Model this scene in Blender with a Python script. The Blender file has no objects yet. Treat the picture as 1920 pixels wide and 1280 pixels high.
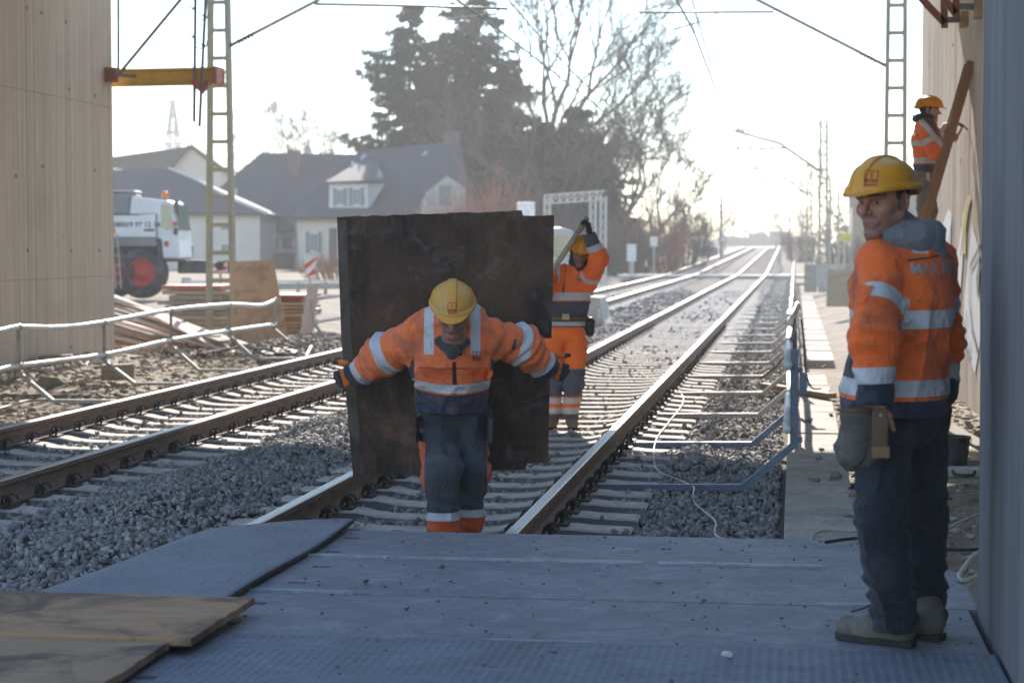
# Railway works under a concrete bridge: everything below is built from code.
# Axes: +Y runs along the tracks away from the viewer, +X to the right, z = 0 is the rail top.
import bpy, bmesh, math, random
import numpy as np
from mathutils import Vector, Matrix, noise as mnoise
from mathutils.bvhtree import BVHTree
import openvdb

R = math.radians
random.seed(7)
rng = np.random.default_rng(7)
sc = bpy.context.scene
COL = sc.collection

# ------------------------------------------------------------------ camera
CAM_H, YAW, PITCH, FPX = 1.58, R(8.08), R(-2.776), 3733.0
cd = bpy.data.cameras.new('camera')
cd.lens = 70.0; cd.sensor_width = 36.0; cd.clip_start = 0.1; cd.clip_end = 4000
cam = bpy.data.objects.new('camera', cd); COL.objects.link(cam)
cam.location = (0, 0, CAM_H); cam.rotation_euler = (R(90) + PITCH, 0, YAW)
cd.dof.use_dof = True; cd.dof.focus_distance = 11.2; cd.dof.aperture_fstop = 3.6
sc.camera = cam

# ------------------------------------------------------------------ light
SUN_AZ = R(-6.5)     # left of +Y
SUN_EL = R(28.0)
w = bpy.data.worlds.new('World'); sc.world = w; w.use_nodes = True
nt = w.node_tree; nt.nodes.clear()
sky = nt.nodes.new('ShaderNodeTexSky'); sky.sky_type = 'NISHITA'; sky.sun_disc = False
sky.sun_elevation = SUN_EL; sky.sun_rotation = SUN_AZ
sky.air_density = 1.0; sky.dust_density = 0.0; sky.ozone_density = 1.6
bg = nt.nodes.new('ShaderNodeBackground'); bg.inputs['Strength'].default_value = 0.15
out = nt.nodes.new('ShaderNodeOutputWorld')
nt.links.new(sky.outputs[0], bg.inputs[0]); nt.links.new(bg.outputs[0], out.inputs[0])

sl = bpy.data.lights.new('sun', 'SUN'); sl.energy = 5.0; sl.angle = R(0.55); sl.color = (1.0, 0.93, 0.86)
sun = bpy.data.objects.new('sun', sl); COL.objects.link(sun)
SUN_DIR = Vector((math.sin(SUN_AZ) * math.cos(SUN_EL), math.cos(SUN_AZ) * math.cos(SUN_EL), math.sin(SUN_EL)))
sun.rotation_euler = SUN_DIR.to_track_quat('Z', 'Y').to_euler()
sun.location = SUN_DIR * 60

vs = sc.view_settings
vs.view_transform = 'Standard'; vs.look = 'None'; vs.gamma = 1.0; vs.use_curve_mapping = False
vs.exposure = 1.22
sc.cycles.use_denoising = True
sc.cycles.max_bounces = 8; sc.cycles.diffuse_bounces = 3; sc.cycles.glossy_bounces = 3
sc.cycles.transmission_bounces = 4; sc.cycles.volume_bounces = 0; sc.cycles.transparent_max_bounces = 8
sc.cycles.caustics_reflective = False; sc.cycles.caustics_refractive = False
sc.cycles.sample_clamp_indirect = 6

# ------------------------------------------------------------------ survey: photograph pixel -> point of the place
_f = np.array([-math.sin(YAW) * math.cos(PITCH), math.cos(YAW) * math.cos(PITCH), math.sin(PITCH)])
_r = np.array([math.cos(YAW), math.sin(YAW), 0.0]); _u = np.cross(_r, _f)
def ray(px, py): return _f + _r * ((px - 960) / FPX) - _u * ((py - 640) / FPX)
def gz(px, py, z):
    d = ray(px, py); t = (z - CAM_H) / d[2]; return Vector((d[0] * t, d[1] * t, z))
def gy(px, py, Y):
    d = ray(px, py); t = Y / d[1]; return Vector((d[0] * t, Y, CAM_H + d[2] * t))
def gx(px, py, X):
    d = ray(px, py); t = X / d[0]; return Vector((X, d[1] * t, CAM_H + d[2] * t))
def gd(px, py, D):
    d = ray(px, py); return Vector((d[0] * D, d[1] * D, CAM_H + d[2] * D))

# ------------------------------------------------------------------ materials
MATS = {}
def nodes_of(m):
    m.use_nodes = True; t = m.node_tree; t.nodes.clear()
    o = t.nodes.new('ShaderNodeOutputMaterial'); b = t.nodes.new('ShaderNodeBsdfPrincipled')
    t.links.new(b.outputs[0], o.inputs[0]); return t, b
def N(t, typ, **kw):
    n = t.nodes.new(typ)
    for k, v in kw.items():
        if k in n.inputs: n.inputs[k].default_value = v
        else: setattr(n, k, v)
    return n
def L(t, a, b): t.links.new(a, b)
def mixc(t, fac, a, b, mode='MIX'):
    n = t.nodes.new('ShaderNodeMix'); n.data_type = 'RGBA'; n.blend_type = mode
    for sock, v in ((n.inputs[0], fac), (n.inputs[6], a), (n.inputs[7], b)):
        if hasattr(v, 'links') or hasattr(v, 'is_linked'): t.links.new(v, sock)
        elif isinstance(v, (int, float)): sock.default_value = v
        else: sock.default_value = (*v, 1) if len(v) == 3 else v
    return n.outputs[2]
def mth(t, op, a, b=None, c=None, clamp=False):
    n = t.nodes.new('ShaderNodeMath'); n.operation = op; n.use_clamp = clamp
    for i, v in enumerate((a, b, c)):
        if v is None: continue
        if isinstance(v, (int, float)): n.inputs[i].default_value = v
        else: t.links.new(v, n.inputs[i])
    return n.outputs[0]
def rng_map(t, v, a, b, c=0.0, d=1.0):
    n = t.nodes.new('ShaderNodeMapRange'); n.inputs[1].default_value = a; n.inputs[2].default_value = b
    n.inputs[3].default_value = c; n.inputs[4].default_value = d; t.links.new(v, n.inputs[0]); return n.outputs[0]
def coords(t, scale=(1, 1, 1), rot=(0, 0, 0)):
    tc = t.nodes.new('ShaderNodeTexCoord'); mp = t.nodes.new('ShaderNodeMapping')
    mp.inputs['Scale'].default_value = scale; mp.inputs['Rotation'].default_value = rot
    t.links.new(tc.outputs['Object'], mp.inputs[0]); return mp.outputs[0]
def noise_n(t, vec, scale, detail=4, rough=.55, dist=0.0):
    n = N(t, 'ShaderNodeTexNoise'); n.inputs['Scale'].default_value = scale; n.inputs['Detail'].default_value = detail
    n.inputs['Roughness'].default_value = rough; n.inputs['Distortion'].default_value = dist
    t.links.new(vec, n.inputs['Vector']); return n.outputs['Fac']
def bump_n(t, b, h, strength=.3, dist=.01):
    n = N(t, 'ShaderNodeBump'); n.inputs['Strength'].default_value = strength; n.inputs['Distance'].default_value = dist
    t.links.new(h, n.inputs['Height']); t.links.new(n.outputs[0], b.inputs['Normal'])
def mat(name, col, col2=None, rough=.75, metal=0.0, scale=6, stretch=(1, 1, 1), bump=.0, bscale=40, bdist=.01,
        spec=.35, fine=.12, dirt=None, dirt_amt=.5, dirt_scale=2.5):
    """two-tone noisy surface with fine grain, optional dirt patches and relief"""
    if name in MATS: return MATS[name]
    m = bpy.data.materials.new(name); t, b = nodes_of(m)
    v = coords(t, stretch)
    n1 = noise_n(t, v, scale, 5, .6)
    c2 = col2 or tuple(x * .72 for x in col)
    c = mixc(t, rng_map(t, n1, .35, .65), col, c2)
    n2 = noise_n(t, v, scale * 9, 4, .65)
    g = rng_map(t, n2, .3, .7, 1 - fine, 1 + fine)
    cb = t.nodes.new('ShaderNodeCombineColor')
    for i in range(3): t.links.new(g, cb.inputs[i])
    c = mixc(t, 1.0, c, cb.outputs[0], 'MULTIPLY')
    if dirt:
        nd = noise_n(t, coords(t), dirt_scale, 6, .65, .4)
        c = mixc(t, rng_map(t, nd, .48, .68, 0, dirt_amt), c, dirt)
    L(t, c, b.inputs['Base Color'])
    b.inputs['Roughness'].default_value = rough; b.inputs['Metallic'].default_value = metal
    b.inputs['Specular IOR Level'].default_value = spec
    if bump:
        bump_n(t, b, noise_n(t, v, bscale, 4, .6), bump, bdist)
    MATS[name] = m; return m

# ------------------------------------------------------------------ mesh helpers
def V(*a): return Vector(a)
class MB:
    """collects simple shapes; build() links them as one mesh object"""
    def __init__(s): s.v = []; s.f = []; s.mi = []
    def add(s, vs, fs, mi=0):
        o = len(s.v); s.v += [tuple(x) for x in vs]; s.f += [tuple(i + o for i in q) for q in fs]; s.mi += [mi] * len(fs); return s
    def box(s, x0, x1, y0, y1, z0, z1, mi=0):
        return s.add([(x0, y0, z0), (x1, y0, z0), (x1, y1, z0), (x0, y1, z0), (x0, y0, z1), (x1, y0, z1), (x1, y1, z1), (x0, y1, z1)],
                     [(0, 3, 2, 1), (4, 5, 6, 7), (0, 1, 5, 4), (1, 2, 6, 5), (2, 3, 7, 6), (3, 0, 4, 7)], mi)
    def obox(s, c, ax, h, mi=0):
        c = Vector(c); X, Y, Z = [Vector(a).normalized() * k for a, k in zip(ax, h)]
        p = [c - X - Y - Z, c + X - Y - Z, c + X + Y - Z, c - X + Y - Z, c - X - Y + Z, c + X - Y + Z, c + X + Y + Z, c - X + Y + Z]
        return s.add(p, [(0, 3, 2, 1), (4, 5, 6, 7), (0, 1, 5, 4), (1, 2, 6, 5), (2, 3, 7, 6), (3, 0, 4, 7)], mi)
    def beam(s, p0, p1, w, h, up=(0, 0, 1), mi=0):
        p0, p1 = Vector(p0), Vector(p1); d = p1 - p0; ln = d.length; d.normalize()
        sd = d.cross(Vector(up))
        if sd.length < 1e-4: sd = d.cross(Vector((0, 1, 0)))
        sd.normalize(); u = sd.cross(d)
        return s.obox((p0 + p1) / 2, (d, sd, u), (ln / 2, w / 2, h / 2), mi)
    def cyl(s, p0, p1, r0, r1=None, n=10, caps=True, mi=0):
        return s.tube([p0, p1], [r0, r0 if r1 is None else r1], n, caps, mi)
    def tube(s, pts, r, n=8, caps=True, mi=0):
        pts = [Vector(p) for p in pts]; k = len(pts)
        rr = r if isinstance(r, (list, tuple)) else [r] * k
        vs = []; prev = None
        for i, p in enumerate(pts):
            d = (pts[min(i + 1, k - 1)] - pts[max(i - 1, 0)])
            if d.length < 1e-9: d = Vector((0, 0, 1))
            d.normalize()
            if prev is None:
                a = d.orthogonal().normalized()
            else:
                a = prev - d * prev.dot(d)
                a = a.normalized() if a.length > 1e-6 else d.orthogonal().normalized()
            prev = a; b = d.cross(a)
            for j in range(n):
                t = 2 * math.pi * j / n; vs.append(p + (a * math.cos(t) + b * math.sin(t)) * rr[i])
        fs = []
        for i in range(k - 1):
            for j in range(n):
                fs.append((i * n + j, i * n + (j + 1) % n, (i + 1) * n + (j + 1) % n, (i + 1) * n + j))
        if caps:
            fs.append(tuple(range(n - 1, -1, -1))); fs.append(tuple(range((k - 1) * n, k * n)))
        return s.add(vs, fs, mi)
    def prism(s, poly, ext, mi=0):
        poly = [Vector(p) for p in poly]; e = Vector(ext); n = len(poly)
        fs = [tuple(range(n - 1, -1, -1)), tuple(range(n, 2 * n))] + [(i, (i + 1) % n, n + (i + 1) % n, n + i) for i in range(n)]
        return s.add(poly + [p + e for p in poly], fs, mi)
    def lathe(s, c, prof, n=16, axis='z', mi=0):
        c = Vector(c); vs = []
        for r, h in prof:
            for j in range(n):
                t = 2 * math.pi * j / n; a, b = r * math.cos(t), r * math.sin(t)
                vs.append(c + (Vector((a, b, h)) if axis == 'z' else Vector((h, a, b)) if axis == 'x' else Vector((b, h, a))))
        fs = [(i * n + j, i * n + (j + 1) % n, (i + 1) * n + (j + 1) % n, (i + 1) * n + j) for i in range(len(prof) - 1) for j in range(n)]
        fs += [tuple(range(n - 1, -1, -1)), tuple(range((len(prof) - 1) * n, len(prof) * n))]
        return s.add(vs, fs, mi)
    def build(s, name, mats, parent=None, smooth=False, bevel=0.0, fix=True):
        me = bpy.data.meshes.new(name); me.from_pydata([tuple(v) for v in s.v], [], s.f)
        ms = mats if isinstance(mats, (list, tuple)) else [mats]
        for m in ms: me.materials.append(m)
        if len(ms) > 1: me.polygons.foreach_set('material_index', s.mi)
        if fix:
            bm = bmesh.new(); bm.from_mesh(me); bmesh.ops.recalc_face_normals(bm, faces=bm.faces); bm.to_mesh(me); bm.free()
        if smooth:
            me.polygons.foreach_set('use_smooth', [True] * len(me.polygons))
        o = bpy.data.objects.new(name, me); COL.objects.link(o)
        if bevel:
            bv = o.modifiers.new('bevel', 'BEVEL'); bv.width = bevel; bv.segments = 2; bv.limit_method = 'ANGLE'
        adopt(o, parent); return o
def adopt(o, parent):
    """children keep the coordinates of the place"""
    if parent is not None:
        o.parent = parent
        m = parent.matrix_basis.copy(); p = parent
        while p.parent is not None:
            m = p.parent.matrix_basis @ p.matrix_parent_inverse @ m; p = p.parent
        o.matrix_parent_inverse = m.inverted()
    return o
def tag(o, label=None, cat=None, group=None, kind=None):
    if label: o['label'] = label
    if cat: o['category'] = cat
    if group: o['group'] = group
    if kind: o['kind'] = kind
    return o
def thing(name, label, cat, loc=(0, 0, 0), rz=0.0, group=None):
    o = bpy.data.objects.new(name, None); COL.objects.link(o)
    o.location = loc; o.rotation_euler = (0, 0, rz); o.empty_display_size = .2
    o.matrix_basis = Matrix.Translation(Vector(loc)) @ Matrix.Rotation(rz, 4, 'Z')
    return tag(o, label, cat, group)
def copy_tree(o, parent=None):
    c = o.copy(); COL.objects.link(c)
    if parent is not None: c.parent = parent
    for ch in list(o.children): copy_tree(ch, c)
    return c
def np_mesh(name, v, f, mats, parent=None, smooth=False, attrs=None, fixdir=False):
    """v (n,3); f (m,3) or (m,4)"""
    v = np.asarray(v, np.float32); f = np.asarray(f, np.int32)
    me = bpy.data.meshes.new(name); k = f.shape[1]
    me.vertices.add(len(v)); me.vertices.foreach_set('co', v.ravel())
    me.loops.add(f.size); me.loops.foreach_set('vertex_index', f.ravel())
    me.polygons.add(len(f)); me.polygons.foreach_set('loop_start', np.arange(0, f.size, k, dtype=np.int32))
    if smooth: me.polygons.foreach_set('use_smooth', np.ones(len(f), bool))
    for m in (mats if isinstance(mats, (list, tuple)) else [mats]): me.materials.append(m)
    me.update(calc_edges=True)
    for an, (ty, dat) in (attrs or {}).items():
        a = me.attributes.new(an, ty, 'POINT')
        if ty == 'FLOAT': a.data.foreach_set('value', np.asarray(dat, np.float32))
        else:
            dd = np.ones((len(v), 4), np.float32); dd[:, :3] = dat; a.data.foreach_set('color', dd.ravel())
    o = bpy.data.objects.new(name, me); COL.objects.link(o); adopt(o, parent); return o
def lerp(a, b, t): return a + (b - a) * t
def sstep(a, b, x):
    t = np.clip((x - a) / (b - a), 0, 1); return t * t * (3 - 2 * t)
_lat = rng.random((32, 32, 32)).astype(np.float32)
def vnoise(P, s=1.0, seed=0):
    """value noise, vectorised, -1..1"""
    q = P * s + seed * 7.31; i = np.floor(q).astype(int); f = (q - i).astype(np.float32); f = f * f * (3 - 2 * f)
    i0 = i & 31; i1 = (i + 1) & 31
    x0, y0, z0 = i0[..., 0], i0[..., 1], i0[..., 2]; x1, y1, z1 = i1[..., 0], i1[..., 1], i1[..., 2]
    fx, fy, fz = f[..., 0], f[..., 1], f[..., 2]
    a = lerp(lerp(_lat[x0, y0, z0], _lat[x1, y0, z0], fx), lerp(_lat[x0, y1, z0], _lat[x1, y1, z0], fx), fy)
    b = lerp(lerp(_lat[x0, y0, z1], _lat[x1, y0, z1], fx), lerp(_lat[x0, y1, z1], _lat[x1, y1, z1], fx), fy)
    return lerp(a, b, fz) * 2 - 1

# ================================================================== the setting
def trk(Y):
    """the line bends slightly left and climbs beyond the level crossing: dx, dz"""
    t = max(0.0, Y - 108.0); return -0.0042 * t, 0.0068 * min(t, 190.0)

# ------------------------------------------------------------------ ground
def ground_z(x, y):
    z = -0.36
    if x < -11.0: z = lerp(-.36, 0.0, min(1, (-11.0 - x) / 10)) if y > 30 else -.36
    if x < -9.0 and y > 30: z = max(z, lerp(-.36, 0.0, min(1, max(0, (y - 34) / 18)) * min(1, (-9 - x) / 6)))
    if y > 108: z = max(z, -.36 + trk(y)[1] * 1.0)
    if x > 1.2: z = lerp(z, -.22, min(1, (x - 1.2)))
    return z
def grid_ground():
    xs = sorted(set([-420, -300, -220] + list(range(-160, -30, 8)) + list(np.arange(-30, 6, .75)) + list(range(6, 60, 6)) + [80, 110, 160, 220]))
    ys = sorted(set([-60, -20] + list(np.arange(-5, 60, 1.0)) + list(range(60, 140, 4)) + list(range(140, 420, 20)) + [500, 620, 740]))
    v = []; 
    for y in ys:
        for x in xs:
            n = mnoise.noise(Vector((x * .35, y * .35, 0))) * .05 if abs(x) < 40 and y < 80 else 0
            if -8.4 < x < 0.8: n -= .12
            v.append((x, y, ground_z(x, y) + n))
    k = len(xs); f = [(j * k + i, j * k + i + 1, (j + 1) * k + i + 1, (j + 1) * k + i) for j in range(len(ys) - 1) for i in range(k - 1)]
    m = mat('dusty_earth', (.34, .28, .21), (.23, .19, .145), rough=.95, scale=1.1, bump=.8, bscale=9, bdist=.05, spec=.1, fine=.25, dirt=(.13, .105, .08), dirt_scale=.6, dirt_amt=.6)
    o = np_mesh('ground', v, f, m, smooth=True); tag(o, kind='structure'); return o
grid_ground()

# ------------------------------------------------------------------ ballast
TR = (-2.29, -6.06)               # track centres
SL_Y0 = (9.32, 9.05)              # first sleeper of each track
def ballast_z(X, Y):
    X = np.asarray(X, float); Y = np.asarray(Y, float)
    z = np.full(X.shape, -.225)
    z = np.where((X < -7.6), -.225 - (-7.6 - X) * .22, z)
    z = z + .075 * np.exp(-((X + 4.2) / .55) ** 2) * (1 + .5 * np.sin(Y * 1.1))
    z = np.where(X > -.75, np.maximum(z - .02, -.25), z)
    for c in (-2.29, -6.06): z = z - .022 * (np.abs(X - c) < 1.2)
    P = np.stack([X, Y, np.zeros_like(X)], -1)
    z = z + .03 * vnoise(P, 1.6) + .014 * vnoise(P, 5.0)
    return z
def build_ballast():
    m_b = mat('ballast_bed', (.24, .215, .185), (.15, .135, .115), rough=.95, scale=14, bump=1.0, bscale=26, bdist=.05, fine=.35, spec=.1)
    xs = np.arange(-8.5, -.0, .14); xs[-1] = -.06
    ys = np.concatenate([np.arange(6, 34, .16), np.arange(34, 108, 1.0), np.arange(108, 330, 8.0)])
    XX, YY = np.meshgrid(xs, ys); ZZ = ballast_z(XX, YY) - .02
    dx = np.array([trk(y)[0] for y in ys])[:, None]; dz = np.array([trk(y)[1] for y in ys])[:, None]
    v = np.stack([XX + dx, YY, ZZ + dz], -1).reshape(-1, 3); k = len(xs)
    j, i = np.meshgrid(np.arange(len(ys) - 1), np.arange(k - 1), indexing='ij')
    f = np.stack([j * k + i, j * k + i + 1, (j + 1) * k + i + 1, (j + 1) * k + i], -1).reshape(-1, 4)
    o = np_mesh('ballast_bed', v, f, m_b, smooth=True); tag(o, kind='structure')
    # stones: broken rock, convex hulls
    shapes = []
    for s in range(14):
        bm = bmesh.new()
        for q in range(9):
            d = Vector(rng.normal(size=3)).normalized(); bm.verts.new((d.x * 1.0, d.y * .8, d.z * .62))
        bmesh.ops.convex_hull(bm, input=bm.verts)
        for vv in [x for x in bm.verts if not x.link_faces]: bm.verts.remove(vv)
        bmesh.ops.triangulate(bm, faces=bm.faces); bmesh.ops.recalc_face_normals(bm, faces=bm.faces)
        bm.verts.index_update()
        shapes.append((np.array([x.co[:] for x in bm.verts], np.float32), np.array([[x.index for x in q.verts] for q in bm.faces], np.int32))); bm.free()
    def zone(x0, x1, y0, y1, dens, r0, r1):
        n = int((x1 - x0) * (y1 - y0) * dens)
        return np.stack([rng.uniform(x0, x1, n), rng.uniform(y0, y1, n), rng.uniform(r0, r1, n) * rng.uniform(.8, 1.25, n)], 1)
    pts = np.concatenate([zone(-8.3, -.1, 8.6, 13.0, 620, .021, .038), zone(-8.3, -.1, 13, 18, 480, .023, .039), zone(-8.3, -.1, 18, 25, 260, .027, .042), zone(-8.6, -.1, 25, 36, 110, .03, .05), zone(-8.6, -.1, 36, 52, 60, .04, .06), zone(-8.6, -.1, 52, 75, 24, .05, .08)])
    # keep off rails and sleeper tops, keep out of the deck
    keep = np.ones(len(pts), bool)
    for c in TR:
        for s in (-.75, .75): keep &= ~(np.abs(pts[:, 0] - c - s) < .1)
    for c, y0 in zip(TR, SL_Y0):
        ph = (pts[:, 1] - y0 + .3) % .6 - .3
        on = (np.abs(ph) < .125) & (np.abs(pts[:, 0] - c) < 1.27)
        keep &= ~(on & (rng.random(len(pts)) > .004))
    keep &= ~((pts[:, 1] < 10.3) & (pts[:, 0] > -2.5))
    keep &= ~((pts[:, 0] > -3.3) & (pts[:, 1] < 9.6))
    pts = pts[keep]
    zz = ballast_z(pts[:, 0], pts[:, 1]) + rng.uniform(-.012, .016, len(pts))
    for c, y0 in zip(TR, SL_Y0):       # stones lying on a sleeper rest on it
        ph = (pts[:, 1] - y0 + .3) % .6 - .3
        on = (np.abs(ph) < .13) & (np.abs(pts[:, 0] - c) < 1.27); zz[on] = np.maximum(zz[on], -.185)
    m_s = bpy.data.materials.new('ballast_stone'); t, b = nodes_of(m_s)
    a = N(t, 'ShaderNodeAttribute', attribute_name='tone'); nn = noise_n(t, coords(t), 40, 4)
    c0 = mixc(t, a.outputs['Fac'], (.17, .165, .16), (.46, .425, .38))
    c1 = mixc(t, rng_map(t, nn, .3, .7, 0, .45), c0, (.27, .24, .215)); L(t, c1, b.inputs['Base Color'])
    b.inputs['Roughness'].default_value = .9; b.inputs['Specular IOR Level'].default_value = .2
    bump_n(t, b, noise_n(t, coords(t), 160, 3), .35, .004)
    VV, FF, TT = [], [], []; off = 0
    sid = rng.integers(0, len(shapes), len(pts))
    for s, (sv, sf) in enumerate(shapes):
        idx = np.where(sid == s)[0]; n = len(idx)
        q = rng.normal(size=(n, 4)); q /= np.linalg.norm(q, axis=1)[:, None]
        wq, xq, yq, zq = q.T
        M = np.stack([np.stack([1 - 2 * (yq**2 + zq**2), 2 * (xq*yq - zq*wq), 2 * (xq*zq + yq*wq)], -1),
                      np.stack([2 * (xq*yq + zq*wq), 1 - 2 * (xq**2 + zq**2), 2 * (yq*zq - xq*wq)], -1),
                      np.stack([2 * (xq*zq - yq*wq), 2 * (yq*zq + xq*wq), 1 - 2 * (xq**2 + yq**2)], -1)], 1)
        w_ = np.einsum('nij,vj->nvi', M, sv) * pts[idx, 2][:, None, None]
        w_ += np.stack([pts[idx, 0], pts[idx, 1], zz[idx]], -1)[:, None, :]
        VV.append(w_.reshape(-1, 3)); k = len(sv)
        FF.append((sf[None] + (off + np.arange(n) * k)[:, None, None]).reshape(-1, 3)); off += n * k
        TT.append(np.repeat(rng.random(n) ** 1.3, k))
    o = np_mesh('ballast_stones', np.concatenate(VV), np.concatenate(FF), m_s, attrs={'tone': ('FLOAT', np.concatenate(TT))})
    tag(o, 'crushed grey ballast stones heaped around and between the tracks', 'gravel', kind='stuff')
    return shapes, m_s
STONES, M_STONE = build_ballast()

# ------------------------------------------------------------------ tracks
m_head = mat('rail_head_polished', (.46, .41, .36), (.34, .29, .25), rough=.42, metal=.75, scale=3, stretch=(30, .4, 30), fine=.1)
m_rail = mat('rail_web_rust', (.27, .2, .15), (.18, .13, .1), rough=.8, metal=.15, scale=5, stretch=(6, 1, 6), bump=.2, bscale=50, bdist=.003)
m_slp = mat('sleeper_concrete', (.6, .53, .46), (.5, .44, .37), rough=.9, scale=3, bump=.35, bscale=50, bdist=.006, fine=.18, dirt=(.17, .145, .12), dirt_scale=5, dirt_amt=.5)
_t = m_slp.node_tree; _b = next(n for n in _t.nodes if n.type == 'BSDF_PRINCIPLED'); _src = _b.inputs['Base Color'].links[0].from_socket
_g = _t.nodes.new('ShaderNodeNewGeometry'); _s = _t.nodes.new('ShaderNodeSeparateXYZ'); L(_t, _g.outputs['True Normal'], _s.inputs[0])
L(_t, mixc(_t, rng_map(_t, _s.outputs[2], .45, .8), (.17, .16, .155), _src), _b.inputs['Base Color'])      # pale dust lies on the upper faces; sides darkened by dirt and painted-in shade
m_clip = mat('rail_clip_steel', (.095, .075, .062), (.06, .048, .04), rough=.7, metal=.5, scale=30)
PROF = [(-.075, -.172), (.075, -.172), (.075, -.161), (.028, -.146), (.009, -.13), (.009, -.055), (.036, -.04), (.036, -.008), (.028, -.001), (-.028, -.001), (-.036, -.008), (-.036, -.04), (-.009, -.055), (-.009, -.13), (-.028, -.146), (-.075, -.161)]
def rail(xc, parent):
    ys = [-4, 0, 5, 9, 12, 16, 20, 26, 34, 45, 60, 80, 100, 108, 112, 120, 135, 155, 180, 210, 250, 298]
    mb = MB(); vs = []; k = len(PROF)
    for y in ys:
        dx, dz = trk(y); vs += [(xc + dx + x, y, z + dz) for x, z in PROF]
    for i in range(len(ys) - 1):
        for j in range(k):
            mb.f.append((i * k + j, i * k + (j + 1) % k, (i + 1) * k + (j + 1) % k, (i + 1) * k + j)); mb.mi.append(1 if j in (7, 8, 9) else 0)
    mb.v = vs
    mb.f += [tuple(range(k)), tuple(range((len(ys) - 1) * k, len(ys) * k))]; mb.mi += [0, 0]
    return mb.build('rail', [m_rail, m_head], parent)
def sleeper_mesh():
    st = [(0, -.212, .105), (.3, -.21, .105), (.44, -.2, .11), (.56, -.174, .12), (.95, -.174, .125), (1.02, -.182, .125), (1.27, -.19, .125), (1.3, -.2, .12)]
    st = [(-x, z, w) for x, z, w in reversed(st[1:])] + st
    vs = []; fs = []
    for x, z, w in st:
        vs += [(x, -.15, -.4), (x, -w - .008, z - .012), (x, -w + .006, z), (x, w - .006, z), (x, w + .008, z - .012), (x, .15, -.4)]
    n = len(st)
    for i in range(n - 1):
        for j in range(5): fs.append((i * 6 + j, (i + 1) * 6 + j, (i + 1) * 6 + j + 1, i * 6 + j + 1))
    fs += [(0, 1, 2, 3, 4, 5), tuple((n - 1) * 6 + j for j in (5, 4, 3, 2, 1, 0))]
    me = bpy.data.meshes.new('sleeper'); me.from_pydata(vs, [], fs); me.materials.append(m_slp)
    bm = bmesh.new(); bm.from_mesh(me); bmesh.ops.recalc_face_normals(bm, faces=bm.faces); bm.to_mesh(me); bm.free(); return me
def clip_mesh():
    """bent tension clamp: two spring loops, guide plate and bolt, on the +x side of a rail at x = 0"""
    mb = MB()
    mb.box(.078, .15, -.08, .08, -.176, -.158)
    for s in (-1, 1):
        pts = [V(.06, s * .018, -.15)]
        for a in range(0, 200, 40): pts.append(V(.1 - .045 * math.cos(R(a)) + .012, s * (.03 + .028 * a / 180), -.15 + .062 * math.sin(R(a)) + .006))
        mb.tube(pts, .008, 5)
    mb.cyl((.105, 0, -.165), (.105, 0, -.095), .014, n=6); mb.cyl((.105, 0, -.125), (.105, 0, -.105), .024, n=6)
    o = mb.build('clip_proto', m_clip); me = o.data; bpy.data.objects.remove(o); me.name = 'rail_clip'; return me
ME_SL, ME_CL = sleeper_mesh(), clip_mesh()
def make_track(c, y0, first, label):
    t = thing('railway_track', label, 'railway track', (c, 0, 0))
    for s in (-.7525, .7525): rail(c + s, t)
    n_ind = int((76 - y0) / .6); y = y0
    for i in range(n_ind):
        y = y0 + .6 * i
        if y < first: continue
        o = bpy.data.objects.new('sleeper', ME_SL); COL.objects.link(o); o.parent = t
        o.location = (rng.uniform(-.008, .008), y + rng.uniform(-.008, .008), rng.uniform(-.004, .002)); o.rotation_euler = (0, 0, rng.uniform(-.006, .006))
        if y < 42:
            for s in (-.7525, .7525):
                for q in (0, math.pi):
                    k = bpy.data.objects.new('rail_clip', ME_CL); COL.objects.link(k); k.parent = o
                    k.location = (s, 0, 0); k.rotation_euler = (0, 0, q)
    mb = MB(); y = y0 + .6 * n_ind
    while y < 296:
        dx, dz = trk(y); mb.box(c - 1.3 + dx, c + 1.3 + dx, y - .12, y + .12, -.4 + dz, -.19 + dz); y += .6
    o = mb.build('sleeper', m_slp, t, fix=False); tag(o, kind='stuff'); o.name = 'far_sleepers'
    return t
make_track(TR[0], SL_Y0[0], 10.2, 'right-hand railway track, on which the two men with the boards stand')
make_track(TR[1], SL_Y0[1], 11.0, 'left-hand railway track with rusty brown rails beside the bent pipe barrier')

# level crossing strip across both tracks far away
m_conc = mat('pale_concrete', (.5, .46, .4), (.4, .36, .31), rough=.9, scale=3, bump=.2, bscale=30)
o = thing('track_crossing', 'pale crossing planks laid across both tracks far down the line', 'crossing', (-4, 105, 0))
for i, (a, b) in enumerate(((-9.2, -6.9), (-6.7, -5.42), (-5.2, -3.16), (-2.92, -1.66), (-1.42, 1.2))):
    MB().box(a, b, 104, 108.5, -.15, .0 if i in (0, 2, 4) else -.02).build('crossing_panel', m_conc, o)

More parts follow.
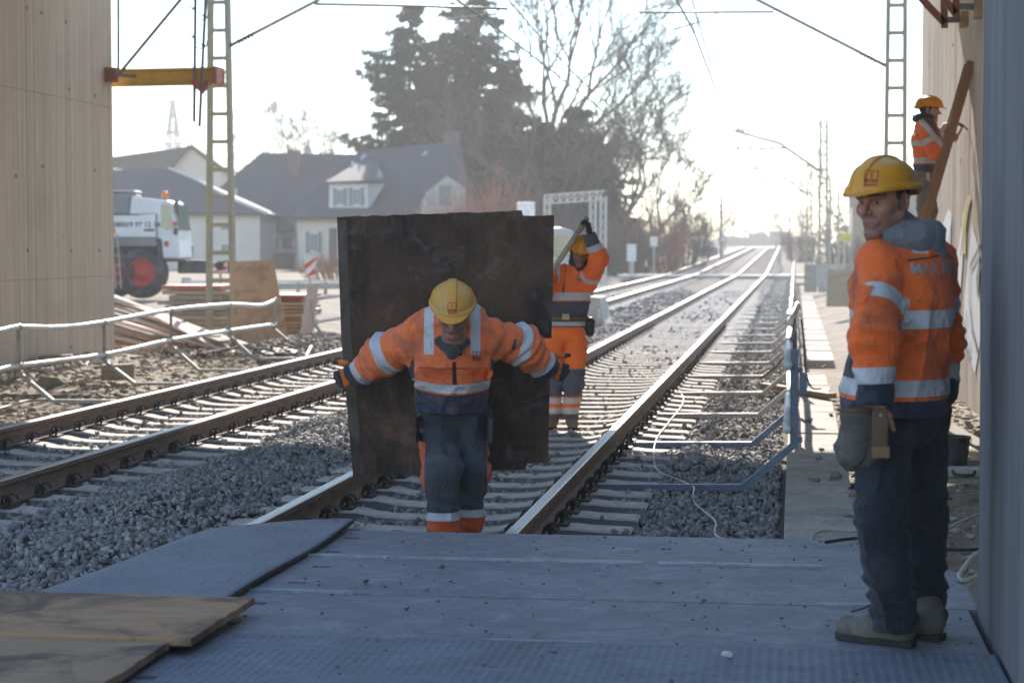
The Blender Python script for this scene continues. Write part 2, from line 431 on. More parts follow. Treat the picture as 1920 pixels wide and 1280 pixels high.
# ------------------------------------------------------------------ temporary deck in front
def panel(x0, x1, y0, y1, z0, z1, holes, name, m, parent, bevel=.004):
    xs = sorted(set([x0, x1] + [h[i] for h in holes for i in (0, 1)])); ys = sorted(set([y0, y1] + [h[i] for h in holes for i in (2, 3)]))
    def solid(i, j):
        if i < 0 or j < 0 or i >= len(xs) - 1 or j >= len(ys) - 1: return False
        cx, cy = (xs[i] + xs[i + 1]) / 2, (ys[j] + ys[j + 1]) / 2
        return not any(h[0] < cx < h[1] and h[2] < cy < h[3] for h in holes)
    mb = MB(); nx = len(xs)
    id_ = lambda i, j, k: (j * nx + i) * 2 + k
    for y in ys:
        for x in xs:
            zz = z1 + .004 * math.sin(x * 2.1 + y)
            mb.v += [(x, y, z0), (x, y, zz)]
    for j in range(len(ys) - 1):
        for i in range(nx - 1):
            if not solid(i, j): continue
            mb.f.append((id_(i, j, 1), id_(i + 1, j, 1), id_(i + 1, j + 1, 1), id_(i, j + 1, 1))); mb.f.append((id_(i, j, 0), id_(i, j + 1, 0), id_(i + 1, j + 1, 0), id_(i + 1, j, 0)))
            for (di, dj, a, b) in ((-1, 0, (i, j), (i, j + 1)), (1, 0, (i + 1, j + 1), (i + 1, j)), (0, -1, (i + 1, j), (i, j)), (0, 1, (i, j + 1), (i + 1, j + 1))):
                if not solid(i + di, j + dj): mb.f.append((id_(*a, 0), id_(*b, 0), id_(*b, 1), id_(*a, 1)))
    mb.mi = [0] * len(mb.f)
    return mb.build(name, m, parent)
def deck_mat(name, base, base2, tread):
    m = bpy.data.materials.new(name); t, b = nodes_of(m); v = coords(t)
    n1 = noise_n(t, coords(t, (.5, 1.6, 1)), 2.2, 6, .65, .5); n2 = noise_n(t, coords(t, (2, 14, 1)), 6, 5, .7); n3 = noise_n(t, v, 55, 3)
    c = mixc(t, rng_map(t, n1, .3, .7), base, base2)
    n6 = noise_n(t, v, 5.5, 7, .72, .7); c = mixc(t, rng_map(t, n6, .45, .65, 0, .5), c, tuple(x * 1.5 for x in base)); c = mixc(t, rng_map(t, n2, .45, .7, 0, .7), c, tuple(x * .5 for x in base))
    c = mixc(t, rng_map(t, n3, .55, .7, 0, .5), c, tuple(x * .4 for x in base))
    st = noise_n(t, coords(t, (1, 1, 1)), 1.3, 4, .6, 1.0); c = mixc(t, rng_map(t, st, .6, .72, 0, .45), c, (.13, .11, .08))
    L(t, c, b.inputs['Base Color']); b.inputs['Roughness'].default_value = .72
    b.inputs['Specular IOR Level'].default_value = .4
    h = mth(t, 'ADD', mth(t, 'MULTIPLY', n3, .35), n2)
    if tread:
        sp = t.nodes.new('ShaderNodeSeparateXYZ'); L(t, v, sp.inputs[0])
        u = mth(t, 'ADD', sp.outputs[0], sp.outputs[1]); w_ = mth(t, 'SUBTRACT', sp.outputs[0], sp.outputs[1])
        k = 2 * math.pi / .075
        p = mth(t, 'MULTIPLY', mth(t, 'SINE', mth(t, 'MULTIPLY', u, k)), mth(t, 'SINE', mth(t, 'MULTIPLY', w_, k)))
        pp = rng_map(t, p, .1, .6); pp = mth(t, 'MULTIPLY', pp, rng_map(t, n1, .35, .6, .15, 1.0)); h = mth(t, 'ADD', h, mth(t, 'MULTIPLY', pp, 1.6))
        c2 = mixc(t, mth(t, 'MULTIPLY', pp, .35), c, tuple(min(1, x * 1.7) for x in base)); L(t, c2, b.inputs['Base Color'])
    bump_n(t, b, h, .5, .006); return m
m_deck = deck_mat('deck_plate_dusty', (.275, .28, .292), (.2, .206, .22), False)
m_tread = deck_mat('deck_plate_tread', (.2, .22, .25), (.15, .17, .2), True)
m_strip = mat('edge_strip_metal', (.36, .41, .47), (.23, .26, .3), rough=.45, metal=.4, scale=12, stretch=(1, 8, 1))
deck = thing('crossing_deck', 'grey dusty temporary deck plates laid over the track in front', 'deck', (-1, 8, 0))
D_Y = [10.42, 9.44, 8.44, 7.49, 5.4, 3.4, 1.4, -.6, -2.6]
D_Z = [.052, .062, .06, .066, .06, .06, .06, .06]
for i in range(len(D_Y) - 1):
    ya, yb = D_Y[i + 1] + .006, D_Y[i] - .006
    hl = []
    ym = (ya + yb) / 2
    if i < 4: hl = [(-2.28, -2.2, ym + .18, ym + .24), (-2.28, -2.2, ym - .28, ym - .22), (.55, .63, ym + .1, ym + .16), (.55, .63, ym - .3, ym - .24)]
    o = panel(-2.62, .742, ya, yb, D_Z[i] - .09, D_Z[i], hl, 'deck_panel', m_tread if i >= 3 else m_deck, deck)
    o.rotation_euler = (0, 0, (.004, -.003, .002, 0, 0, 0, 0, 0)[i])
for yy, xa, xb in ((9.455, -2.5, -.7), (9.452, -.64, .16), (8.452, -2.4, -1.9), (8.45, .1, .5), (7.5, -1.2, -.75)):
    MB().box(xa, xb, yy - .008, yy + .004, .03, .0715).build('edge_strip', m_strip, deck)
MB().box(-2.55, .7, -2.5, 10.3, -.15, -.045).build('support_frame', m_rail, deck)

# rubber mat drooping over the left rail
def make_mat():
    nu, nv = 40, 60; v = []
    for j in range(nv + 1):
        a = j / nv
        for i in range(nu + 1):
            u = i / nu
            R0 = np.array([-2.36 + .012 * math.sin(a * 9), 10.53 - 5.5 * a])
            far = sstep(0, .32, a)
            Lx = -3.56 - .22 * math.sin(min(1, a * 2.2) * 1.57); Ly = 9.72 - 4.7 * a
            p = R0 * (1 - u) + np.array([Lx, Ly]) * u
            if a < .12: p[1] += .1 * math.sin(u * math.pi) * (1 - a / .12)
            z = .092 - .2 * float(sstep(.52, 1.02, u)) + .006 * math.sin(p[0] * 5 + p[1] * 3) + .012 * max(0, 1 - a * 9) * math.sin(u * 7)
            v.append((p[0], p[1], z))
    top = np.array(v); bot = top.copy(); bot[:, 2] -= .024
    k = nu + 1; n = len(top); f = []
    for j in range(nv):
        for i in range(nu):
            q = (j * k + i, j * k + i + 1, (j + 1) * k + i + 1, (j + 1) * k + i); f.append(q); f.append(tuple(n + x for x in reversed(q)))
    for j in range(nv):
        f.append((j * k, (j + 1) * k, n + (j + 1) * k, n + j * k)); a = j * k + nu; f.append((a + k, a, n + a, n + a + k))
    for i in range(nu):
        f.append((i + 1, i, n + i, n + i + 1)); a = nv * k + i; f.append((a, a + 1, n + a + 1, n + a))
    m = bpy.data.materials.new('rubber_crumb_mat'); t, b = nodes_of(m)
    vv = coords(t); n1 = noise_n(t, vv, 45, 3, .5); n2 = noise_n(t, vv, 2.5, 5); n4 = noise_n(t, coords(t, (1, .6, 1)), 48, 4, .7)
    c = mixc(t, rng_map(t, n2, .3, .7), (.25, .262, .285), (.19, .2, .22)); c = mixc(t, rng_map(t, n4, .57, .66, 0, .8), c, (.075, .075, .08))
    ge = t.nodes.new('ShaderNodeNewGeometry'); sp = t.nodes.new('ShaderNodeSeparateXYZ'); L(t, ge.outputs['True Normal'], sp.inputs[0])
    c = mixc(t, rng_map(t, sp.outputs[2], .3, .6, 1, 0), c, (.05, .05, .052))
    L(t, c, b.inputs['Base Color']); b.inputs['Roughness'].default_value = .85; bump_n(t, b, n1, .5, .006)
    o = np_mesh('rubber_mat', np.concatenate([top, bot]), f, m, smooth=False)
    tag(o, 'speckled grey rubber mat with black edge drooping over the ballast', 'mat')
make_mat()

# plywood sheets bottom left
def ply_mat(name, a, b_, d):
    m = bpy.data.materials.new(name); t, b = nodes_of(m)
    n1 = noise_n(t, coords(t, (1.2, 9, 3)), 3, 6, .65, .6); n2 = noise_n(t, coords(t), 2.2, 5, .6, .8); n3 = noise_n(t, coords(t, (3, 60, 20)), 5, 3)
    c = mixc(t, rng_map(t, n1, .3, .7), a, b_); c = mixc(t, rng_map(t, n2, .46, .6, 0, .85), c, d)
    c = mixc(t, rng_map(t, n3, .5, .8, 0, .4), c, tuple(x * .5 for x in a)); L(t, c, b.inputs['Base Color']); b.inputs['Roughness'].default_value = .8
    bump_n(t, b, mth(t, 'ADD', n1, n3), .35, .006); return m
m_ply = ply_mat('weathered_plywood', (.5, .3, .155), (.36, .215, .115), (.1, .07, .05))
m_ply2 = ply_mat('weathered_plywood_grey', (.44, .28, .155), (.3, .2, .12), (.09, .066, .05))
def ply_sheet(x0, x1, y0, y1, z, m, label, seed, rz):
    r_ = random.Random(seed); poly = [(x0, y0), (x1, y0)]
    ny = 16
    for i in range(1, ny): poly.append((x1 + r_.uniform(-.006, .006), y0 + (y1 - y0) * i / ny))
    poly += [(x1, y1)]
    for i in range(1, 14): poly.append((x1 + (x0 - x1) * i / 14, y1 + r_.uniform(-.004, .004)))
    poly += [(x0, y1)]
    mb = MB().prism([(x, y, z) for x, y in poly], (0, 0, .03))
    o = mb.build('plywood_sheet', m, bevel=.003); tag(o, label, 'plywood', 'plywood sheets on the deck'); return o
ply_sheet(-4.9, -2.19, 7.03, 7.9, .104, m_ply, 'stained brown plywood sheet overlapping the rubber mat, the farther of two', 3, .015)
ply_sheet(-4.9, -2.27, 6.1, 7.015, .092, m_ply2, 'weathered plywood sheet in the bottom left corner, nearest of two', 4, .0)

# ------------------------------------------------------------------ concrete walls with board marks
def wall_mat(name, a, b_, dark):
    m = bpy.data.materials.new(name); t, b = nodes_of(m)
    n1 = noise_n(t, coords(t, (9, 9, .35)), 1.5, 6, .65); n2 = noise_n(t, coords(t, (30, 30, .5)), 1.6, 4, .6); n3 = noise_n(t, coords(t), .7, 5, .6, .6); n4 = noise_n(t, coords(t), 4.5, 3, .5)
    at = N(t, 'ShaderNodeAttribute', attribute_name='tone')
    c = mixc(t, rng_map(t, n1, .3, .7), a, b_); c = mixc(t, mth(t, 'MULTIPLY', at.outputs['Fac'], .5), c, dark)
    c = mixc(t, rng_map(t, n2, .45, .68, 0, .5), c, dark); c = mixc(t, rng_map(t, n3, .5, .75, 0, .35), c, tuple(x * .6 for x in b_))
    c = mixc(t, rng_map(t, n4, .74, .78, 0, .6), c, (.1, .08, .06))
    L(t, c, b.inputs['Base Color']); b.inputs['Roughness'].default_value = .85; b.inputs['Specular IOR Level'].default_value = .25
    bump_n(t, b, mth(t, 'ADD', mth(t, 'MULTIPLY', n2, 1.5), n1), .6, .008); return m
m_wallL = wall_mat('board_marked_concrete', (.66, .52, .385), (.55, .43, .32), (.36, .265, .18))
m_wallR = wall_mat('board_marked_concrete_pale', (.64, .55, .455), (.54, .46, .38), (.38, .3, .225))
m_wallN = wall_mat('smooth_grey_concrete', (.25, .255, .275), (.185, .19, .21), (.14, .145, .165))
def board_wall(name, xf, sgn, y0, y1, z0, z1, thick, bw, m, depth, label):
    """front face at xf, looking along sgn; vertical board impressions of uneven depth"""
    V_, F_, T_ = [], [], []; y = y0; r_ = random.Random(int(abs(xf) * 100)); prev = None
    while y < y1 - 1e-6:
        y2 = min(y1, y + bw * r_.uniform(.6, 1.35)); d = r_.uniform(0, depth); x = xf - sgn * d; tn = r_.random() ** 2
        o = len(V_); V_ += [(x, y, z0), (x, y2, z0), (x, y2, z1), (x, y, z1)]; T_ += [tn] * 4; F_.append((o, o + 1, o + 2, o + 3) if sgn < 0 else (o + 3, o + 2, o + 1, o))
        if prev is not None:
            o = len(V_); V_ += [(prev, y, z0), (x, y, z0), (x, y, z1), (prev, y, z1)]; T_ += [tn] * 4; F_.append((o, o + 1, o + 2, o + 3))
        prev = x; y = y2
    xb = xf - sgn * thick; xe = xf - sgn * depth * .5
    for y in (y0, y1):
        o = len(V_); V_ += [(xf, y, z0), (xb, y, z0), (xb, y, z1), (xf, y, z1)]; T_ += [.2] * 4; F_.append((o, o + 1, o + 2, o + 3))
    o = len(V_); V_ += [(xf, y0, z1), (xf, y1, z1), (xb, y1, z1), (xb, y0, z1)]; T_ += [.2] * 4; F_.append((o, o + 1, o + 2, o + 3))
    o = len(V_); V_ += [(xb, y0, z0), (xb, y1, z0), (xb, y1, z1), (xb, y0, z1)]; T_ += [.2] * 4; F_.append((o, o + 1, o + 2, o + 3))
    ob = np_mesh(name, V_, F_, m, attrs={'tone': ('FLOAT', T_)}); tag(ob, label, 'wall'); return ob
wallL = board_wall('abutment_wall', -11.5, 1, 12, 32.7, -.6, 6.58, 1.6, .06, m_wallL, .004, 'brown board-marked concrete abutment wall behind the left pipe barrier')
wallR = board_wall('abutment_wall', 1.95, -1, 9.0, 31.95, -.6, 6.58, 1.6, .05, m_wallR, .005, 'sunlit board-marked concrete wall with graffiti that the ladder leans on')
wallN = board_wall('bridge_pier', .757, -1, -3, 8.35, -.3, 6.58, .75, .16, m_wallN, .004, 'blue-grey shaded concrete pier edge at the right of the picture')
m_deckc = mat('bridge_concrete', (.36, .35, .33), (.28, .27, .26), rough=.9, scale=1, bump=.3, bscale=12)
br = thing('bridge_deck', 'concrete bridge deck overhead that throws the shade', 'bridge', (-5, 18, 6.6))
MB().box(-13.1, 3.55, 15.0, 29.4, 6.6, 7.3).build('deck_slab', m_deckc, br)
MB().box(-13.1, 3.55, 28.9, 29.3, 7.302, 7.75).build('parapet', m_deckc, br)
MB().box(-13.1, 3.55, 15.2, 15.6, 7.302, 7.75).build('parapet', m_deckc, br)

m_hole = mat('tie_hole_dark', (.13, .1, .075), rough=.9)
for px, py in ((50, 15), (78, 24), (124, 42), (178, 180), (30, 330), (130, 168), (178, 320), (134, 470), (52, 469), (186, 470), (134, 650), (80, 312)):
    q = gx(px, py, -11.5); MB().cyl((-11.52, q.y, q.z), (-11.497, q.y, q.z), .028, n=10).build('tie_hole', m_hole, wallL)
for px, py in ((1742, 120), (1786, 84), (1760, 250), (1800, 300)):
    q = gx(px, py, 1.95); MB().cyl((1.97, q.y, q.z), (1.947, q.y, q.z), .025, n=10).build('tie_hole', m_hole, wallR)
for zz_ in (1.05, 3.9): MB().box(-11.51, -11.4985, 12.1, 32.6, zz_, zz_ + .005).build('form_joint', m_hole, wallL)

# ------------------------------------------------------------------ graffiti on the pale wall (flat paint)
def graffiti():
    Xw = 1.947
    cols = {'g_white': (.72, .74, .76), 'g_green': (.16, .36, .2), 'g_yellow': (.62, .5, .12), 'g_grey': (.2, .2, .21)}
    ms = {k: mat(k, c, tuple(x * .85 for x in c), rough=.7, scale=5) for k, c in cols.items()}
    def patch(pxs, m, i, name):
        pts = [gx(px, py, Xw - .0045 * i) for px, py in pxs]
        mb = MB(); mb.add(pts, [tuple(range(len(pts)))]); mb.build(name, m, wallR)
    patch([(1838, 640), (1836, 470), (1822, 420), (1816, 480), (1808, 560), (1806, 640), (1816, 668), (1828, 700)], ms['g_white'], 1, 'painted_shape')
    patch([(1790, 560), (1796, 470), (1806, 400), (1810, 380), (1812, 420), (1804, 500), (1800, 560), (1796, 640)], ms['g_white'], 1, 'painted_shape')
    patch([(1762, 470), (1768, 420), (1778, 392), (1784, 400), (1782, 460), (1776, 520), (1768, 560)], ms['g_white'], 1, 'painted_shape')
    patch([(1750, 500), (1754, 440), (1760, 420), (1764, 470), (1760, 540)], ms['g_green'], 2, 'painted_shape')
    patch([(1805, 470), (1803, 420), (1811, 375), (1818, 362), (1820, 372), (1812, 420), (1810, 480)], ms['g_yellow'], 2, 'painted_shape')
    patch([(1836, 480), (1830, 520), (1832, 560), (1835, 540), (1837, 500)], ms['g_grey'], 3, 'painted_shape')
    def stroke(pxs, w_, m, i):
        pts = [gx(px, py, Xw - .0045 * i) for px, py in pxs]; mb = MB()
        for a, b in zip(pts, pts[1:]):
            d = (b - a).normalized(); s = Vector((0, -d.z, d.y)) * w_ / 2; mb.add([a - s, b - s, b + s, a + s], [(0, 1, 2, 3)])
        mb.build('painted_line', m, wallR)
    stroke([(1838, 460), (1828, 480), (1818, 500), (1816, 560), (1822, 620), (1828, 640), (1832, 660)], .06, ms['g_grey'], 4)
    stroke([(1800, 480), (1806, 440), (1812, 400), (1814, 380)], .05, ms['g_grey'], 4)
    stroke([(1776, 470), (1780, 440), (1785, 410)], .05, ms['g_grey'], 4)
    stroke([(1812, 585), (1808, 620), (1811, 655), (1817, 662), (1819, 640)], .06, ms['g_grey'], 4)
graffiti()

# ------------------------------------------------------------------ walkway beside the right track
m_slab = mat('walkway_slab', (.44, .39, .32), (.34, .3, .25), rough=.9, scale=2.5, bump=.3, bscale=45, bdist=.005, fine=.2, dirt=(.2, .165, .13), dirt_scale=3, dirt_amt=.55)
walk = thing('cable_trough', 'pale concrete cable-trough slabs running beside the right track', 'cable trough', (.2, 20, -.15))
y = 10.46; i = 0
while y < 27:
    ln = 1.0 if y < 18 else .8; r_ = random.Random(i)
    o = MB().box(-.055, .42 + r_.uniform(-.012, .012), y + .006, y + ln - .006, -.34, -.15 + r_.uniform(-.008, .006)).build('slab', m_slab, walk, bevel=.006)
    y += ln; i += 1
y = 33.5
while y < 75:
    o = MB().box(.22, .66, y + .02, y + .98, -.5, -.33 + random.Random(int(y * 9)).uniform(-.02, .012)).build('slab', m_slab, walk); y += 1.0

# ================================================================== track-side equipment and the building site
m_galv = mat('galvanised_tube', (.42, .39, .34), (.34, .31, .27), rough=.6, metal=.2, scale=8, fine=.12)
m_paintw = mat('white_plastic_tube', (.72, .7, .67), (.6, .58, .55), rough=.4, scale=6, fine=.1, dirt=(.4, .36, .3), dirt_scale=3, dirt_amt=.4)
m_bluepost = mat('blue_grey_post', (.16, .19, .25), (.12, .145, .19), rough=.55, metal=.3, scale=10)
m_cable = mat('black_cable', (.025, .025, .027), rough=.5)
m_cablew = mat('white_cable', (.6, .58, .54), rough=.5)
def curve_pts(pts, n=6):
    pts = [Vector(p) for p in pts]; o = []
    for i in range(len(pts) - 1):
        p0, p1, p2, p3 = pts[max(i - 1, 0)], pts[i], pts[i + 1], pts[min(i + 2, len(pts) - 1)]
        for k in range(n):
            t = k / n
            o.append(.5 * ((2 * p1) + (-p0 + p2) * t + (2 * p0 - 5 * p1 + 4 * p2 - p3) * t * t + (-p0 + 3 * p1 - 3 * p2 + p3) * t ** 3))
    o.append(pts[-1]); return o

# ---- left pipe barrier
bl = thing('safety_barrier', 'bent white pipe barrier along the left track in front of the brown wall', 'barrier', (-8.8, 21.7, -.3))
LP = [(-8.8, y) for y in (21.77, 24.62, 27.4, 30.36, 33.1)]
top = [gx(*p, -8.8) for p in ((-60, 630), (0, 620), (35, 613), (110, 614), (195, 604), (320, 581), (430, 571), (480, 573), (500, 570), (516, 562))]
low = [gx(*p, -8.8) for p in ((-60, 708), (0, 693), (40, 685), (200, 664), (322, 637), (430, 620), (516, 608))]
MB().tube(curve_pts(top, 5), .032, 10).build('top_rail', m_paintw, bl, smooth=True)
MB().tube(curve_pts(low, 4), .03, 10).build('lower_rail', m_paintw, bl, smooth=True)
for i, (x, yy) in enumerate(LP):
    tz = min(top, key=lambda p: abs(p.y - yy)).z; lz = min(low, key=lambda p: abs(p.y - yy)).z
    MB().cyl((x, yy, tz + .03), (x, yy, lz - .08), .022, n=8).build('post', m_galv, bl, smooth=True)
    for z in (tz, lz): MB().cyl((x, yy - .03, z), (x, yy + .03, z), .042, n=10).build('clamp', m_galv, bl)
    a = MB(); a.beam((x, yy, lz - .08), (x + .42, yy - .05, -.2), .045, .045); a.beam((x + .42, yy - .05, -.2), (x + 1.2, yy - .1, -.19), .05, .04); a.build('foot_arm', m_galv, bl)
b2 = thing('safety_barrier', 'short pipe barrier half hidden behind the carried board', 'barrier', (-8.7, 35.5, -.3))
p1_, p2_ = gy(582, 562, 35.6), gy(740, 540, 38.5)
MB().tube([p1_, p2_], .03, 8).build('top_rail', m_paintw, b2, smooth=True)
q1, q2 = gy(588, 605, 35.6), gy(745, 578, 38.5)
MB().tube([q1, q2], .028, 8).build('lower_rail', m_paintw, b2, smooth=True)
g1 = gy(624, 640, 35.4)
MB().cyl(p1_ + V(0, 0, .02), q1 + V(0, 0, -.05), .02, n=8).build('post', m_galv, b2)
a = MB(); a.beam(q1, V(q1.x + .36, 35.5, -.28), .045, .045); a.beam(V(q1.x + .36, 35.5, -.28), V(q1.x + 1.4, 35.6, -.26), .05, .04); a.build('foot_arm', m_galv, b2)

# ---- right barrier
brr = thing('safety_barrier', 'long row of bent barrier arms and pipes along the right track', 'barrier', (0, 20, -.2))
ys = [14.45] + [17.6 + 3.02 * k for k in range(30)]
for i, yy in enumerate(ys):
    mm = m_bluepost if i < 2 else m_galv; tz = .82 if i else .83
    mb = MB(); n_ = 8 if i < 8 else 5
    if i == 0:
        mb.box(-.026, .03, yy - .03, yy + .03, .12, tz); mb.box(.026, .062, yy - .02, yy + .02, .16, .2); mb.box(.026, .062, yy - .02, yy + .02, .66, .7)
    else: mb.cyl((0, yy, .12), (0, yy, tz), .024, n=n_)
    mb.build('post', mm, brr)
    mb = MB(); mb.beam((0, yy, .14), (-.355, yy, -.17), .055, .05); mb.beam((-.35, yy, -.172), (-1.4, yy - .03, -.185), .06, .045); mb.build('foot_arm', mm, brr)
for k in range(len(ys) - 1):
    ya, yb = ys[k], ys[k + 1]; n_ = 10 if k < 6 else 6
    r_ = random.Random(k + 40); sx = r_.uniform(-.03, .03); sz = r_.uniform(-.05, .02)
    za, zb = .72, .72
    MB().tube([V(-.045, ya - .1, za), V(-.045 + sx, (ya + yb) / 2, za + sz), V(-.045, yb - .02, zb)], .034, n_).build('top_rail', m_paintw, brr, smooth=True)
    MB().tube([V(-.05, ya - .12, .26), V(-.05 - sx, (ya + yb) / 2, .26 + sz), V(-.05, yb - .02, .26)], .03, n_).build('lower_rail', m_paintw, brr, smooth=True)
e = [gy(1482, 610, 20.6), gy(1484, 600, 20.6), gy(1489, 588, 20.7), gy(1496, 571, 20.9)]
MB().tube(curve_pts(e, 4), .034, 10).build('bent_end', m_paintw, brr, smooth=True)
MB().box(.04, .09, 14.42, 14.5, .5, .66).build('cable_holder', m_bluepost, brr)

# ---- loose cables on the ground
def cable(pts, r, m, label, n=6):
    o = MB().tube(curve_pts(pts, n), r, 6).build('cable', m, smooth=True); tag(o, label, 'cable'); return o
cable([gz(x, y, z) for x, y, z in ((1265, 722, -.19), (1282, 750, -.17), (1255, 790, -.17), (1232, 820, -.17), (1226, 850, -.17), (1232, 880, -.17), (1275, 900, -.18), (1300, 912, -.16), (1300, 925, -.1), (1305, 945, -.16), (1340, 975, -.17), (1340, 1000, -.17), (1357, 1012, -.17))], .006, m_cablew, 'thin white cable wandering over the ballast right of the track')
cable([gz(x, y, .075) for x, y in ((1548, 1016), (1600, 1009), (1660, 1008), (1740, 1026), (1800, 1030), (1845, 1028))], .009, m_cable, "black hose lying behind the standing man's legs")
cable([gz(x, y, -.12) for x, y in ((1520, 1016), (1528, 1000), (1556, 994), (1610, 995), (1700, 990), (1770, 992), (1800, 978), (1850, 958))], .009, m_galv, 'grey hose curving over the walkway slab towards the pier')
cable([gz(1850, 1030, .07), gz(1826, 1040, .09), gz(1806, 1066, .08), gz(1798, 1080, .075), gz(1808, 1088, .075), gz(1838, 1076, .075)], .011, m_galv, 'loop of pale hose at the foot of the grey pier')
cable([gy(x, y, 17.8) for x, y in ((1502, 598), (1507, 640), (1510, 690), (1520, 725), (1540, 728))] , .007, m_cable, 'thin dark cable hanging from the right barrier')
cable([gy(1490, 598, 17.8), gy(1482, 640, 17.6), gy(1462, 680, 17.4), gy(1425, 710, 17.2)], .007, m_cable, 'thin dark cable trailing from the barrier down to the ballast')

# ---- things by the right wall
m_wood = mat('raw_timber', (.44, .33, .22), (.34, .25, .16), rough=.8, scale=3, stretch=(1, 1, 12), fine=.2)
m_wood2 = mat('timber_weathered', (.33, .26, .19), (.25, .19, .14), rough=.85, scale=3, stretch=(8, 8, 1), fine=.2)
m_red = mat('red_film_board', (.42, .13, .085), (.34, .1, .07), rough=.6, scale=3)
m_black = mat('black_plastic', (.022, .023, .026), (.035, .035, .037), rough=.5, scale=5, dirt=(.16, .15, .13), dirt_amt=.4, dirt_scale=6)
bc = gz(1783, 880, -.17)
bk = thing('bucket', 'black plastic builders bucket behind the standing man', 'bucket', bc)
MB().lathe(bc, [(.118, 0), (.145, .245), (.152, .245), (.152, .262), (.136, .262), (.11, .02)], 24).build('pail', m_black, bk, smooth=False)
MB().tube([bc + V(.15 * math.cos(t), -.06 - .02 * math.sin(t), .25 - .12 * math.sin(t)) for t in np.linspace(math.pi, 0, 9)], .004, 5).build('handle', m_galv, bk)
fc = gz(1806, 900, -.16)
fl = thing('plastering_float', 'grey plastering float with a loop handle on a wooden offcut', 'tool', fc)
MB().box(fc.x - .13, fc.x + .14, fc.y - .06, fc.y + .06, fc.z - .02, fc.z + .02).build('blade', m_wood2, fl)
MB().box(fc.x - .12, fc.x + .12, fc.y - .02, fc.y + .06, fc.z + .021, fc.z + .1).build('body', m_galv, fl, bevel=.01)
MB().tube([fc + V(-.08, -.03, .07), fc + V(-.07, -.07, .05), fc + V(0, -.085, .045), fc + V(.07, -.07, .05), fc + V(.08, -.03, .07)], .012, 6).build('handle', m_black, fl, smooth=True)
def plank(p0, p1, w_, h, m, label, cat='plank', grp=None, name='plank'):
    o = MB().beam(p0, p1, w_, h).build(name, m, bevel=.003); tag(o, label, cat, grp); return o
plank(gz(1772, 800, .0), gz(1845, 840, -.12), .16, .05, m_wood2, 'squared timber lying aslant against the foot of the graffiti wall')
plank(gz(1780, 826, -.1), gz(1850, 862, -.16), .1, .04, m_wood, 'pale batten under the squared timber by the graffiti wall')
plank(gz(1790, 868, -.17), gz(1850, 866, -.17), .12, .05, m_wood2, 'short board on the dirt between bucket and pier')
plank(gz(1432, 722, -.12), gz(1560, 742, -.1), .12, .06, mat('brown_board', (.3, .19, .11), rough=.8), 'brown board lying across the walkway under the right barrier')
for i, (px, py, s) in enumerate(((1527, 902, .05), (1566, 898, .06), (1540, 845, .03), (1515, 790, .05), (1560, 780, .04), (1600, 930, .06), (1590, 970, .04), (1545, 690, .05), (1640, 985, .05), (1535, 862, .035))):
    sv, sf = STONES[i % len(STONES)]; p = gz(px, py, -.15); o = np_mesh('stone', sv * s + np.array([p.x, p.y, p.z + s * .4]), sf, M_STONE, attrs={'tone': ('FLOAT', np.full(len(sv), .2))})
    tag(o, ['dark chunk of rubble on the shaded walkway slab', 'flat grey chunk of rubble beside the standing man', 'small crumb on the sunlit walkway slab', 'stone on the walkway under the nearest barrier post', "pebble left of the standing man's pouch", "stone at the standing man's shin", "stone by the standing man's knee", 'stone beside the brown board on the walkway', "stone left of the black hose", 'tiny crumb near the slab joint'][i], 'stone', 'loose stones on the walkway')

# dirt rubble strip between walkway and wall and left bank: broken lumps as one uncountable mass
def rubble(name, n, fx, fy, r0, r1, zf, cols, label, seed):
    g = np.random.default_rng(seed); VV, FF, TT = [], [], []; off = 0
    for i in range(n):
        sv, sf = STONES[g.integers(0, len(STONES))]; s = g.uniform(r0, r1) * g.uniform(.6, 1.5); x = g.uniform(*fx); y = g.uniform(*fy)
        a = g.uniform(0, 6.28); c, s_ = math.cos(a), math.sin(a); q = sv @ np.array([[c, -s_, 0], [s_, c, 0], [0, 0, .7]]).T * s
        VV.append(q + np.array([x, y, zf(x, y)])); FF.append(sf + off); off += len(sv); TT += [g.random()] * len(sv)
    m = bpy.data.materials.new(name); t, b = nodes_of(m); a = N(t, 'ShaderNodeAttribute', attribute_name='tone')
    L(t, mixc(t, a.outputs['Fac'], *cols), b.inputs['Base Color']); b.inputs['Roughness'].default_value = .95
    o = np_mesh(name, np.concatenate(VV), np.concatenate(FF), m, attrs={'tone': ('FLOAT', TT)}); tag(o, label, 'rubble', kind='stuff'); return o
rubble('rubble', 2600, (-11.4, -8.0), (15, 40), .02, .07, lambda x, y: -.3 + .12 * max(0, (-8 - x) / 3.4), ((.24, .19, .14), (.46, .39, .3)), 'sandy broken rubble in front of the brown wall', 3)
rubble('soil_crumbs', 1500, (.43, 1.9), (10.5, 24), .012, .04, lambda x, y: -.2, ((.2, .16, .12), (.4, .34, .27)), 'earth crumbs along the right walkway', 4)
rubble('dark_gravel', 1500, (-9.6, -7.6), (30.5, 36), .03, .06, lambda x, y: -.22 + .18 * math.exp(-((x + 8.6) / .7) ** 2), ((.12, .1, .085), (.25, .21, .17)), 'darker heap of gravel beyond the left barrier', 5)
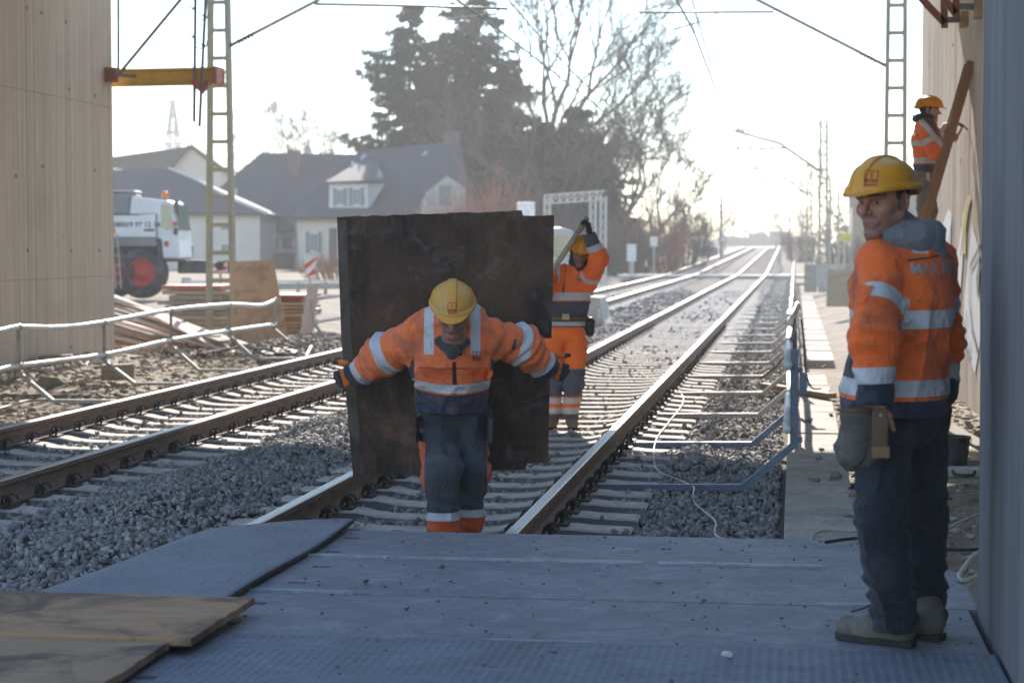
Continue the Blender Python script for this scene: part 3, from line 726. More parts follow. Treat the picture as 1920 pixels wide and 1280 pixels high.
for i, (px, py, w_, h, m, lb) in enumerate(((105, 685, .5, .16, m_wood2, 'brown timber block at the foot of the brown wall'), (222, 708, .45, .22, m_wood, 'wooden block half buried below the left barrier'), (92, 728, .26, .2, mat('lump_stone', (.36, .31, .22), rough=.9), 'rounded stone lump left of the first barrier foot'))):
    p = gz(px, py, -.26)
    if i == 2:
        sv, sf = STONES[2]; o = np_mesh('stone', sv * .22 + np.array([p.x, p.y, p.z + .05]), sf, m); tag(o, lb, 'stone')
    else:
        o = MB().obox(p + V(0, 0, .08), ((1, .25, .03), (-.25, 1, 0), (0, 0, 1)), (w_ / 2, .12, h / 2)).build('timber_block', m, bevel=.01); tag(o, lb, 'timber block')
cable([gz(x, y, -.2) for x, y in ((-20, 770), (20, 760), (45, 752), (70, 750), (90, 748))], .015, m_galv, 'pale hose at the left edge beside the barrier foot')
tag(MB().tube(curve_pts([gz(148, 676, -.15), gz(160, 685, -.15), gz(166, 678, -.13), gz(195, 678, -.12), gz(210, 674, -.12)], 3), .018, 5).build('foil_strip', m_paintw), 'crumpled shiny white foil strip by the wall foot', 'foil')

# ---- timber piles and boards on the left
m_tan = ply_mat('tan_formwork_ply', (.47, .29, .155), (.4, .24, .125), (.25, .16, .095))
m_pale = mat('pale_board', (.6, .46, .38), (.5, .38, .3), rough=.8, scale=2)
def quad_board(cs, th, name, m, label, cat='board'):
    c = [Vector(p) for p in cs]; n_ = (c[1] - c[0]).cross(c[3] - c[0]).normalized() * th
    o = MB().prism(c, n_).build(name, m, bevel=.004); tag(o, label, cat); return o
quad_board([gy(437, 490, 36.9), gy(513, 487, 36.9), gy(541, 645, 36.0), gy(440, 640, 36.0)], .03, 'formwork_board', m_tan, 'large tan formwork board leaning beside the left lattice mast')
quad_board([gy(576, 538, 36.6), gy(597, 530, 36.6), gy(583, 652, 35.9), gy(559, 652, 35.9)], .03, 'formwork_board', m_pale, 'narrow pale board standing upright beside the carried board')
# heap of planks that slid down beside the wall
r_ = random.Random(12); SEEN = {}
ORD = ['first', 'second', 'third', 'fourth', 'fifth', 'sixth', 'seventh', 'eighth', 'ninth', 'tenth', 'eleventh', 'twelfth', 'thirteenth', 'fourteenth', 'fifteenth', 'sixteenth', 'seventeenth', 'eighteenth', 'nineteenth', 'twentieth']
for k in range(34):
    t = k / 33.0
    pa = gy(205 + r_.uniform(-30, 15), 548 + 120 * t + r_.uniform(-6, 6), 34.6 + 1.8 * (1 - t) + r_.uniform(-.3, .3))
    pb = gy(330 + 115 * (1 - t) * .9 + r_.uniform(-40, 40), 640 + 40 * t + r_.uniform(-10, 6), 33.6 + r_.uniform(-.2, .6))
    pb.z = max(pb.z, -.3 + .02 * r_.random()); m = (m_wood, m_wood2, m_red, m_pale, m_wood2, m_tan)[r_.randrange(6)]
    SEEN[m] = SEEN.get(m, -1) + 1
    plank(pa, pb, r_.choice((.1, .14, .2)), r_.choice((.03, .05)), m, ORD[SEEN[m]] + ' ' + {m_wood: 'raw yellowish', m_wood2: 'weathered brown', m_red: 'red-filmed', m_pale: 'pale pinkish', m_tan: 'tan'}[m] + ' plank from the top of the slanting timber heap beside the brown wall', 'plank', 'planks of the slanting heap')
o = plank(gy(300, 592, 34.2), gy(440, 664, 33.3), .34, .03, m_pale, 'broad pale board lying on top of the slanting timber heap'); 
# stacked boards behind the mast
for k in range(9):
    z = -.2 + .105 * k; x0 = gy(325, 560, 41).x + r_.uniform(-.2, .2); x1 = gy(432, 560, 41).x + r_.uniform(-.1, .2)
    o = MB().box(x0, x1, 40.4 + r_.uniform(-.1, .1), 42, z, z + .09).build('board', (m_tan, m_wood2, m_wood, m_red)[3 if k == 8 else r_.randrange(3)]); tag(o, ORD[k] + ' board from the ground in the flat stack behind the left mast', 'board', 'stacked boards behind the mast')
for k in range(11):
    z = -.22 + .075 * k; x0 = gy(505, 560, 39).x + r_.uniform(-.1, .1); x1 = gy(568, 560, 39).x + r_.uniform(-.05, .15)
    o = MB().box(x0, x1, 38.6 + r_.uniform(-.1, .1), 40, z, z + .06).build('board', m_red if k > 8 else (m_wood2, m_tan, m_wood)[r_.randrange(3)]); tag(o, ORD[k] + ' board from the ground in the stack between tan and narrow board', 'board', 'stacked boards beside the tan board')
quad_board([gz(470, 648, -.2), gz(560, 652, -.2), gz(575, 662, -.2), gz(500, 664, -.2)], .03, 'tarpaulin', m_black, 'flat black sheet on the ground in front of the tan board', 'sheet')
tag(MB().cyl(gz(574, 668, -.15), gz(583, 650, -.02), .03, n=8).build('pipe_stub', m_paintw), 'short white pipe stub sticking up beside the left rail', 'pipe')

# ------------------------------------------------------------------ overhead line
m_mast = mat('mast_olive_steel', (.3, .285, .2), (.25, .235, .165), rough=.65, metal=.1, scale=2, fine=.1)
m_tube = mat('cantilever_tube', (.36, .34, .27), (.28, .26, .21), rough=.5, metal=.4, scale=4)
m_insul = mat('insulator_brown', (.1, .085, .08), rough=.4)
m_wire = mat('overhead_wire', (.12, .12, .11), rough=.5, metal=.5)
def lattice(x, y, z0, z1, w0, w1, root, step=.53, lw=.04):
    """two tapering channel legs joined by battens"""
    for s in (-1, 1):
        mb = MB(); a = V(x + s * w0 / 2, y, z0); b = V(x + s * w1 / 2, y, z1)
        d = .1; vs = []
        for p in (a, b): vs += [p + V(-lw, -d, 0), p + V(lw, -d, 0), p + V(lw, d, 0), p + V(-lw, d, 0)]
        mb.add(vs, [(0, 3, 2, 1), (4, 5, 6, 7), (0, 1, 5, 4), (1, 2, 6, 5), (2, 3, 7, 6), (3, 0, 4, 7)]); mb.build('leg', m_mast, root)
    z = z0 + .2
    while z < z1:
        wz = lerp(w0, w1, (z - z0) / (z1 - z0)) - .08
        MB().box(x - wz / 2, x + wz / 2, y - .095, y - .075, z, z + .08).build('batten', m_mast, root); z += step
    MB().box(x - w0 * .9, x + w0 * .9, y - .4, y + .4, z0 - .5, z0 + .02).build('footing', m_conc, root)
def insulator(p, d, root):
    mb = MB(); d = Vector(d).normalized()
    for k in range(5): mb.cyl(p + d * (k * .07), p + d * (k * .07 + .02), .075, .05, 8)
    mb.cyl(p - d * .1, p + d * .42, .025, n=6); mb.build('insulator', m_insul, root)
mast_l = thing('catenary_mast', 'olive lattice mast standing beside the timber piles on the left', 'mast', (-10.9, 37.2, -.36), group='overhead line masts')
ml = gy(414, 459, 37.2)
lattice(ml.x, 37.2, -.4, 7.6, .5, .3, mast_l)
a, b, c = gy(428, 88, 37.2), gy(590, 4, 37.2), gy(952, 17, 37.2)
MB().tube([a, b, b + (b - a) * .25], .035, 8).build('cantilever', m_tube, mast_l, smooth=True)
insulator(a.lerp(b, .12), b - a, mast_l)
MB().tube([gy(590, 8, 37.2), gy(790, 12, 37.2), c], .028, 8).build('steady_tube', m_tube, mast_l, smooth=True)
MB().tube([gy(935, 18, 37.2), gy(930, 26, 37.2), gy(838, 38, 37.2)], .02, 6).build('registration_arm', m_tube, mast_l, smooth=True)
def right_mast(x, y, zt, dz, name_label, w=(.46, .3), fine=True):
    m = thing('catenary_mast', name_label, 'mast', (x, y, -.36 + dz), group='overhead line masts')
    lattice(x, y, -.4 + dz, zt + dz, w[0], w[1], m, .53 if fine else .66, .04 if fine else .06); tk = 1.0 if fine else 1.9
    tx = TR[0] + trk(y)[0]
    a = V(x - .2, y, 5.05 + dz); b = V(tx + 1.55, y, 6.35 + dz); c = V(tx - .55, y, 6.95 + dz) if not fine else b + (b - a) * .35
    MB().tube([a, b, c], .035 * tk, 8).build('cantilever', m_tube, m, smooth=True); insulator(a.lerp(b, .08), b - a, m)
    MB().tube([V(tx + 1.85, y, 6.12 + dz), V(tx - .8, y, 6.16 + dz)], .026 * tk, 8).build('steady_tube', m_tube, m, smooth=True)
    MB().tube([V(tx + .75, y, 6.14 + dz), V(tx + .7, y, 6.02 + dz), V(tx - .1, y, 5.82 + dz)], .018 * tk, 6).build('registration_arm', m_tube, m, smooth=True)
    if not fine: MB().tube([V(x - .15, y, zt + dz - .2), V(tx - .6, y, 6.98 + dz)], .025 * tk, 6).build('top_stay', m_tube, m, smooth=True)
    return m
mr = gy(1677, 459, 39.5)
right_mast(mr.x, 39.5, 7.8, 0, 'tall olive lattice mast left of the man on the ladder', (.4, .3))
right_mast(gy(1543, 459, 95).x, 95, 7.45, 0, 'second lattice mast down the line, above the standing man\'s helmet peak', (.4, .28), False)
right_mast(gy(1517, 459, 148).x, 148, 7.3, .25, 'third lattice mast down the line on the right', (.38, .26), False)
right_mast(gy(1502, 459, 202).x, 202, 7.3, .6, 'fourth lattice mast down the line on the right', (.36, .26), False)
for i, (px, y, zt) in enumerate(((1352, 190, 6.3), (1481, 240, 6.9), (1465, 300, 6.0))):
    p = gy(px, 459, y); m = thing('line_pole', ['slim dark pole left of the far track', 'slim dark pole right of the far track', 'most distant slim pole over the far bridge'][i], 'pole', (p.x, y, trk(y)[1] - .3))
    MB().cyl((p.x, y, -.3), (p.x, y, zt), .16, .11, 8).build('shaft', m_insul, m, smooth=True)
    MB().tube([(p.x, y, zt - .6), (p.x + (2.5 if i == 0 else -3), y, zt + .5)], .05, 6).build('cantilever', m_tube, m)
# wires
def wire(pts, r, label, grp='overhead wires'):
    o = MB().tube(pts, r, 5, caps=False).build('overhead_wire', m_wire, smooth=True); tag(o, label, 'wire', grp)
def zig(y): return .28 if int(round(y / 55)) % 2 else -.28
for ti, tc in enumerate(TR):
    cw, ms = [], []
    span = [-16, 39.5, 95, 148, 202, 255, 300] if ti == 0 else [-16, 37.2, 93, 146, 200, 255, 300]
    for a_, b_ in zip(span, span[1:]):
        for k in range(10):
            t = k / 10; y = lerp(a_, b_, t); dx, dz = trk(y); st = lerp(zig(a_), zig(b_), t)
            cw.append(V(tc + dx + st, y, 5.8 + dz)); ms.append(V(tc + dx + st * .4, y, min(6.45 if y < 33 else 9, 6.9 - 4 * .75 * t * (1 - t)) + dz))
    wire(cw, [.016 + .0002 * max(0, p.y) for p in cw], 'contact wire above the %s track' % ('right' if ti == 0 else 'left')); wire(ms, [.014 + .0002 * max(0, p.y) for p in ms], 'upper carrying wire above the %s track' % ('right' if ti == 0 else 'left'))
    mb = MB()
    for i in range(2, len(cw), 2): mb.cyl(cw[i], ms[i], .005, n=4)
    o = mb.build('dropper_wires', m_wire); tag(o, 'thin droppers between the wires of the %s track' % ('right' if ti == 0 else 'left'), 'wire', kind='stuff')

# ------------------------------------------------------------------ scaffold brackets on the walls
m_yel = mat('yellow_formwork_beam', (.6, .37, .06), (.5, .3, .05), rough=.6, scale=4, dirt=(.3, .2, .08), dirt_amt=.4)
m_steel = mat('dark_site_steel', (.17, .16, .15), (.13, .12, .11), rough=.6, metal=.4, scale=6)
m_rust = mat('rusty_red_steel', (.27, .1, .055), (.2, .08, .05), rough=.75, scale=6)
fb = thing('formwork_bracket', 'yellow formwork beam with hanging steel rods at the top of the brown wall', 'formwork', (-11, 32.5, 4))
Yb = 33.0
def hbeam(p0, p1, h, wd, name, root, m):
    mb = MB(); u = V(0, 0, 1)
    mb.beam(p0 + u * (h / 2 - .02), p1 + u * (h / 2 - .02), wd, .04); mb.beam(p0 - u * (h / 2 - .02), p1 - u * (h / 2 - .02), wd, .04); mb.beam(p0, p1, .03, h - .084)
    return mb.build(name, m, root, bevel=.002)
p0, p1 = gy(205, 147, Yb), gy(400, 143, Yb)
hbeam(p0, p1, .3, .1, 'beam', fb, m_yel); hbeam(p0 + V(0, .35, .03), p1 + V(.1, .35, .0), .24, .1, 'beam', fb, m_yel)
MB().box(p1.x + .003, p1.x + .08, Yb - .08, Yb + .42, p1.z - .12, p1.z + .16).build('end_plate', m_red, fb)
MB().cyl(gy(222, -60, Yb - .12), gy(222, 140, Yb - .12), .026, n=8).build('strut', m_steel, fb)
MB().cyl(gy(224, 138, Yb - .12), gy(380, -50, Yb - .12), .03, n=8).build('strut', m_steel, fb)
for k, (a, b) in enumerate((((367, -50), (364, 229)), ((388, -50), (374, 238)))):
    MB().cyl(gy(*a, Yb - .15 - .3 * k), gy(*b, Yb - .15 - .3 * k), .028, n=8).build('hanging_rod', m_steel, fb)
for (px, py) in ((360, 15), (360, 68), (384, 32), (381, 86)):
    q = gy(px, py, Yb - .2); mb = MB(); mb.tube([q + V(-.1, 0, .06), q, q + V(.06, 0, 0), q + V(.07, 0, .08)], .014, 5); mb.tube([q + V(-.11, 0, -.02), q + V(-.04, 0, -.05), q + V(.05, 0, -.01)], .012, 5); mb.build('hook', m_steel, fb)
mb = MB(); q = gy(373, 158, Yb - .2)
mb.prism([q + V(-.16, 0, .06), q + V(.18, 0, .06), q + V(.14, 0, -.06), q + V(.06, 0, -.16), q + V(-.03, 0, -.1), q + V(-.12, 0, -.02)], (0, .08, 0)); mb.build('clamp', m_red, fb)
MB().box(-11.49, -11.3, Yb - .7, Yb - .55, p0.z - .12, p0.z + .12).build('wall_plate', m_rust, fb)
MB().beam((-11.35, Yb - .62, p0.z), (p0.x + .5, Yb - .1, p0.z + .02), .05, .05).build('tie', m_steel, fb)
oc = gy(209, 434, 32.72 + .1); o = thing('orange_clamp', 'small orange clamp at the corner of the brown wall', 'clamp', (oc.x, oc.y, oc.z))
MB().cyl(oc + V(-.05, 0, 0), oc + V(.06, 0, .02), .05, .06, 8).build('body', mat('orange_plastic', (.75, .28, .03), rough=.5), o); MB().beam(oc + V(-.02, 0, .06), oc + V(.02, 0, -.06), .04, .04).build('lever', MATS['orange_plastic'], o)
# brown brackets, upper right
sb = thing('scaffold_bracket', 'rusty brown steel scaffold brackets at the top of the graffiti wall', 'bracket', (1.8, 22, 4))
def g2(px, py): return gy(px, py, 21.6)
MB().beam(g2(1724, -6), g2(1771, 44), .06, .07).build('brace', m_rust, sb); MB().beam(g2(1769, -20), g2(1771, 53), .06, .07).build('upright', m_rust, sb)
MB().beam(g2(1771, 38), g2(1803, 37), .05, .06).build('tie', m_steel, sb)
def g3(px, py): return gy(px, py, 20.6)
MB().beam(g3(1764, -10), g3(1792, 26), .06, .07).build('brace', m_rust, sb); MB().beam(g3(1792, -20), g3(1793, 33), .06, .07).build('upright', m_rust, sb); MB().beam(g3(1796, 13), g3(1832, 13), .05, .06).build('tie', m_steel, sb)
q = g2(1806, 37); MB().box(q.x - .03, q.x + .05, q.y - .1, q.y + .1, q.z - .08, q.z + .08).build('timber_pad', m_tan, sb)
q = g3(1832, 12); MB().box(q.x - .03, q.x + .05, q.y - .1, q.y + .1, q.z - .12, q.z + .1).build('timber_pad', m_tan, sb)

def deck_crumbs():
    g = np.random.default_rng(17); VV, FF = [], []; off = 0
    for k in range(260):
        sv, sf = STONES[g.integers(0, len(STONES))]; s = g.uniform(.003, .011) * (1.8 if g.random() < .06 else 1); x = g.uniform(-2.3, .7); y = g.uniform(6.6, 10.3)
        VV.append(sv * s + np.array([x, y, .066 + s * .4])); FF.append(sf + off); off += len(sv)
    o = np_mesh('grit', np.concatenate(VV), np.concatenate(FF), mat('grit_stone', (.2, .19, .18), (.1, .095, .09), rough=.95, scale=30)); tag(o, 'grit and crumbs scattered over the deck plates', 'grit', kind='stuff')
deck_crumbs()
cable([gz(1596, 1146, .07), gz(1618, 1140, .075), gz(1640, 1128, .07)], .004, m_cable, "short bent wire lying left of the standing man's boot")
tag(MB().cyl(gz(1358, 1226, .068), gz(1368, 1226, .085), .012, n=8).build('bolt', m_paintw), 'small white bolt lying on the tread plate', 'bolt')

# ================================================================== mobile crane on the site road
m_cw = mat('crane_white', (.66, .67, .68), (.6, .61, .62), rough=.4, scale=2, fine=.04, dirt=(.45, .42, .38), dirt_amt=.4, dirt_scale=1.2)
m_cg = mat('crane_grey', (.24, .235, .23), (.2, .195, .19), rough=.6, scale=2)
m_cd = mat('crane_dark', (.06, .058, .056), (.09, .085, .08), rough=.6, scale=2, dirt=(.2, .18, .15), dirt_amt=.5)
m_tyre = mat('tyre_rubber', (.055, .052, .05), (.08, .074, .068), rough=.9, scale=5, bump=.3, bscale=20, dirt=(.22, .19, .16), dirt_amt=.55, dirt_scale=2)
m_hub = mat('red_wheel_hub', (.5, .06, .04), (.4, .05, .035), rough=.5, scale=3)
m_glass = bpy.data.materials.new('tinted_glass'); _t, _b = nodes_of(m_glass); _b.inputs['Base Color'].default_value = (.1, .17, .15, 1); _b.inputs['Roughness'].default_value = .08; _b.inputs['Specular IOR Level'].default_value = .8
m_amber = mat('amber_lens', (.8, .25, .03), rough=.25)
m_redl = mat('red_lens', (.6, .04, .03), rough=.3)
m_txt = mat('dark_lettering', (.06, .06, .065), rough=.6)
CY = 57.0; KP = CY / FPX / math.cos(0)
c0 = gz(212, 560, 0.02)
crane = thing('mobile_crane', 'white mobile crane lorry with phone number and red wheel hubs', 'crane', c0, YAW)
def cp(px, py, d=0.0):
    """point on the crane's near flank: px along, py up, d metres into the vehicle"""
    x = (px - 212) * KP; z = (560 - py) * KP; ca, sa = math.cos(YAW), math.sin(YAW)
    return Vector((c0.x + x * ca - d * sa, c0.y + x * sa + d * ca, c0.z + z))
DV = Vector((-math.sin(YAW), math.cos(YAW), 0))
def cpr(poly, d0, d1, name, m, bevel=.03, parent=crane):
    mb = MB().prism([cp(a, b, d0) for a, b in poly], DV * (d1 - d0)); return mb.build(name, m, parent, bevel=bevel)
cpr([(100, 447), (296, 447), (296, 470), (288, 478), (250, 466), (225, 470), (205, 484), (100, 484)], .2, 2.4, 'chassis', m_cd)
cpr([(100, 444), (295, 444), (295, 461), (100, 461)], .05, 2.5, 'side_skirt', m_cg)
pan = cpr([(100, 403), (262, 402), (262, 401), (293, 400), (294, 443), (100, 443)], .0, 2.5, 'number_panel', m_cw)
cpr([(247, 366), (318, 374), (324, 380), (335, 432), (338, 484), (306, 484), (302, 452), (294, 442), (294, 400), (243, 400)], .12, 2.4, 'cab', m_cw, .05)
cpr([(303, 381), (319, 381), (325, 427), (312, 430), (304, 425)], .108, .2, 'side_window', m_glass, .0)
cpr([(325, 380), (328, 380), (337, 430), (333, 431)], .2, 2.3, 'windscreen', m_glass, .0)
cpr([(307, 377), (324, 384), (326, 387), (309, 380)], .06, .13, 'sun_visor', m_cw, .0)
cpr([(306, 484), (338, 484), (336, 490), (308, 490)], .15, 2.4, 'bumper', m_cd)
cpr([(294, 446), (304, 446), (306, 486), (297, 486)], .08, .5, 'mudguard', m_cd)
cpr([(100, 360), (241, 361), (241, 400), (100, 400)], .4, 2.2, 'superstructure', m_cg)
cpr([(100, 354), (250, 354), (250, 358), (100, 358)], .5, 1.6, 'boom_rail', m_galv)
cpr([(325, 487), (432, 487), (432, 513), (325, 513)], .9, 1.6, 'boom_head', m_cd)
for px, py, r_ in ((329, 432, 5), (331, 382, 4), (332, 391, 3)):
    MB().obox(cp(px + 3, py, .0), (Vector((1, 0, 0)), DV, (0, 0, 1)), (.06, .05, .14 if py < 400 else .1)).build('mirror', m_cd, crane, bevel=.02)
MB().obox(cp(330, 418, .06), (Vector((1, 0, 0)), DV, (0, 0, 1)), (.05, .03, .06)).build('marker_lamp', m_redl, crane)
MB().lathe(cp(303, 369, .8), [(.05, 0), (.07, .03), (.1, .04), (.1, .16), (.08, .2), (.03, .22)], 12).build('beacon', m_amber, crane, smooth=True)
MB().cyl(cp(303, 371, .8), cp(303, 367, .8), .05, n=8).build('beacon_stem', m_cd, crane)
def wheel(px, py, rad):
    c = cp(px, py, .1); mb = MB()
    prof = [(.55 * rad, 0), (.9 * rad, .02), (rad, .1), (rad, .32), (.9 * rad, .42), (.5 * rad, .4)]
    ax = DV; e1 = Vector((math.cos(YAW), math.sin(YAW), 0)); e2 = V(0, 0, 1); n = 28; vs = []
    for r_, h in prof:
        for j in range(n):
            t = 2 * math.pi * j / n; vs.append(c + e1 * r_ * math.cos(t) + e2 * r_ * math.sin(t) + ax * h)
    fs = [(i * n + j, i * n + (j + 1) % n, (i + 1) * n + (j + 1) % n, (i + 1) * n + j) for i in range(len(prof) - 1) for j in range(n)]
    w_ = mb.add(vs, fs).build('wheel', m_tyre, crane, smooth=True)
    prof = [(.02, -.03), (.2 * rad, -.04), (.24 * rad, .02), (.48 * rad, .05), (.54 * rad, -.02), (.57 * rad, .1)]
    mb = MB(); vs = []
    for r_, h in prof:
        for j in range(n):
            t = 2 * math.pi * j / n; vs.append(c + e1 * r_ * math.cos(t) + e2 * r_ * math.sin(t) + ax * h)
    fs = [(i * n + j, i * n + (j + 1) % n, (i + 1) * n + (j + 1) % n, (i + 1) * n + j) for i in range(len(prof) - 1) for j in range(n)]
    fs.append(tuple(range(n))); mb.add(vs, fs).build('hub', m_hub, w_, smooth=True)
    for k in range(8):
        t = k * math.pi / 4; q = c + e1 * .4 * rad * math.cos(t) + e2 * .4 * rad * math.sin(t); MB().cyl(q - ax * .01, q + ax * .1, .025, n=6).build('wheel_nut', m_hub, w_)
wheel(265, 511, 49 * KP); wheel(208, 511, 49 * KP); wheel(120, 511, 49 * KP)
def text_mesh(body, size, name, m, parent, mtx, bold=0.0, spacing=1.0):
    cu = bpy.data.curves.new(name, 'FONT'); cu.body = body; cu.size = size; cu.offset = bold; cu.align_x = 'CENTER'; cu.space_character = spacing; cu.resolution_u = 2
    o = bpy.data.objects.new(name, cu); COL.objects.link(o); bpy.context.view_layer.update()
    me = bpy.data.meshes.new_from_object(o.evaluated_get(bpy.context.evaluated_depsgraph_get())); bpy.data.objects.remove(o)
    if mtx is not None: me.transform(mtx)
    me.materials.clear(); me.materials.append(m)
    o = bpy.data.objects.new(name, me); COL.objects.link(o); adopt(o, parent); return o
def face_mtx(p, right, up):
    r_ = Vector(right).normalized(); u = Vector(up).normalized(); n = r_.cross(u)
    return Matrix(((r_.x, u.x, n.x, p.x), (r_.y, u.y, n.y, p.y), (r_.z, u.z, n.z, p.z), (0, 0, 0, 1)))
E1 = Vector((math.cos(YAW), math.sin(YAW), 0))
text_mesh('/.0800/9 97 12 14', .205, 'lettering', m_txt, pan, face_mtx(cp(255, 424, -.006), E1, (0, 0, 1)), .004)
cpr([(272, 428), (292, 428), (292, 432), (272, 432)], -.008, -.003, 'lettering_bar', m_txt, 0, pan)
cpr([(309, 451), (317, 451), (317, 461), (309, 461)], .1, .118, 'emblem', m_hub, 0)
# aluminium ladder leaning on the crane
def ladder(p_bot, p_top, width_v, n, m, root, rail_w=.03, rail_h=.07, rung=.016):
    up = (p_top - p_bot).normalized(); wv = Vector(width_v)
    nrm = up.cross(wv.normalized())
    for s in (-.5, .5):
        c = wv * s; mb = MB(); mb.beam(p_bot + c, p_top + c, rail_w, rail_h, up=nrm); mb.build('side_rail', m, root, bevel=.003)
    for k in range(n):
        q = p_bot.lerp(p_top, (k + .6) / n); MB().cyl(q - wv * .5, q + wv * .5, rung, n=6).build('rung', m, root)
la = thing('ladder', 'small aluminium ladder leaning on the side of the crane lorry', 'ladder', cp(230, 542, -.5))
ladder(cp(230, 540, -.55), cp(217, 437, -.08), E1 * .16 + DV * -.02, 6, m_galv, la)

# warning boards, guard rail
m_white = mat('sign_white', (.7, .68, .65), rough=.5, fine=.05)
m_sred = mat('sign_red', (.62, .08, .04), rough=.5, fine=.05)
def warn(px0, py0, px1, py1, Y, label, flip=False, post=True):
    a, b = gy(px0, py1, Y), gy(px1, py0, Y); w_ = b.x - a.x; h = b.z - a.z
    t = thing('warning_board', label, 'sign', (a.x + w_ / 2, Y, a.z), group='red and white warning boards')
    pl = MB().box(a.x, b.x, Y, Y + .02, a.z, b.z).build('plate', m_white, t)
    for k in range(3):
        o0 = (k - .5) * .66
        poly = []
        for u, v in ((0, o0), (1, o0 + .5), (1, o0 + .83), (0, o0 + .33)):
            poly.append((u, min(1, max(0, v))))
        pts = [V(a.x + (1 - u if flip else u) * w_, Y - .004, a.z + v * h) for u, v in poly]
        if abs(poly[0][1] - poly[3][1]) + abs(poly[1][1] - poly[2][1]) > .05: MB().prism(pts, (0, .003, 0)).build('stripe', m_sred, pl)
    if post:
        MB().box(a.x + w_ * .42, a.x + w_ * .58, Y + .021, Y + .06, ground_z(a.x, Y), b.z).build('post', m_galv, t)
        MB().box(a.x - .1, b.x + .1, Y - .2, Y + .25, ground_z(a.x, Y), ground_z(a.x, Y) + .12).build('foot', m_black, t)
warn(571, 483, 591, 520, 50, 'red and white striped warning board standing left of the carried board')
warn(399, 487, 426, 510, 45, 'red and white plate with a dark ring seen through the lattice mast', False, True)
q = gy(412, 498, 44.96); tag(MB().lathe(q, [(.0, 0), (.1, .001), (.1, -.02), (.05, -.02), (.0, -.02)], 16, 'y').build('marker_ring', m_black), 'dark ring fixed on the striped plate behind the mast', 'ring')
warn(400, 538, 428, 556, 44, 'low red and white striped board behind the mast foot', True, False)
gr = thing('guard_rail', 'galvanised road guard rail crossing behind the timber piles', 'guard rail', (-20, 62, 0))
ga, gb = gy(345, 527, 60), gy(760, 527, 64); ga.z = .42; gb.z = .42
MB().beam(ga, gb, .04, .08).build('rail_top', m_paintw, gr); MB().beam(ga - V(0, 0, .16), gb - V(0, 0, .16), .05, .2).build('rail_band', m_galv, gr)
for k in range(9):
    p = ga.lerp(gb, k / 8); MB().box(p.x - .05, p.x + .05, p.y + .05, p.y + .15, ground_z(p.x, p.y) - .05, .45).build('post', m_galv, gr)
p = gz(350, 545, .0); bo = thing('concrete_bollard', 'short round concrete post right of the crane wheel', 'bollard', p); MB().lathe(p, [(.17, -.05), (.17, .42), (.15, .46), (.0, .46)], 16).build('shaft', m_conc, bo, smooth=True); MB().lathe(p, [(.178, .3), (.178, .36)], 16).build('band', m_galv, bo)
# road
m_asph = mat('asphalt', (.16, .155, .15), (.12, .115, .11), rough=.9, scale=2, bump=.3, bscale=60)
o = MB().add([(-70, 66, .03), (-9.5, 70, .03), (-9.5, 76, .03), (-70, 72, .03)], [(0, 1, 2, 3)]).build('road', m_asph); tag(o, kind='structure')

# ================================================================== houses
def tile_mat(name, a):
    m = bpy.data.materials.new(name); t, b = nodes_of(m); v = coords(t)
    sp = t.nodes.new('ShaderNodeSeparateXYZ'); L(t, v, sp.inputs[0])
    r1 = mth(t, 'FRACT', mth(t, 'MULTIPLY', sp.outputs[2], 4.2)); n = noise_n(t, v, .6, 4)
    c = mixc(t, rng_map(t, r1, .7, 1.0, 0, .5), a, tuple(x * .55 for x in a)); c = mixc(t, rng_map(t, n, .35, .7, 0, .4), c, tuple(x * 1.4 for x in a))
    L(t, c, b.inputs['Base Color']); b.inputs['Roughness'].default_value = .8; bump_n(t, b, r1, .4, .04); return m
m_tile = tile_mat('dark_roof_tiles', (.075, .072, .075)); m_tile2 = tile_mat('brown_roof_tiles', (.09, .08, .078))
m_rend = mat('cream_render', (.62, .57, .49), (.56, .51, .44), rough=.9, scale=.6, fine=.05)
m_shut = mat('grey_shutter', (.2, .22, .23), rough=.7); m_win = mat('window_frame_white', (.7, .7, .68), rough=.5)
m_brick = mat('chimney_brick', (.16, .13, .12), rough=.9); m_trim = mat('white_verge', (.62, .6, .57), rough=.6)
m_pane = bpy.data.materials.new('window_glass'); _t, _b = nodes_of(m_pane); _b.inputs['Base Color'].default_value = (.06, .075, .09, 1); _b.inputs['Roughness'].default_value = .1
BK = Vector((-math.sin(YAW), math.cos(YAW), 0))
def hp(px, py, D, back=0.0): return gd(px, py, D) + BK * back
def roof_slab(pts, th, name, m, parent):
    pts = [Vector(p) for p in pts]; n = (pts[1] - pts[0]).cross(pts[2] - pts[0]).normalized()
    if n.z < 0: n = -n
    return MB().prism(pts, n * th).build(name, m, parent)
def window(parent, x0, y0, x1, y1, D, shut=True, name='window'):
    f = MB().prism([hp(a, b, D) - BK * .06 for a, b in ((x0, y1), (x1, y1), (x1, y0), (x0, y0))], BK * .12).build(name, m_win, parent)
    iw = (x1 - x0); s = iw * (.28 if shut else .1); h = (y1 - y0) * .1
    mid = (x0 + x1) / 2
    for a, b in ((x0 + s, mid - iw * .02), (mid + iw * .02, x1 - s)):
        MB().prism([hp(p, q, D) - BK * .075 for p, q in ((a, y1 - h), (b, y1 - h), (b, y0 + h), (a, y0 + h))], BK * .01).build('pane', m_pane, f)
    if shut:
        for a, b in ((x0 - 1, x0 + s * .8), (x1 - s * .8, x1 + 1)):
            MB().prism([hp(p, q, D) - BK * .11 for p, q in ((a, y1), (b, y1), (b, y0), (a, y0))], BK * .04).build('shutter', m_shut, f)
    return f
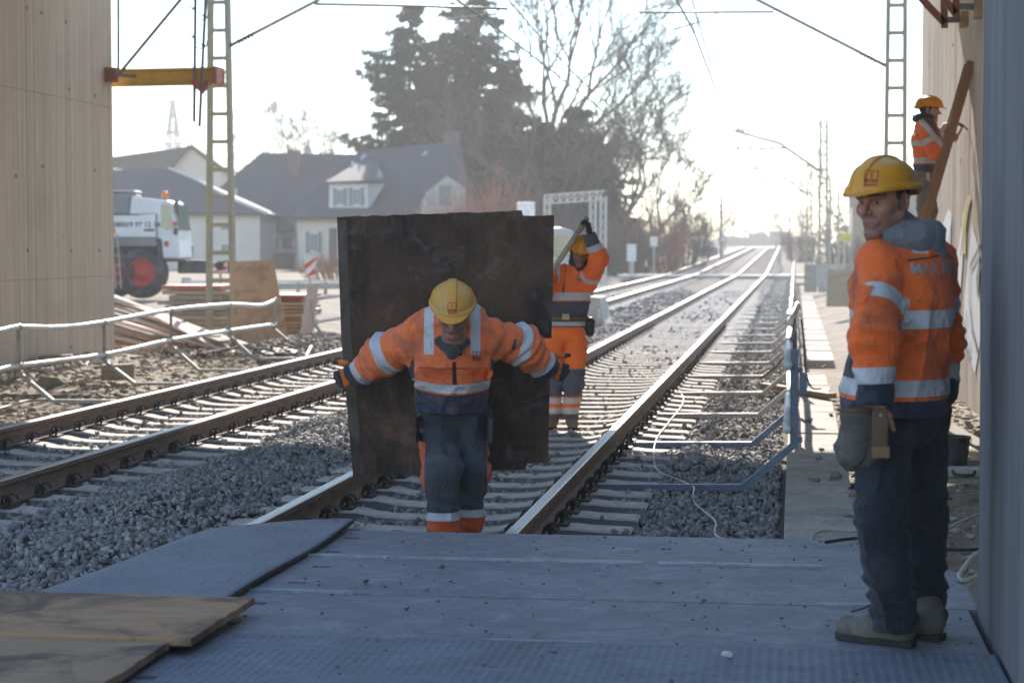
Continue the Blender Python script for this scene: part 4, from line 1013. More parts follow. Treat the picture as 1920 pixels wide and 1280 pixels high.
# A: low house with hipped roof behind the crane
D = 126.0; A = thing('house', 'low cream house with dark hipped roof behind the crane', 'house', hp(380, 503, D), group='houses behind the road')
MB().prism([hp(a, b, D) for a, b in ((120, 506), (487, 506), (487, 403), (120, 403))], BK * 9).build('wall', m_rend, A)
rA = roof_slab([hp(100, 404, D, -.6), hp(502, 404, D, -.6), hp(296, 314, D, 4.5), hp(190, 318, D, 4.5)], .15, 'roof', m_tile, A)
roof_slab([hp(502, 404, D, -.6), hp(500, 406, D, 9.6), hp(296, 314, D, 4.5)], .15, 'roof', m_tile, A); roof_slab([hp(100, 404, D, 9.6), hp(500, 404, D, 9.6), hp(296, 314, D, 4.5), hp(190, 318, D, 4.5)], .15, 'roof', m_tile, A)
MB().tube([hp(503, 400, D, -.7), hp(430, 372, D, .9), hp(350, 334, D, 3.2), hp(294, 311, D, 4.4)], .12, 6).build('verge', m_trim, rA)
for q in ((341, 458, 366, 488), (413, 417, 430, 432), (413, 456, 437, 478)): window(A, *q, D, False)
# B: gabled house behind
D = 158.0; B = thing('house', 'farther house with pale gable behind the crane and mast', 'house', hp(370, 500, D), group='houses behind the road')
gab = [(312, 330), (418, 325), (416, 312), (358, 278)]
MB().prism([hp(a, b, D) for a, b in ((300, 500), (416, 500), (416, 322), (358, 279), (300, 322))], BK * 6).build('wall', m_rend, B)
rB = roof_slab([hp(150, 305, D, -1.0), hp(310, 332, D, -.6), hp(358, 275, D, -.4), hp(195, 290, D, 5)], .2, 'roof', m_tile2, B)
roof_slab([hp(310, 332, D, -.6), hp(358, 275, D, -.6), hp(358, 275, D, 6.5), hp(310, 332, D, 6.5)], .2, 'roof', m_tile2, B); roof_slab([hp(358, 275, D, -.6), hp(424, 322, D, -.6), hp(424, 322, D, 6.5), hp(358, 275, D, 6.5)], .2, 'roof', m_tile2, B)
MB().prism([hp(a, b, D) for a, b in ((150, 500), (300, 500), (300, 330), (150, 306))], BK * 5).build('wall', m_rend, B)
MB().prism([hp(270, 303, D, 1.5), hp(283, 303, D, 1.5), hp(286, 297, D, 1.9), hp(274, 297, D, 1.9)], V(0, -.15, .2)).build('roof_window', m_trim, rB)
# C: long house with chimney
D = 136.0; C_ = thing('house', 'cream house with long dark roof and brick chimney right of the mast', 'house', hp(520, 503, D), group='houses behind the road')
MB().prism([hp(a, b, D) for a, b in ((405, 506), (640, 506), (640, 430), (405, 430))], BK * 9).build('wall', m_rend, C_)
rC = roof_slab([hp(440, 436, D, -.8), hp(700, 436, D, -.8), hp(660, 288, D, 4.6), hp(472, 285, D, 4.6)], .2, 'roof', m_tile, C_)
roof_slab([hp(395, 365, D, .8), hp(440, 436, D, -.8), hp(472, 285, D, 4.6)], .2, 'roof', m_tile, C_)
roof_slab([hp(440, 436, D, 9.8), hp(700, 436, D, 9.8), hp(660, 288, D, 4.6), hp(472, 285, D, 4.6)], .2, 'roof', m_tile, C_)
MB().prism([hp(408, 432, D, -.1), hp(450, 432, D, -.1), hp(441, 352, D, .6), hp(428, 355, D, .6)], BK * .3).build('gable', m_rend, C_)
MB().prism([hp(a, b, D, 2.6) for a, b in ((530, 330), (554, 330), (554, 278), (530, 278))], BK * .9).build('chimney', m_brick, rC); MB().prism([hp(a, b, D, 4.4) for a, b in ((588, 295), (604, 295), (604, 283), (588, 283))], BK * .6).build('chimney', m_brick, rC)
window(C_, 499, 441, 524, 470, D, False); window(C_, 528, 441, 550, 470, D, False)
MB().prism([hp(a, b, D - 3) for a, b in ((490, 508), (552, 508), (552, 474), (490, 474))], BK * .3).build('garden_shed', mat('shed_boards', (.2, .175, .15), rough=.9), C_)
# D: house with dormer
D = 122.0; H4 = thing('house', 'cream house with white dormer and shuttered windows behind the carried board', 'house', hp(700, 503, D), group='houses behind the road')
MB().prism([hp(a, b, D) for a, b in ((556, 508), (880, 508), (880, 410), (556, 410))], BK * 9).build('wall', m_rend, H4)
rD = roof_slab([hp(545, 412, D, -.8), hp(890, 412, D, -.8), hp(858, 262, D, 4.6), hp(668, 280, D, 4.6)], .2, 'roof', m_tile, H4)
roof_slab([hp(545, 412, D, 9.8), hp(890, 412, D, 9.8), hp(858, 262, D, 4.6), hp(668, 280, D, 4.6)], .2, 'roof', m_tile, H4); roof_slab([hp(545, 412, D, -.8), hp(545, 412, D, 9.8), hp(668, 280, D, 4.6)], .2, 'roof', m_tile, H4)
MB().prism([hp(a, b, D, 4.2) for a, b in ((826, 300), (856, 300), (856, 240), (826, 240))], BK * 1.0).build('chimney', m_brick, rD)
dm = MB().prism([hp(a, b, D, -.3) for a, b in ((618, 396), (690, 396), (690, 345), (618, 345))], BK * 4).build('dormer', m_win, H4)
roof_slab([hp(612, 346, D, -.7), hp(722, 342, D, -.7), hp(700, 298, D, 3.6), hp(670, 300, D, 3.6)], .15, 'dormer_roof', m_tile, dm)
MB().prism([hp(690, 396, D, -.28), hp(722, 345, D, -.28), hp(690, 345, D, -.28)], BK * 3).build('cheek', mat('slate_grey', (.36, .37, .38), rough=.8), dm)
for q in ((626, 353, 649, 386), (656, 352, 682, 386)):
    window(dm, *q, D - .32, True)
window(H4, 575, 435, 602, 474, D); MB().prism([hp(a, b, D) - BK * .05 for a, b in ((617, 500), (632, 500), (632, 428), (617, 428))], BK * .1).build('door', m_brick, H4)
for (a, b) in ((668, 292), (787, 286)): MB().prism([hp(a, b + 8, D, 3.6), hp(a + 7, b + 8, D, 3.6), hp(a + 12, b, D, 4.0), hp(a + 5, b, D, 4.0)], V(0, -.25, .25)).build('roof_window', mat('sky_glass', (.35, .42, .52), rough=.15), rD)
MB().tube([hp(655, 300, D, 2.8), hp(655, 340, D, 1.0)], .08, 5).build('roof_ladder', m_trim, rD); MB().tube([hp(553, 412, D, -.9), hp(556, 430, D, -.3), hp(560, 500, D, -.3)], .06, 5).build('downpipe', m_shut, H4)
# E: pale gable farther right in the dust
D = 118.0; E_ = thing('house', 'pale gable end showing dimly through the dust above the carried board', 'house', hp(830, 503, D), group='houses behind the road')
MB().prism([hp(a, b, D) for a, b in ((790, 508), (870, 508), (870, 350), (838, 330), (800, 360), (790, 380))], BK * 5).build('wall', mat('grey_render', (.4, .38, .35), rough=.9), E_); MB().prism([hp(a, b, D) - BK * .05 for a, b in ((823, 385), (846, 385), (846, 348), (823, 348))], BK * .1).build('window', m_shut, E_)

# ================================================================== trees
m_bark = mat('bark_grey_brown', (.13, .105, .085), (.09, .075, .06), rough=.95, scale=3)
m_twig = mat('bare_twigs', (.16, .125, .1), (.12, .095, .075), rough=.95, scale=1)
m_spr = mat('spruce_needles', (.045, .06, .035), (.03, .042, .026), rough=.9, scale=1.5, fine=.3)
m_redtw = mat('reddish_twigs', (.36, .17, .11), (.28, .13, .085), rough=.95, scale=1)
m_oran = mat('dry_orange_leaves', (.36, .2, .1), (.28, .15, .08), rough=.9, scale=2)
def quads_mesh(name, C, A, B, m, parent):
    """leaf cards: centres C, half axes A, B"""
    v = np.stack([C - A - B, C + A - B, C + A + B, C - A + B], 1).reshape(-1, 3); f = np.arange(len(v)).reshape(-1, 4)
    return np_mesh(name, v, f, m, parent)
def spruce(base, h, rad, seed, label, bare=.12):
    g = np.random.default_rng(seed); t = thing('spruce_tree', label, 'tree', base, group='spruces behind the houses')
    b = Vector(base); MB().tube([b + V(0, 0, -.3), b + V(.05, 0, h * .5), b + V(0, 0, h * .98)], [h * .018, h * .011, .03], 8).build('trunk', m_bark, t, smooth=True)
    C, A, B = [], [], []; brs = MB(); z = h * bare
    while z < h * .985:
        k = z / h; rr = rad * (1 - k) ** .54 * (.75 + .5 * g.random()) + .2
        nb = int(7 + 6 * (1 - k))
        for j in range(nb):
            if g.random() < .13: continue
            a = g.uniform(0, 6.28); ln = rr * g.choice((g.uniform(.45, .8), g.uniform(.85, 1.3))); dr = g.uniform(.15, .45)
            d = np.array([math.cos(a), math.sin(a), 0]); p0 = np.array([b.x, b.y, b.z + z])
            pts = [p0 + d * ln * s + np.array([0, 0, -dr * ln * s * 1.2 + .32 * ln * s ** 2.4]) for s in (0, .35, .7, 1)]
            brs.tube([Vector(p) for p in pts], [.05, .035, .02, .008], 3, caps=False)
            n = int(18 + ln * 24); s = g.uniform(.1, 1.0, n) ** .8
            perp = np.array([-d[1], d[0], 0])
            p = p0 + d * (ln * s)[:, None]; p[:, 2] += -dr * ln * s * 1.2 + .32 * ln * s ** 2.4 - g.uniform(0, .55, n) ** 1.6
            p += perp * (g.uniform(-1, 1, n) * (.06 + .2 * (1 - s) * ln))[:, None]
            dl = d * .5 + perp * g.uniform(-.8, .8, n)[:, None]; dl[:, 2] += g.uniform(-.8, .1, n); dl /= np.linalg.norm(dl, axis=1)[:, None]
            w_ = np.cross(dl, g.normal(size=(n, 3))); w_ /= np.linalg.norm(w_, axis=1)[:, None] + 1e-6; sz = g.uniform(.12, .36, n)
            C.append(p); A.append(dl * sz[:, None]); B.append(w_ * (sz * g.uniform(.12, .3, n))[:, None])
        z += h * .022 + g.uniform(0, .12)
    brs.build('branches', m_bark, t, fix=False)
    quads_mesh('crown', np.concatenate(C), np.concatenate(A), np.concatenate(B), m_spr, t); return t
def bare_tree(base, h, spread, seed, label, trunk=.2, depth=6, m=None, group='bare trees', name='bare_tree', lean=(0, 0), lo=.22):
    g = random.Random(seed); t = thing(name, label, 'tree', base, group=group); limb = MB(); tw = MB()
    def grow(p, d, ln, r, lv):
        steps = 3; pts = [p]; q = p.copy(); dd = d.copy()
        for s in range(steps):
            dd = (dd + Vector((g.gauss(0, .13), g.gauss(0, .13), g.gauss(.05, .1)))).normalized(); q = q + dd * ln / steps; pts.append(q.copy())
        mb = limb if lv < 3 else tw
        mb.tube(pts, [r, r * .85, r * .72, r * .6], 6 if lv < 2 else 3, caps=False)
        if lv >= depth: return
        nk = 3 if lv < 2 else g.choice((2, 3, 3))
        for k in range(nk):
            ax = dd.orthogonal().normalized(); ax.rotate(Matrix.Rotation(g.uniform(0, 6.28), 3, dd)); ang = g.uniform(.25, .72) * spread * (1.25 if lv < 1 else 1)
            nd = dd.copy(); nd.rotate(Matrix.Rotation(ang, 3, ax)); nd.z += .1; nd.normalize()
            st = pts[-1] if k < 2 else pts[g.choice((1, 2))]
            grow(st.copy(), nd, ln * g.uniform(.62, .86), max(r * .62, .013 + .00009 * base[1]), lv + 1)
    grow(Vector(base) + V(0, 0, -.3), Vector((lean[0], lean[1], 1)).normalized(), h * lo + .3, trunk, 0)
    limb.build('trunk', m_bark if m is None else m, t, smooth=True, fix=False); tw.build('crown', m_twig if m is None else m, t, fix=False); return t
def shrub(base, rx, ry, h, seed, label, m, n=70, depth=2, group='shrubs in the gardens'):
    g = random.Random(seed); t = thing('shrub', label, 'shrub', base, group=group); mb = MB(); b = Vector(base)
    for k in range(n):
        a = g.uniform(0, 6.28); r0 = math.sqrt(g.random()); p = b + V(rx * r0 * math.cos(a) * .6, ry * r0 * math.sin(a) * .6, -.1)
        d = Vector((math.cos(a) * r0 * rx / h * .55, math.sin(a) * r0 * ry / h * .55, 1)).normalized(); ln = h * g.uniform(.55, 1.0) * (1 - .35 * r0)
        def go(p, d, ln, r, lv):
            q = p + d * ln * .5 + Vector((g.gauss(0, .04), g.gauss(0, .04), 0)) * ln; e = p + d * ln + Vector((g.gauss(0, .08), g.gauss(0, .08), 0)) * ln
            mb.tube([p, q, e], [r, r * .7, r * .3], 3, caps=False)
            if lv < depth:
                for j in range(4):
                    s = p.lerp(e, g.uniform(.3, .95)); nd = (d + Vector((g.gauss(0, .45), g.gauss(0, .45), g.gauss(.1, .2)))).normalized(); go(s, nd, ln * g.uniform(.3, .5), r * .55, lv + 1)
        go(p, d, ln, .03, 0)
    mb.build('twigs', m, t, fix=False); return t
def gp(px, Y, z=None):
    p = gy(px, 459, Y); return V(p.x, Y, ground_z(p.x, Y) if z is None else z)
spruce(gp(768, 142), 19.2, 5.6, 11, 'tall spruce at the left of the tree group behind the dormer house', .06)
spruce(gp(893, 146), 21.6, 5.6, 12, 'tallest dark spruce in the middle of the tree group', .06)
spruce(gp(838, 152), 18.4, 4.8, 16, 'spruce squeezed between the two tall ones', .06)
spruce(gp(1012, 138), 10.4, 4.2, 13, 'lower spruce under the big bare tree', .03)
spruce(gp(1078, 134), 11.0, 3.8, 14, 'slim dark spruce right of the big bare tree trunk', .03)
spruce(gp(952, 150), 16.0, 4.6, 15, 'spruce left of the big bare tree trunk', .04)
spruce(gp(1120, 140), 9.2, 3.2, 17, 'small spruce at the right end of the tree group', .02)
bare_tree(gp(1000, 138), 25, .95, 21, 'big bare tree towering over the middle of the picture', .42, 7, lo=.3)
bare_tree(gp(1062, 144), 22, 1.0, 22, 'bare tree with spreading limbs right of the big one', .32, 7, lo=.26)
bare_tree(gp(1155, 140), 17, 1.15, 23, 'bare tree with arching twigs right of the spruces', .25, 7, lo=.24)
bare_tree(gp(1222, 150), 14, 1.2, 24, 'bare bushy tree left of the far tracks', .2, 7, lo=.22)
bare_tree(gp(1275, 175), 10, 1.2, 25, 'smaller bare tree closest to the far left track', .18, 6, lo=.22)
bare_tree(gp(1190, 165), 12.5, 1.2, 26, 'bare tree hidden behind the bushy trees on the left of the line', .2, 6, lo=.22)
bare_tree(gp(592, 185), 17, 1.25, 27, 'rounded bare tree rising behind the long dark roof', .25, 7, lo=.33)
bare_tree(gp(652, 200), 17, 1.0, 28, 'bare tree right of the rounded one behind the roofs', .2, 6, lo=.3)
bare_tree(gp(512, 195), 13, 1.0, 29, 'thin bare tree left of the chimney', .18, 6, lo=.32)
bare_tree(gp(1105, 132), 16, 1.15, 36, 'bare tree filling the gap behind the truss frame', .24, 7, lo=.22)
bare_tree(gp(1040, 134), 18, 1.1, 37, 'many-limbed bare tree among the low spruces', .26, 7, lo=.24)
bare_tree(gp(1360, 330), 12, 1.1, 30, 'hazy bare tree far down the line left of the bridge', .25, 5)
bare_tree(gp(1330, 300), 9, 1.1, 34, 'hazy small tree left of the far slim pole', .25, 5)
bare_tree(gp(1455, 420), 11, 1.1, 31, 'hazy round tree above the far bridge', .3, 5)
bare_tree(gp(1500, 330), 11, 1.1, 32, 'hazy bare tree right of the far bridge', .25, 5)
bare_tree(gp(1560, 210), 8, 1.1, 33, "bare tree beyond the second mast behind the standing man's helmet", .18, 5)
bare_tree(gp(1610, 230), 13, 1.0, 35, 'bare treetop above the hazy building', .2, 5, lo=.36)
shrub(gp(905, 112), 3.6, 2.5, 6.2, 41, 'big reddish shrub left of the spruces', m_redtw, 110)
shrub(gp(770, 104), 2.2, 1.6, 3.9, 42, 'orange-brown shrub just above the carried board', m_oran, 80)
shrub(gp(980, 118), 2.6, 2.0, 4.2, 43, 'brown shrub below the low spruce', m_twig, 80)
shrub(gp(1160, 118), 3.2, 2.5, 3.6, 44, 'dense brown thicket right of the truss frame', m_twig, 110)
shrub(gp(1220, 125), 3.2, 2.5, 4.4, 45, 'dense brown thicket beside the white signal', m_redtw, 110)
shrub(gp(1275, 140), 3.0, 2.5, 5.0, 46, 'thicket leaning towards the far left track', m_twig, 110)
shrub(gp(640, 88), 2.6, 1.4, 1.5, 47, 'heap of dry brushwood behind the guard rail', m_oran, 90)
shrub(gp(1085, 126), 3.0, 2.0, 4.6, 48, 'dark brown thicket behind the raised arm', m_twig, 110)
shrub(gp(1590, 120), 2.6, 2.0, 2.6, 49, 'low brown scrub right of the line beyond the barrier', m_twig, 80)
shrub(gp(1500, 180), 2.0, 3.0, 3.6, 50, 'scrub between the far masts', m_twig, 80)

# ================================================================== far things
m_pyl = mat('pylon_steel', (.2, .21, .22), rough=.6, metal=.3)
P = gp(326, 400, 0); py_ = thing('power_pylon', 'distant lattice power pylon above the roofs on the left', 'pylon', P)
def pyl_leg(mb, za, wa, zb, wb):
    for sx in (-1, 1):
        for sy in (-1, 1): mb.beam(P + V(sx * wa, sy * wa, za), P + V(sx * wb, sy * wb, zb), .36, .36)
mb = MB(); lv = [(0, 3.2), (8, 2.3), (14, 1.7), (19, 1.3), (22, 1.1), (27, .7), (31.5, .15)]
for (a, wa), (b, wb) in zip(lv, lv[1:]): pyl_leg(mb, a, wa, b, wb)
mb.build('legs', m_pyl, py_)
mb = MB()
for (a, wa), (b, wb) in zip(lv, lv[1:]):
    n = 2
    for k in range(n):
        z0, z1 = lerp(a, b, k / n), lerp(a, b, (k + 1) / n); w0, w1 = lerp(wa, wb, k / n), lerp(wa, wb, (k + 1) / n)
        for sy in (-1, 1):
            mb.beam(P + V(-w0, sy * w0, z0), P + V(w1, sy * w1, z1), .2, .2); mb.beam(P + V(w0, sy * w0, z0), P + V(-w1, sy * w1, z1), .14, .14); mb.beam(P + V(-w0, sy * w0, z0), P + V(w0, sy * w0, z0), .12, .12)
mb.build('bracing', m_pyl, py_)
for z, ww in ((22.5, 5.5), (24.8, 6.2), (31.2, 2.5)):
    MB().beam(P + V(-ww, 0, z), P + V(ww, 0, z), .4, .45).build('cross_arm', m_pyl, py_)
for k, (z, x) in enumerate(((22, -5.5), (22, 5.5), (24.3, -6.2))):
    wire([P + V(x - 260, -30, z + 3), P + V(x - 120, -14, z - 1), P + V(x, 0, z), P + V(x + 120, 20, z - 3), P + V(x + 300, 50, z + 1)], .05, ['lower left pylon cable above the roofs', 'lower right pylon cable above the roofs', 'upper pylon cable above the roofs'][k], 'pylon cables')
# truss frame
m_alu = mat('pale_truss', (.55, .54, .52), rough=.5, metal=.3)
tf = thing('truss_frame', 'pale lattice truss frame standing in the dust behind the worker', 'truss', gp(1075, 92), group=None)
def truss(p0, p1, wv, hv, n, name):
    mb = MB(); p0, p1 = Vector(p0), Vector(p1); wv, hv = Vector(wv), Vector(hv); cs = [wv + hv, wv - hv, -wv - hv, -wv + hv]
    for c in cs: mb.beam(p0 + c, p1 + c, .06, .06)
    for k in range(n):
        a, b = p0.lerp(p1, k / n), p0.lerp(p1, (k + 1) / n)
        for i in range(4):
            c, d = cs[i], cs[(i + 1) % 4]
            mb.beam(a + c, b + d, .035, .035); mb.beam(a + c, a + d, .035, .035)
    return mb.build(name, m_alu, tf)
Yt = 92
a0, a1 = gy(1027, 372, Yt), gy(1128, 364, Yt)
truss(gy(1022, 374, Yt), gy(1133, 366, Yt), (0, .2, 0), (0, 0, .2), 8, 'top_truss')
for px in (1026, 1112, 1131):
    p = gy(px, 380, Yt); truss((p.x, Yt, -.3), (p.x, Yt, p.z + .3), (.13, 0, 0), (0, .13, 0), 9, 'upright')
# signals, white sign, van behind the board
def signbox(px, py0, py1, w_, Y, label, name, m, pole=.06):
    a, b = gy(px, py1, Y), gy(px, py0, Y); t = thing(name, label, 'sign' if 'sign' in name else 'cabinet', (a.x, Y, ground_z(a.x, Y)))
    MB().cyl((a.x, Y, ground_z(a.x, Y) - .1), (a.x, Y, a.z), pole, n=8).build('post', m_galv, t); MB().box(a.x - w_ / 2, a.x + w_ / 2, Y - .06, Y + .06, a.z, b.z).build('panel', m, t, bevel=.02); return t
signbox(986, 379, 430, .75, 84, 'bright white panel peeping over the top of the carried board', 'sign_panel', mat('bright_white', (.85, .85, .84), rough=.3))
signbox(1184, 458, 490, .5, 108, 'white trackside cabinet on a post left of the tracks', 'track_cabinet', m_white, .14)
signbox(1226, 444, 462, .42, 112, 'small white sign right of the track cabinet', 'track_sign', m_white)
signbox(1222 + 135, 440, 452, .5, 185, 'tiny sign by the far left track', 'track_sign', m_white)
signbox(1583, 437, 452, .7, 105, 'yellow-green warning sign beyond the barrier on the right', 'track_sign', mat('yellow_sign', (.6, .55, .1), rough=.5))
p = gp(1072, 60); p = gy(1066, 520, 52)
van = thing('parked_van', 'silver van with glaring roof half hidden behind the board', 'van', V(p.x, 52, -.3), YAW)
def vp(px, py, d=0.0): return gy(px, py, 52) + DV * d
zb = -.3
bp = [(960, 548), (1112, 548), (1114, 505), (1110, 492), (1098, 486), (1088, 452), (1074, 433), (1052, 426), (960, 424)]
MB().prism([vp(*q) for q in bp], DV * 1.9).build('body', mat('silver_paint', (.45, .47, .5), rough=.3, metal=.3, scale=1, fine=.03), van, bevel=.05)
MB().prism([vp(*q) - DV * .012 for q in ((1005, 482), (1084, 482), (1074, 452), (1062, 440), (1010, 436))], DV * .01).build('side_window', m_glass, van)
for px in (985, 1090): 
    c = vp(px, 548); MB().lathe(c + V(0, -.02, 0), [(.1, 0), (.3, 0), (.32, .05), (.32, .2)], 18, 'y').build('wheel', m_tyre, van)
# plastic road barrier behind the worker's hip
p = gz(1112, 622, -.3)
rb = thing('concrete_barrier', 'pale concrete barrier block behind the hip of the worker with the pole', 'barrier block', p)
MB().prism([p + V(-.32, 0, -.1), p + V(.3, 0, -.1), p + V(.3, 0, .12), p + V(.22, 0, .3), p + V(.14, 0, .74), p + V(-.14, 0, .76), p + V(-.2, 0, .3), p + V(-.32, 0, .12)], (.0, 1.6, 0)).build('block', m_conc, rb, bevel=.02); MB().box(p.x + .1, p.x + .16, p.y - .012, p.y - .002, p.z + .3, p.z + .5).build('reflector', m_white, rb)
# far bridge over the line
D = 440.0; fbz = lambda px, py: gy(px, py, D)
fb2 = thing('far_bridge', 'dark low road bridge across the line in the far distance', 'bridge', fbz(1440, 476), group=None)
m_far = mat('far_concrete', (.17, .17, .18), (.13, .13, .14), rough=.9, scale=.3)
a, b = fbz(1395, 462), fbz(1478, 444); MB().box(a.x - 6, b.x + 6, D, D + 9, a.z, b.z).build('deck', m_far, fb2); a, b = fbz(1398, 480), fbz(1408, 462)
MB().box(a.x - 8, a.x + 1.5, D, D + 9, 1.0, a.z + 2).build('abutment', m_far, fb2); a = fbz(1474, 480); MB().box(a.x, a.x + 9, D, D + 9, 1.0, a.z + 2).build('abutment', m_far, fb2)
a, b = fbz(1403, 446), fbz(1440, 438); MB().box(a.x, b.x, D + 1, D + 5, a.z - .3, b.z).build('parapet', m_far, fb2); a, b = fbz(1442, 446), fbz(1480, 433); MB().box(a.x, b.x, D + 2, D + 6, a.z - .3, b.z).build('parapet', m_far, fb2)
# low bank / small roof on the left of the far tracks
p = gp(1330, 210); sh = thing('trackside_hut', 'small hut with pale roof left of the far tracks', 'hut', p)
a, b = gy(1305, 474, 210), gy(1345, 464, 210); MB().box(a.x, b.x, 210, 214, ground_z(a.x, 210), b.z).build('wall', m_far, sh); MB().prism([gy(1303, 464, 210), gy(1347, 468, 210), gy(1340, 452, 212), gy(1306, 453, 212)], V(0, 0, .15)).build('roof', m_conc, sh)
# hazy building on the right, site fence, board
p = gp(1665, 150); hb = thing('apartment_block', 'long hazy brown building behind the standing man on the right', 'building', p)
a, b = gy(1598, 470, 150), gy(1790, 352, 150); MB().box(a.x, b.x, 150, 162, -.3, b.z).build('wall', mat('brown_render', (.3, .25, .22), (.26, .22, .19), rough=.9, scale=.2), hb)
MB().box(a.x - .3, b.x + .3, 149.7, 162.3, b.z, b.z + .35).build('roof', m_far, hb)
for k in range(4):
    for r_ in range(2):
        q = gy(1612 + 26 * k, 430 - 42 * r_, 150); MB().box(q.x - .45, q.x + .45, 149.93, 150.05, q.z - .7, q.z + .7).build('window', m_pane, hb)
sf = thing('site_fence', 'low pale site fence crossing behind the right barrier', 'fence', gp(1600, 78))
for k in range(10):
    a = gy(1508 + 26 * k, 500, 80); MB().box(a.x, a.x + .5, 80, 80.05, -.3, a.z + .1).build('fence_panel', m_conc if k % 3 else m_slab, sf)
for i, (px, Y, zt) in enumerate(((1556, 70, 4.2), (1572, 84, 4.6))):
    q = gp(px, Y); t = thing('lamp_pole', ['thin pale pole left of the hazy building', 'thin pale pole in front of the hazy building'][i], 'pole', q); MB().cyl(q, q + V(0, 0, zt), .06, .04, 8).build('shaft', m_galv, t); MB().beam(q + V(0, 0, zt), q + V(-.5, 0, zt + .1), .08, .06).build('head', m_galv, t)
quad_board([gy(1549, 575, 52), gy(1612, 575, 52), gy(1612, 508, 52.6), gy(1552, 508, 52.6)], .03, 'formwork_board', m_wood, 'plain board standing behind the elbow of the standing man')
# ivy / far wood closing the horizon
def far_wood():
    g = np.random.default_rng(5); C, A, B = [], [], []
    for x0, x1, y0, y1, h, n in ((-200, -60, 240, 330, 8, 2600), (-75, -25, 200, 320, 6, 2600), (4, 90, 200, 330, 6.5, 2600), (-60, 40, 470, 560, 8, 2200)):
        for k in range(n):
            x, y = g.uniform(x0, x1), g.uniform(y0, y1); hh = h * (.5 + .5 * abs(math.sin(x * .13) * math.cos(y * .07))) * g.uniform(.1, 1)
            d = g.normal(size=3); d /= np.linalg.norm(d); w_ = np.cross(d, g.normal(size=3)); w_ /= np.linalg.norm(w_); s = g.uniform(.25, .8)
            C.append((x, y, hh + ground_z(x, y))); A.append(d * s); B.append(w_ * s * .3)
    o = quads_mesh('far_wood', np.array(C), np.array(A), np.array(B), m_twig, None); tag(o, 'hazy brown woods along the horizon', 'woods', kind='stuff')
far_wood()

# ================================================================== people: distance-field modelling
def A3(v): return np.array([v[0], v[1], v[2]], np.float32)
def seg(P, a, b, ra, rb, n=None, k=1.0):
    a, b = A3(a), A3(b); ba = b - a; l2 = float(ba @ ba) + 1e-9
    h = np.clip(((P - a) @ ba) / l2, 0, 1); v = P - a - h[..., None] * ba
    if n is not None:
        n = A3(n); vn = v @ n; v = v + n * (vn * (1 / k - 1))[..., None]
    d = np.sqrt((v * v).sum(-1)) - (ra + (rb - ra) * h)
    return d * (k if n is not None else 1.0)
def ell(P, c, r):
    q = (P - A3(c)) / A3(r); l = np.sqrt((q * q).sum(-1)); return (l - 1) * min(r)
def smin(a, b, k):
    h = np.clip(.5 + .5 * (b - a) / k, 0, 1); return b + (a - b) * h - k * h * (1 - h)
def smax(a, b, k): return -smin(-a, -b, k)
def vdb(fn, lo, hi, vox):
    lo, hi = np.array(lo, np.float32), np.array(hi, np.float32); n = np.ceil((hi - lo) / vox).astype(int) + 1
    d = np.empty(n, np.float32); gy_, gz_ = np.meshgrid(lo[1] + np.arange(n[1]) * vox, lo[2] + np.arange(n[2]) * vox, indexing='ij')
    step = max(1, int(400000 / (n[1] * n[2])))
    for i in range(0, n[0], step):
        xs = lo[0] + np.arange(i, min(n[0], i + step)) * vox
        P = np.empty((len(xs), n[1], n[2], 3), np.float32); P[..., 0] = xs[:, None, None]; P[..., 1] = gy_; P[..., 2] = gz_
        d[i:i + len(xs)] = fn(P)
    G = openvdb.FloatGrid(float(vox * 3)); G.copyFromArray(np.clip(d, -vox * 3, vox * 3)); pts, q = G.convertToQuads(isovalue=0.0)
    pts = lo + pts * vox; q = np.asarray(q, np.int64)
    a, b, c = pts[q[:, 0]], pts[q[:, 1]], pts[q[:, 2]]; vol = np.einsum('ij,ij->i', a, np.cross(b, c)).sum()
    nn = np.cross(pts[q[:, 2]] - pts[q[:, 0]], pts[q[:, 3]] - pts[q[:, 1]]).astype(np.float64); cen = pts[q].mean(1)
    vol = (nn * (cen - cen.mean(0))).sum()
    if vol < 0: q = q[:, ::-1]
    return pts.astype(np.float32), q
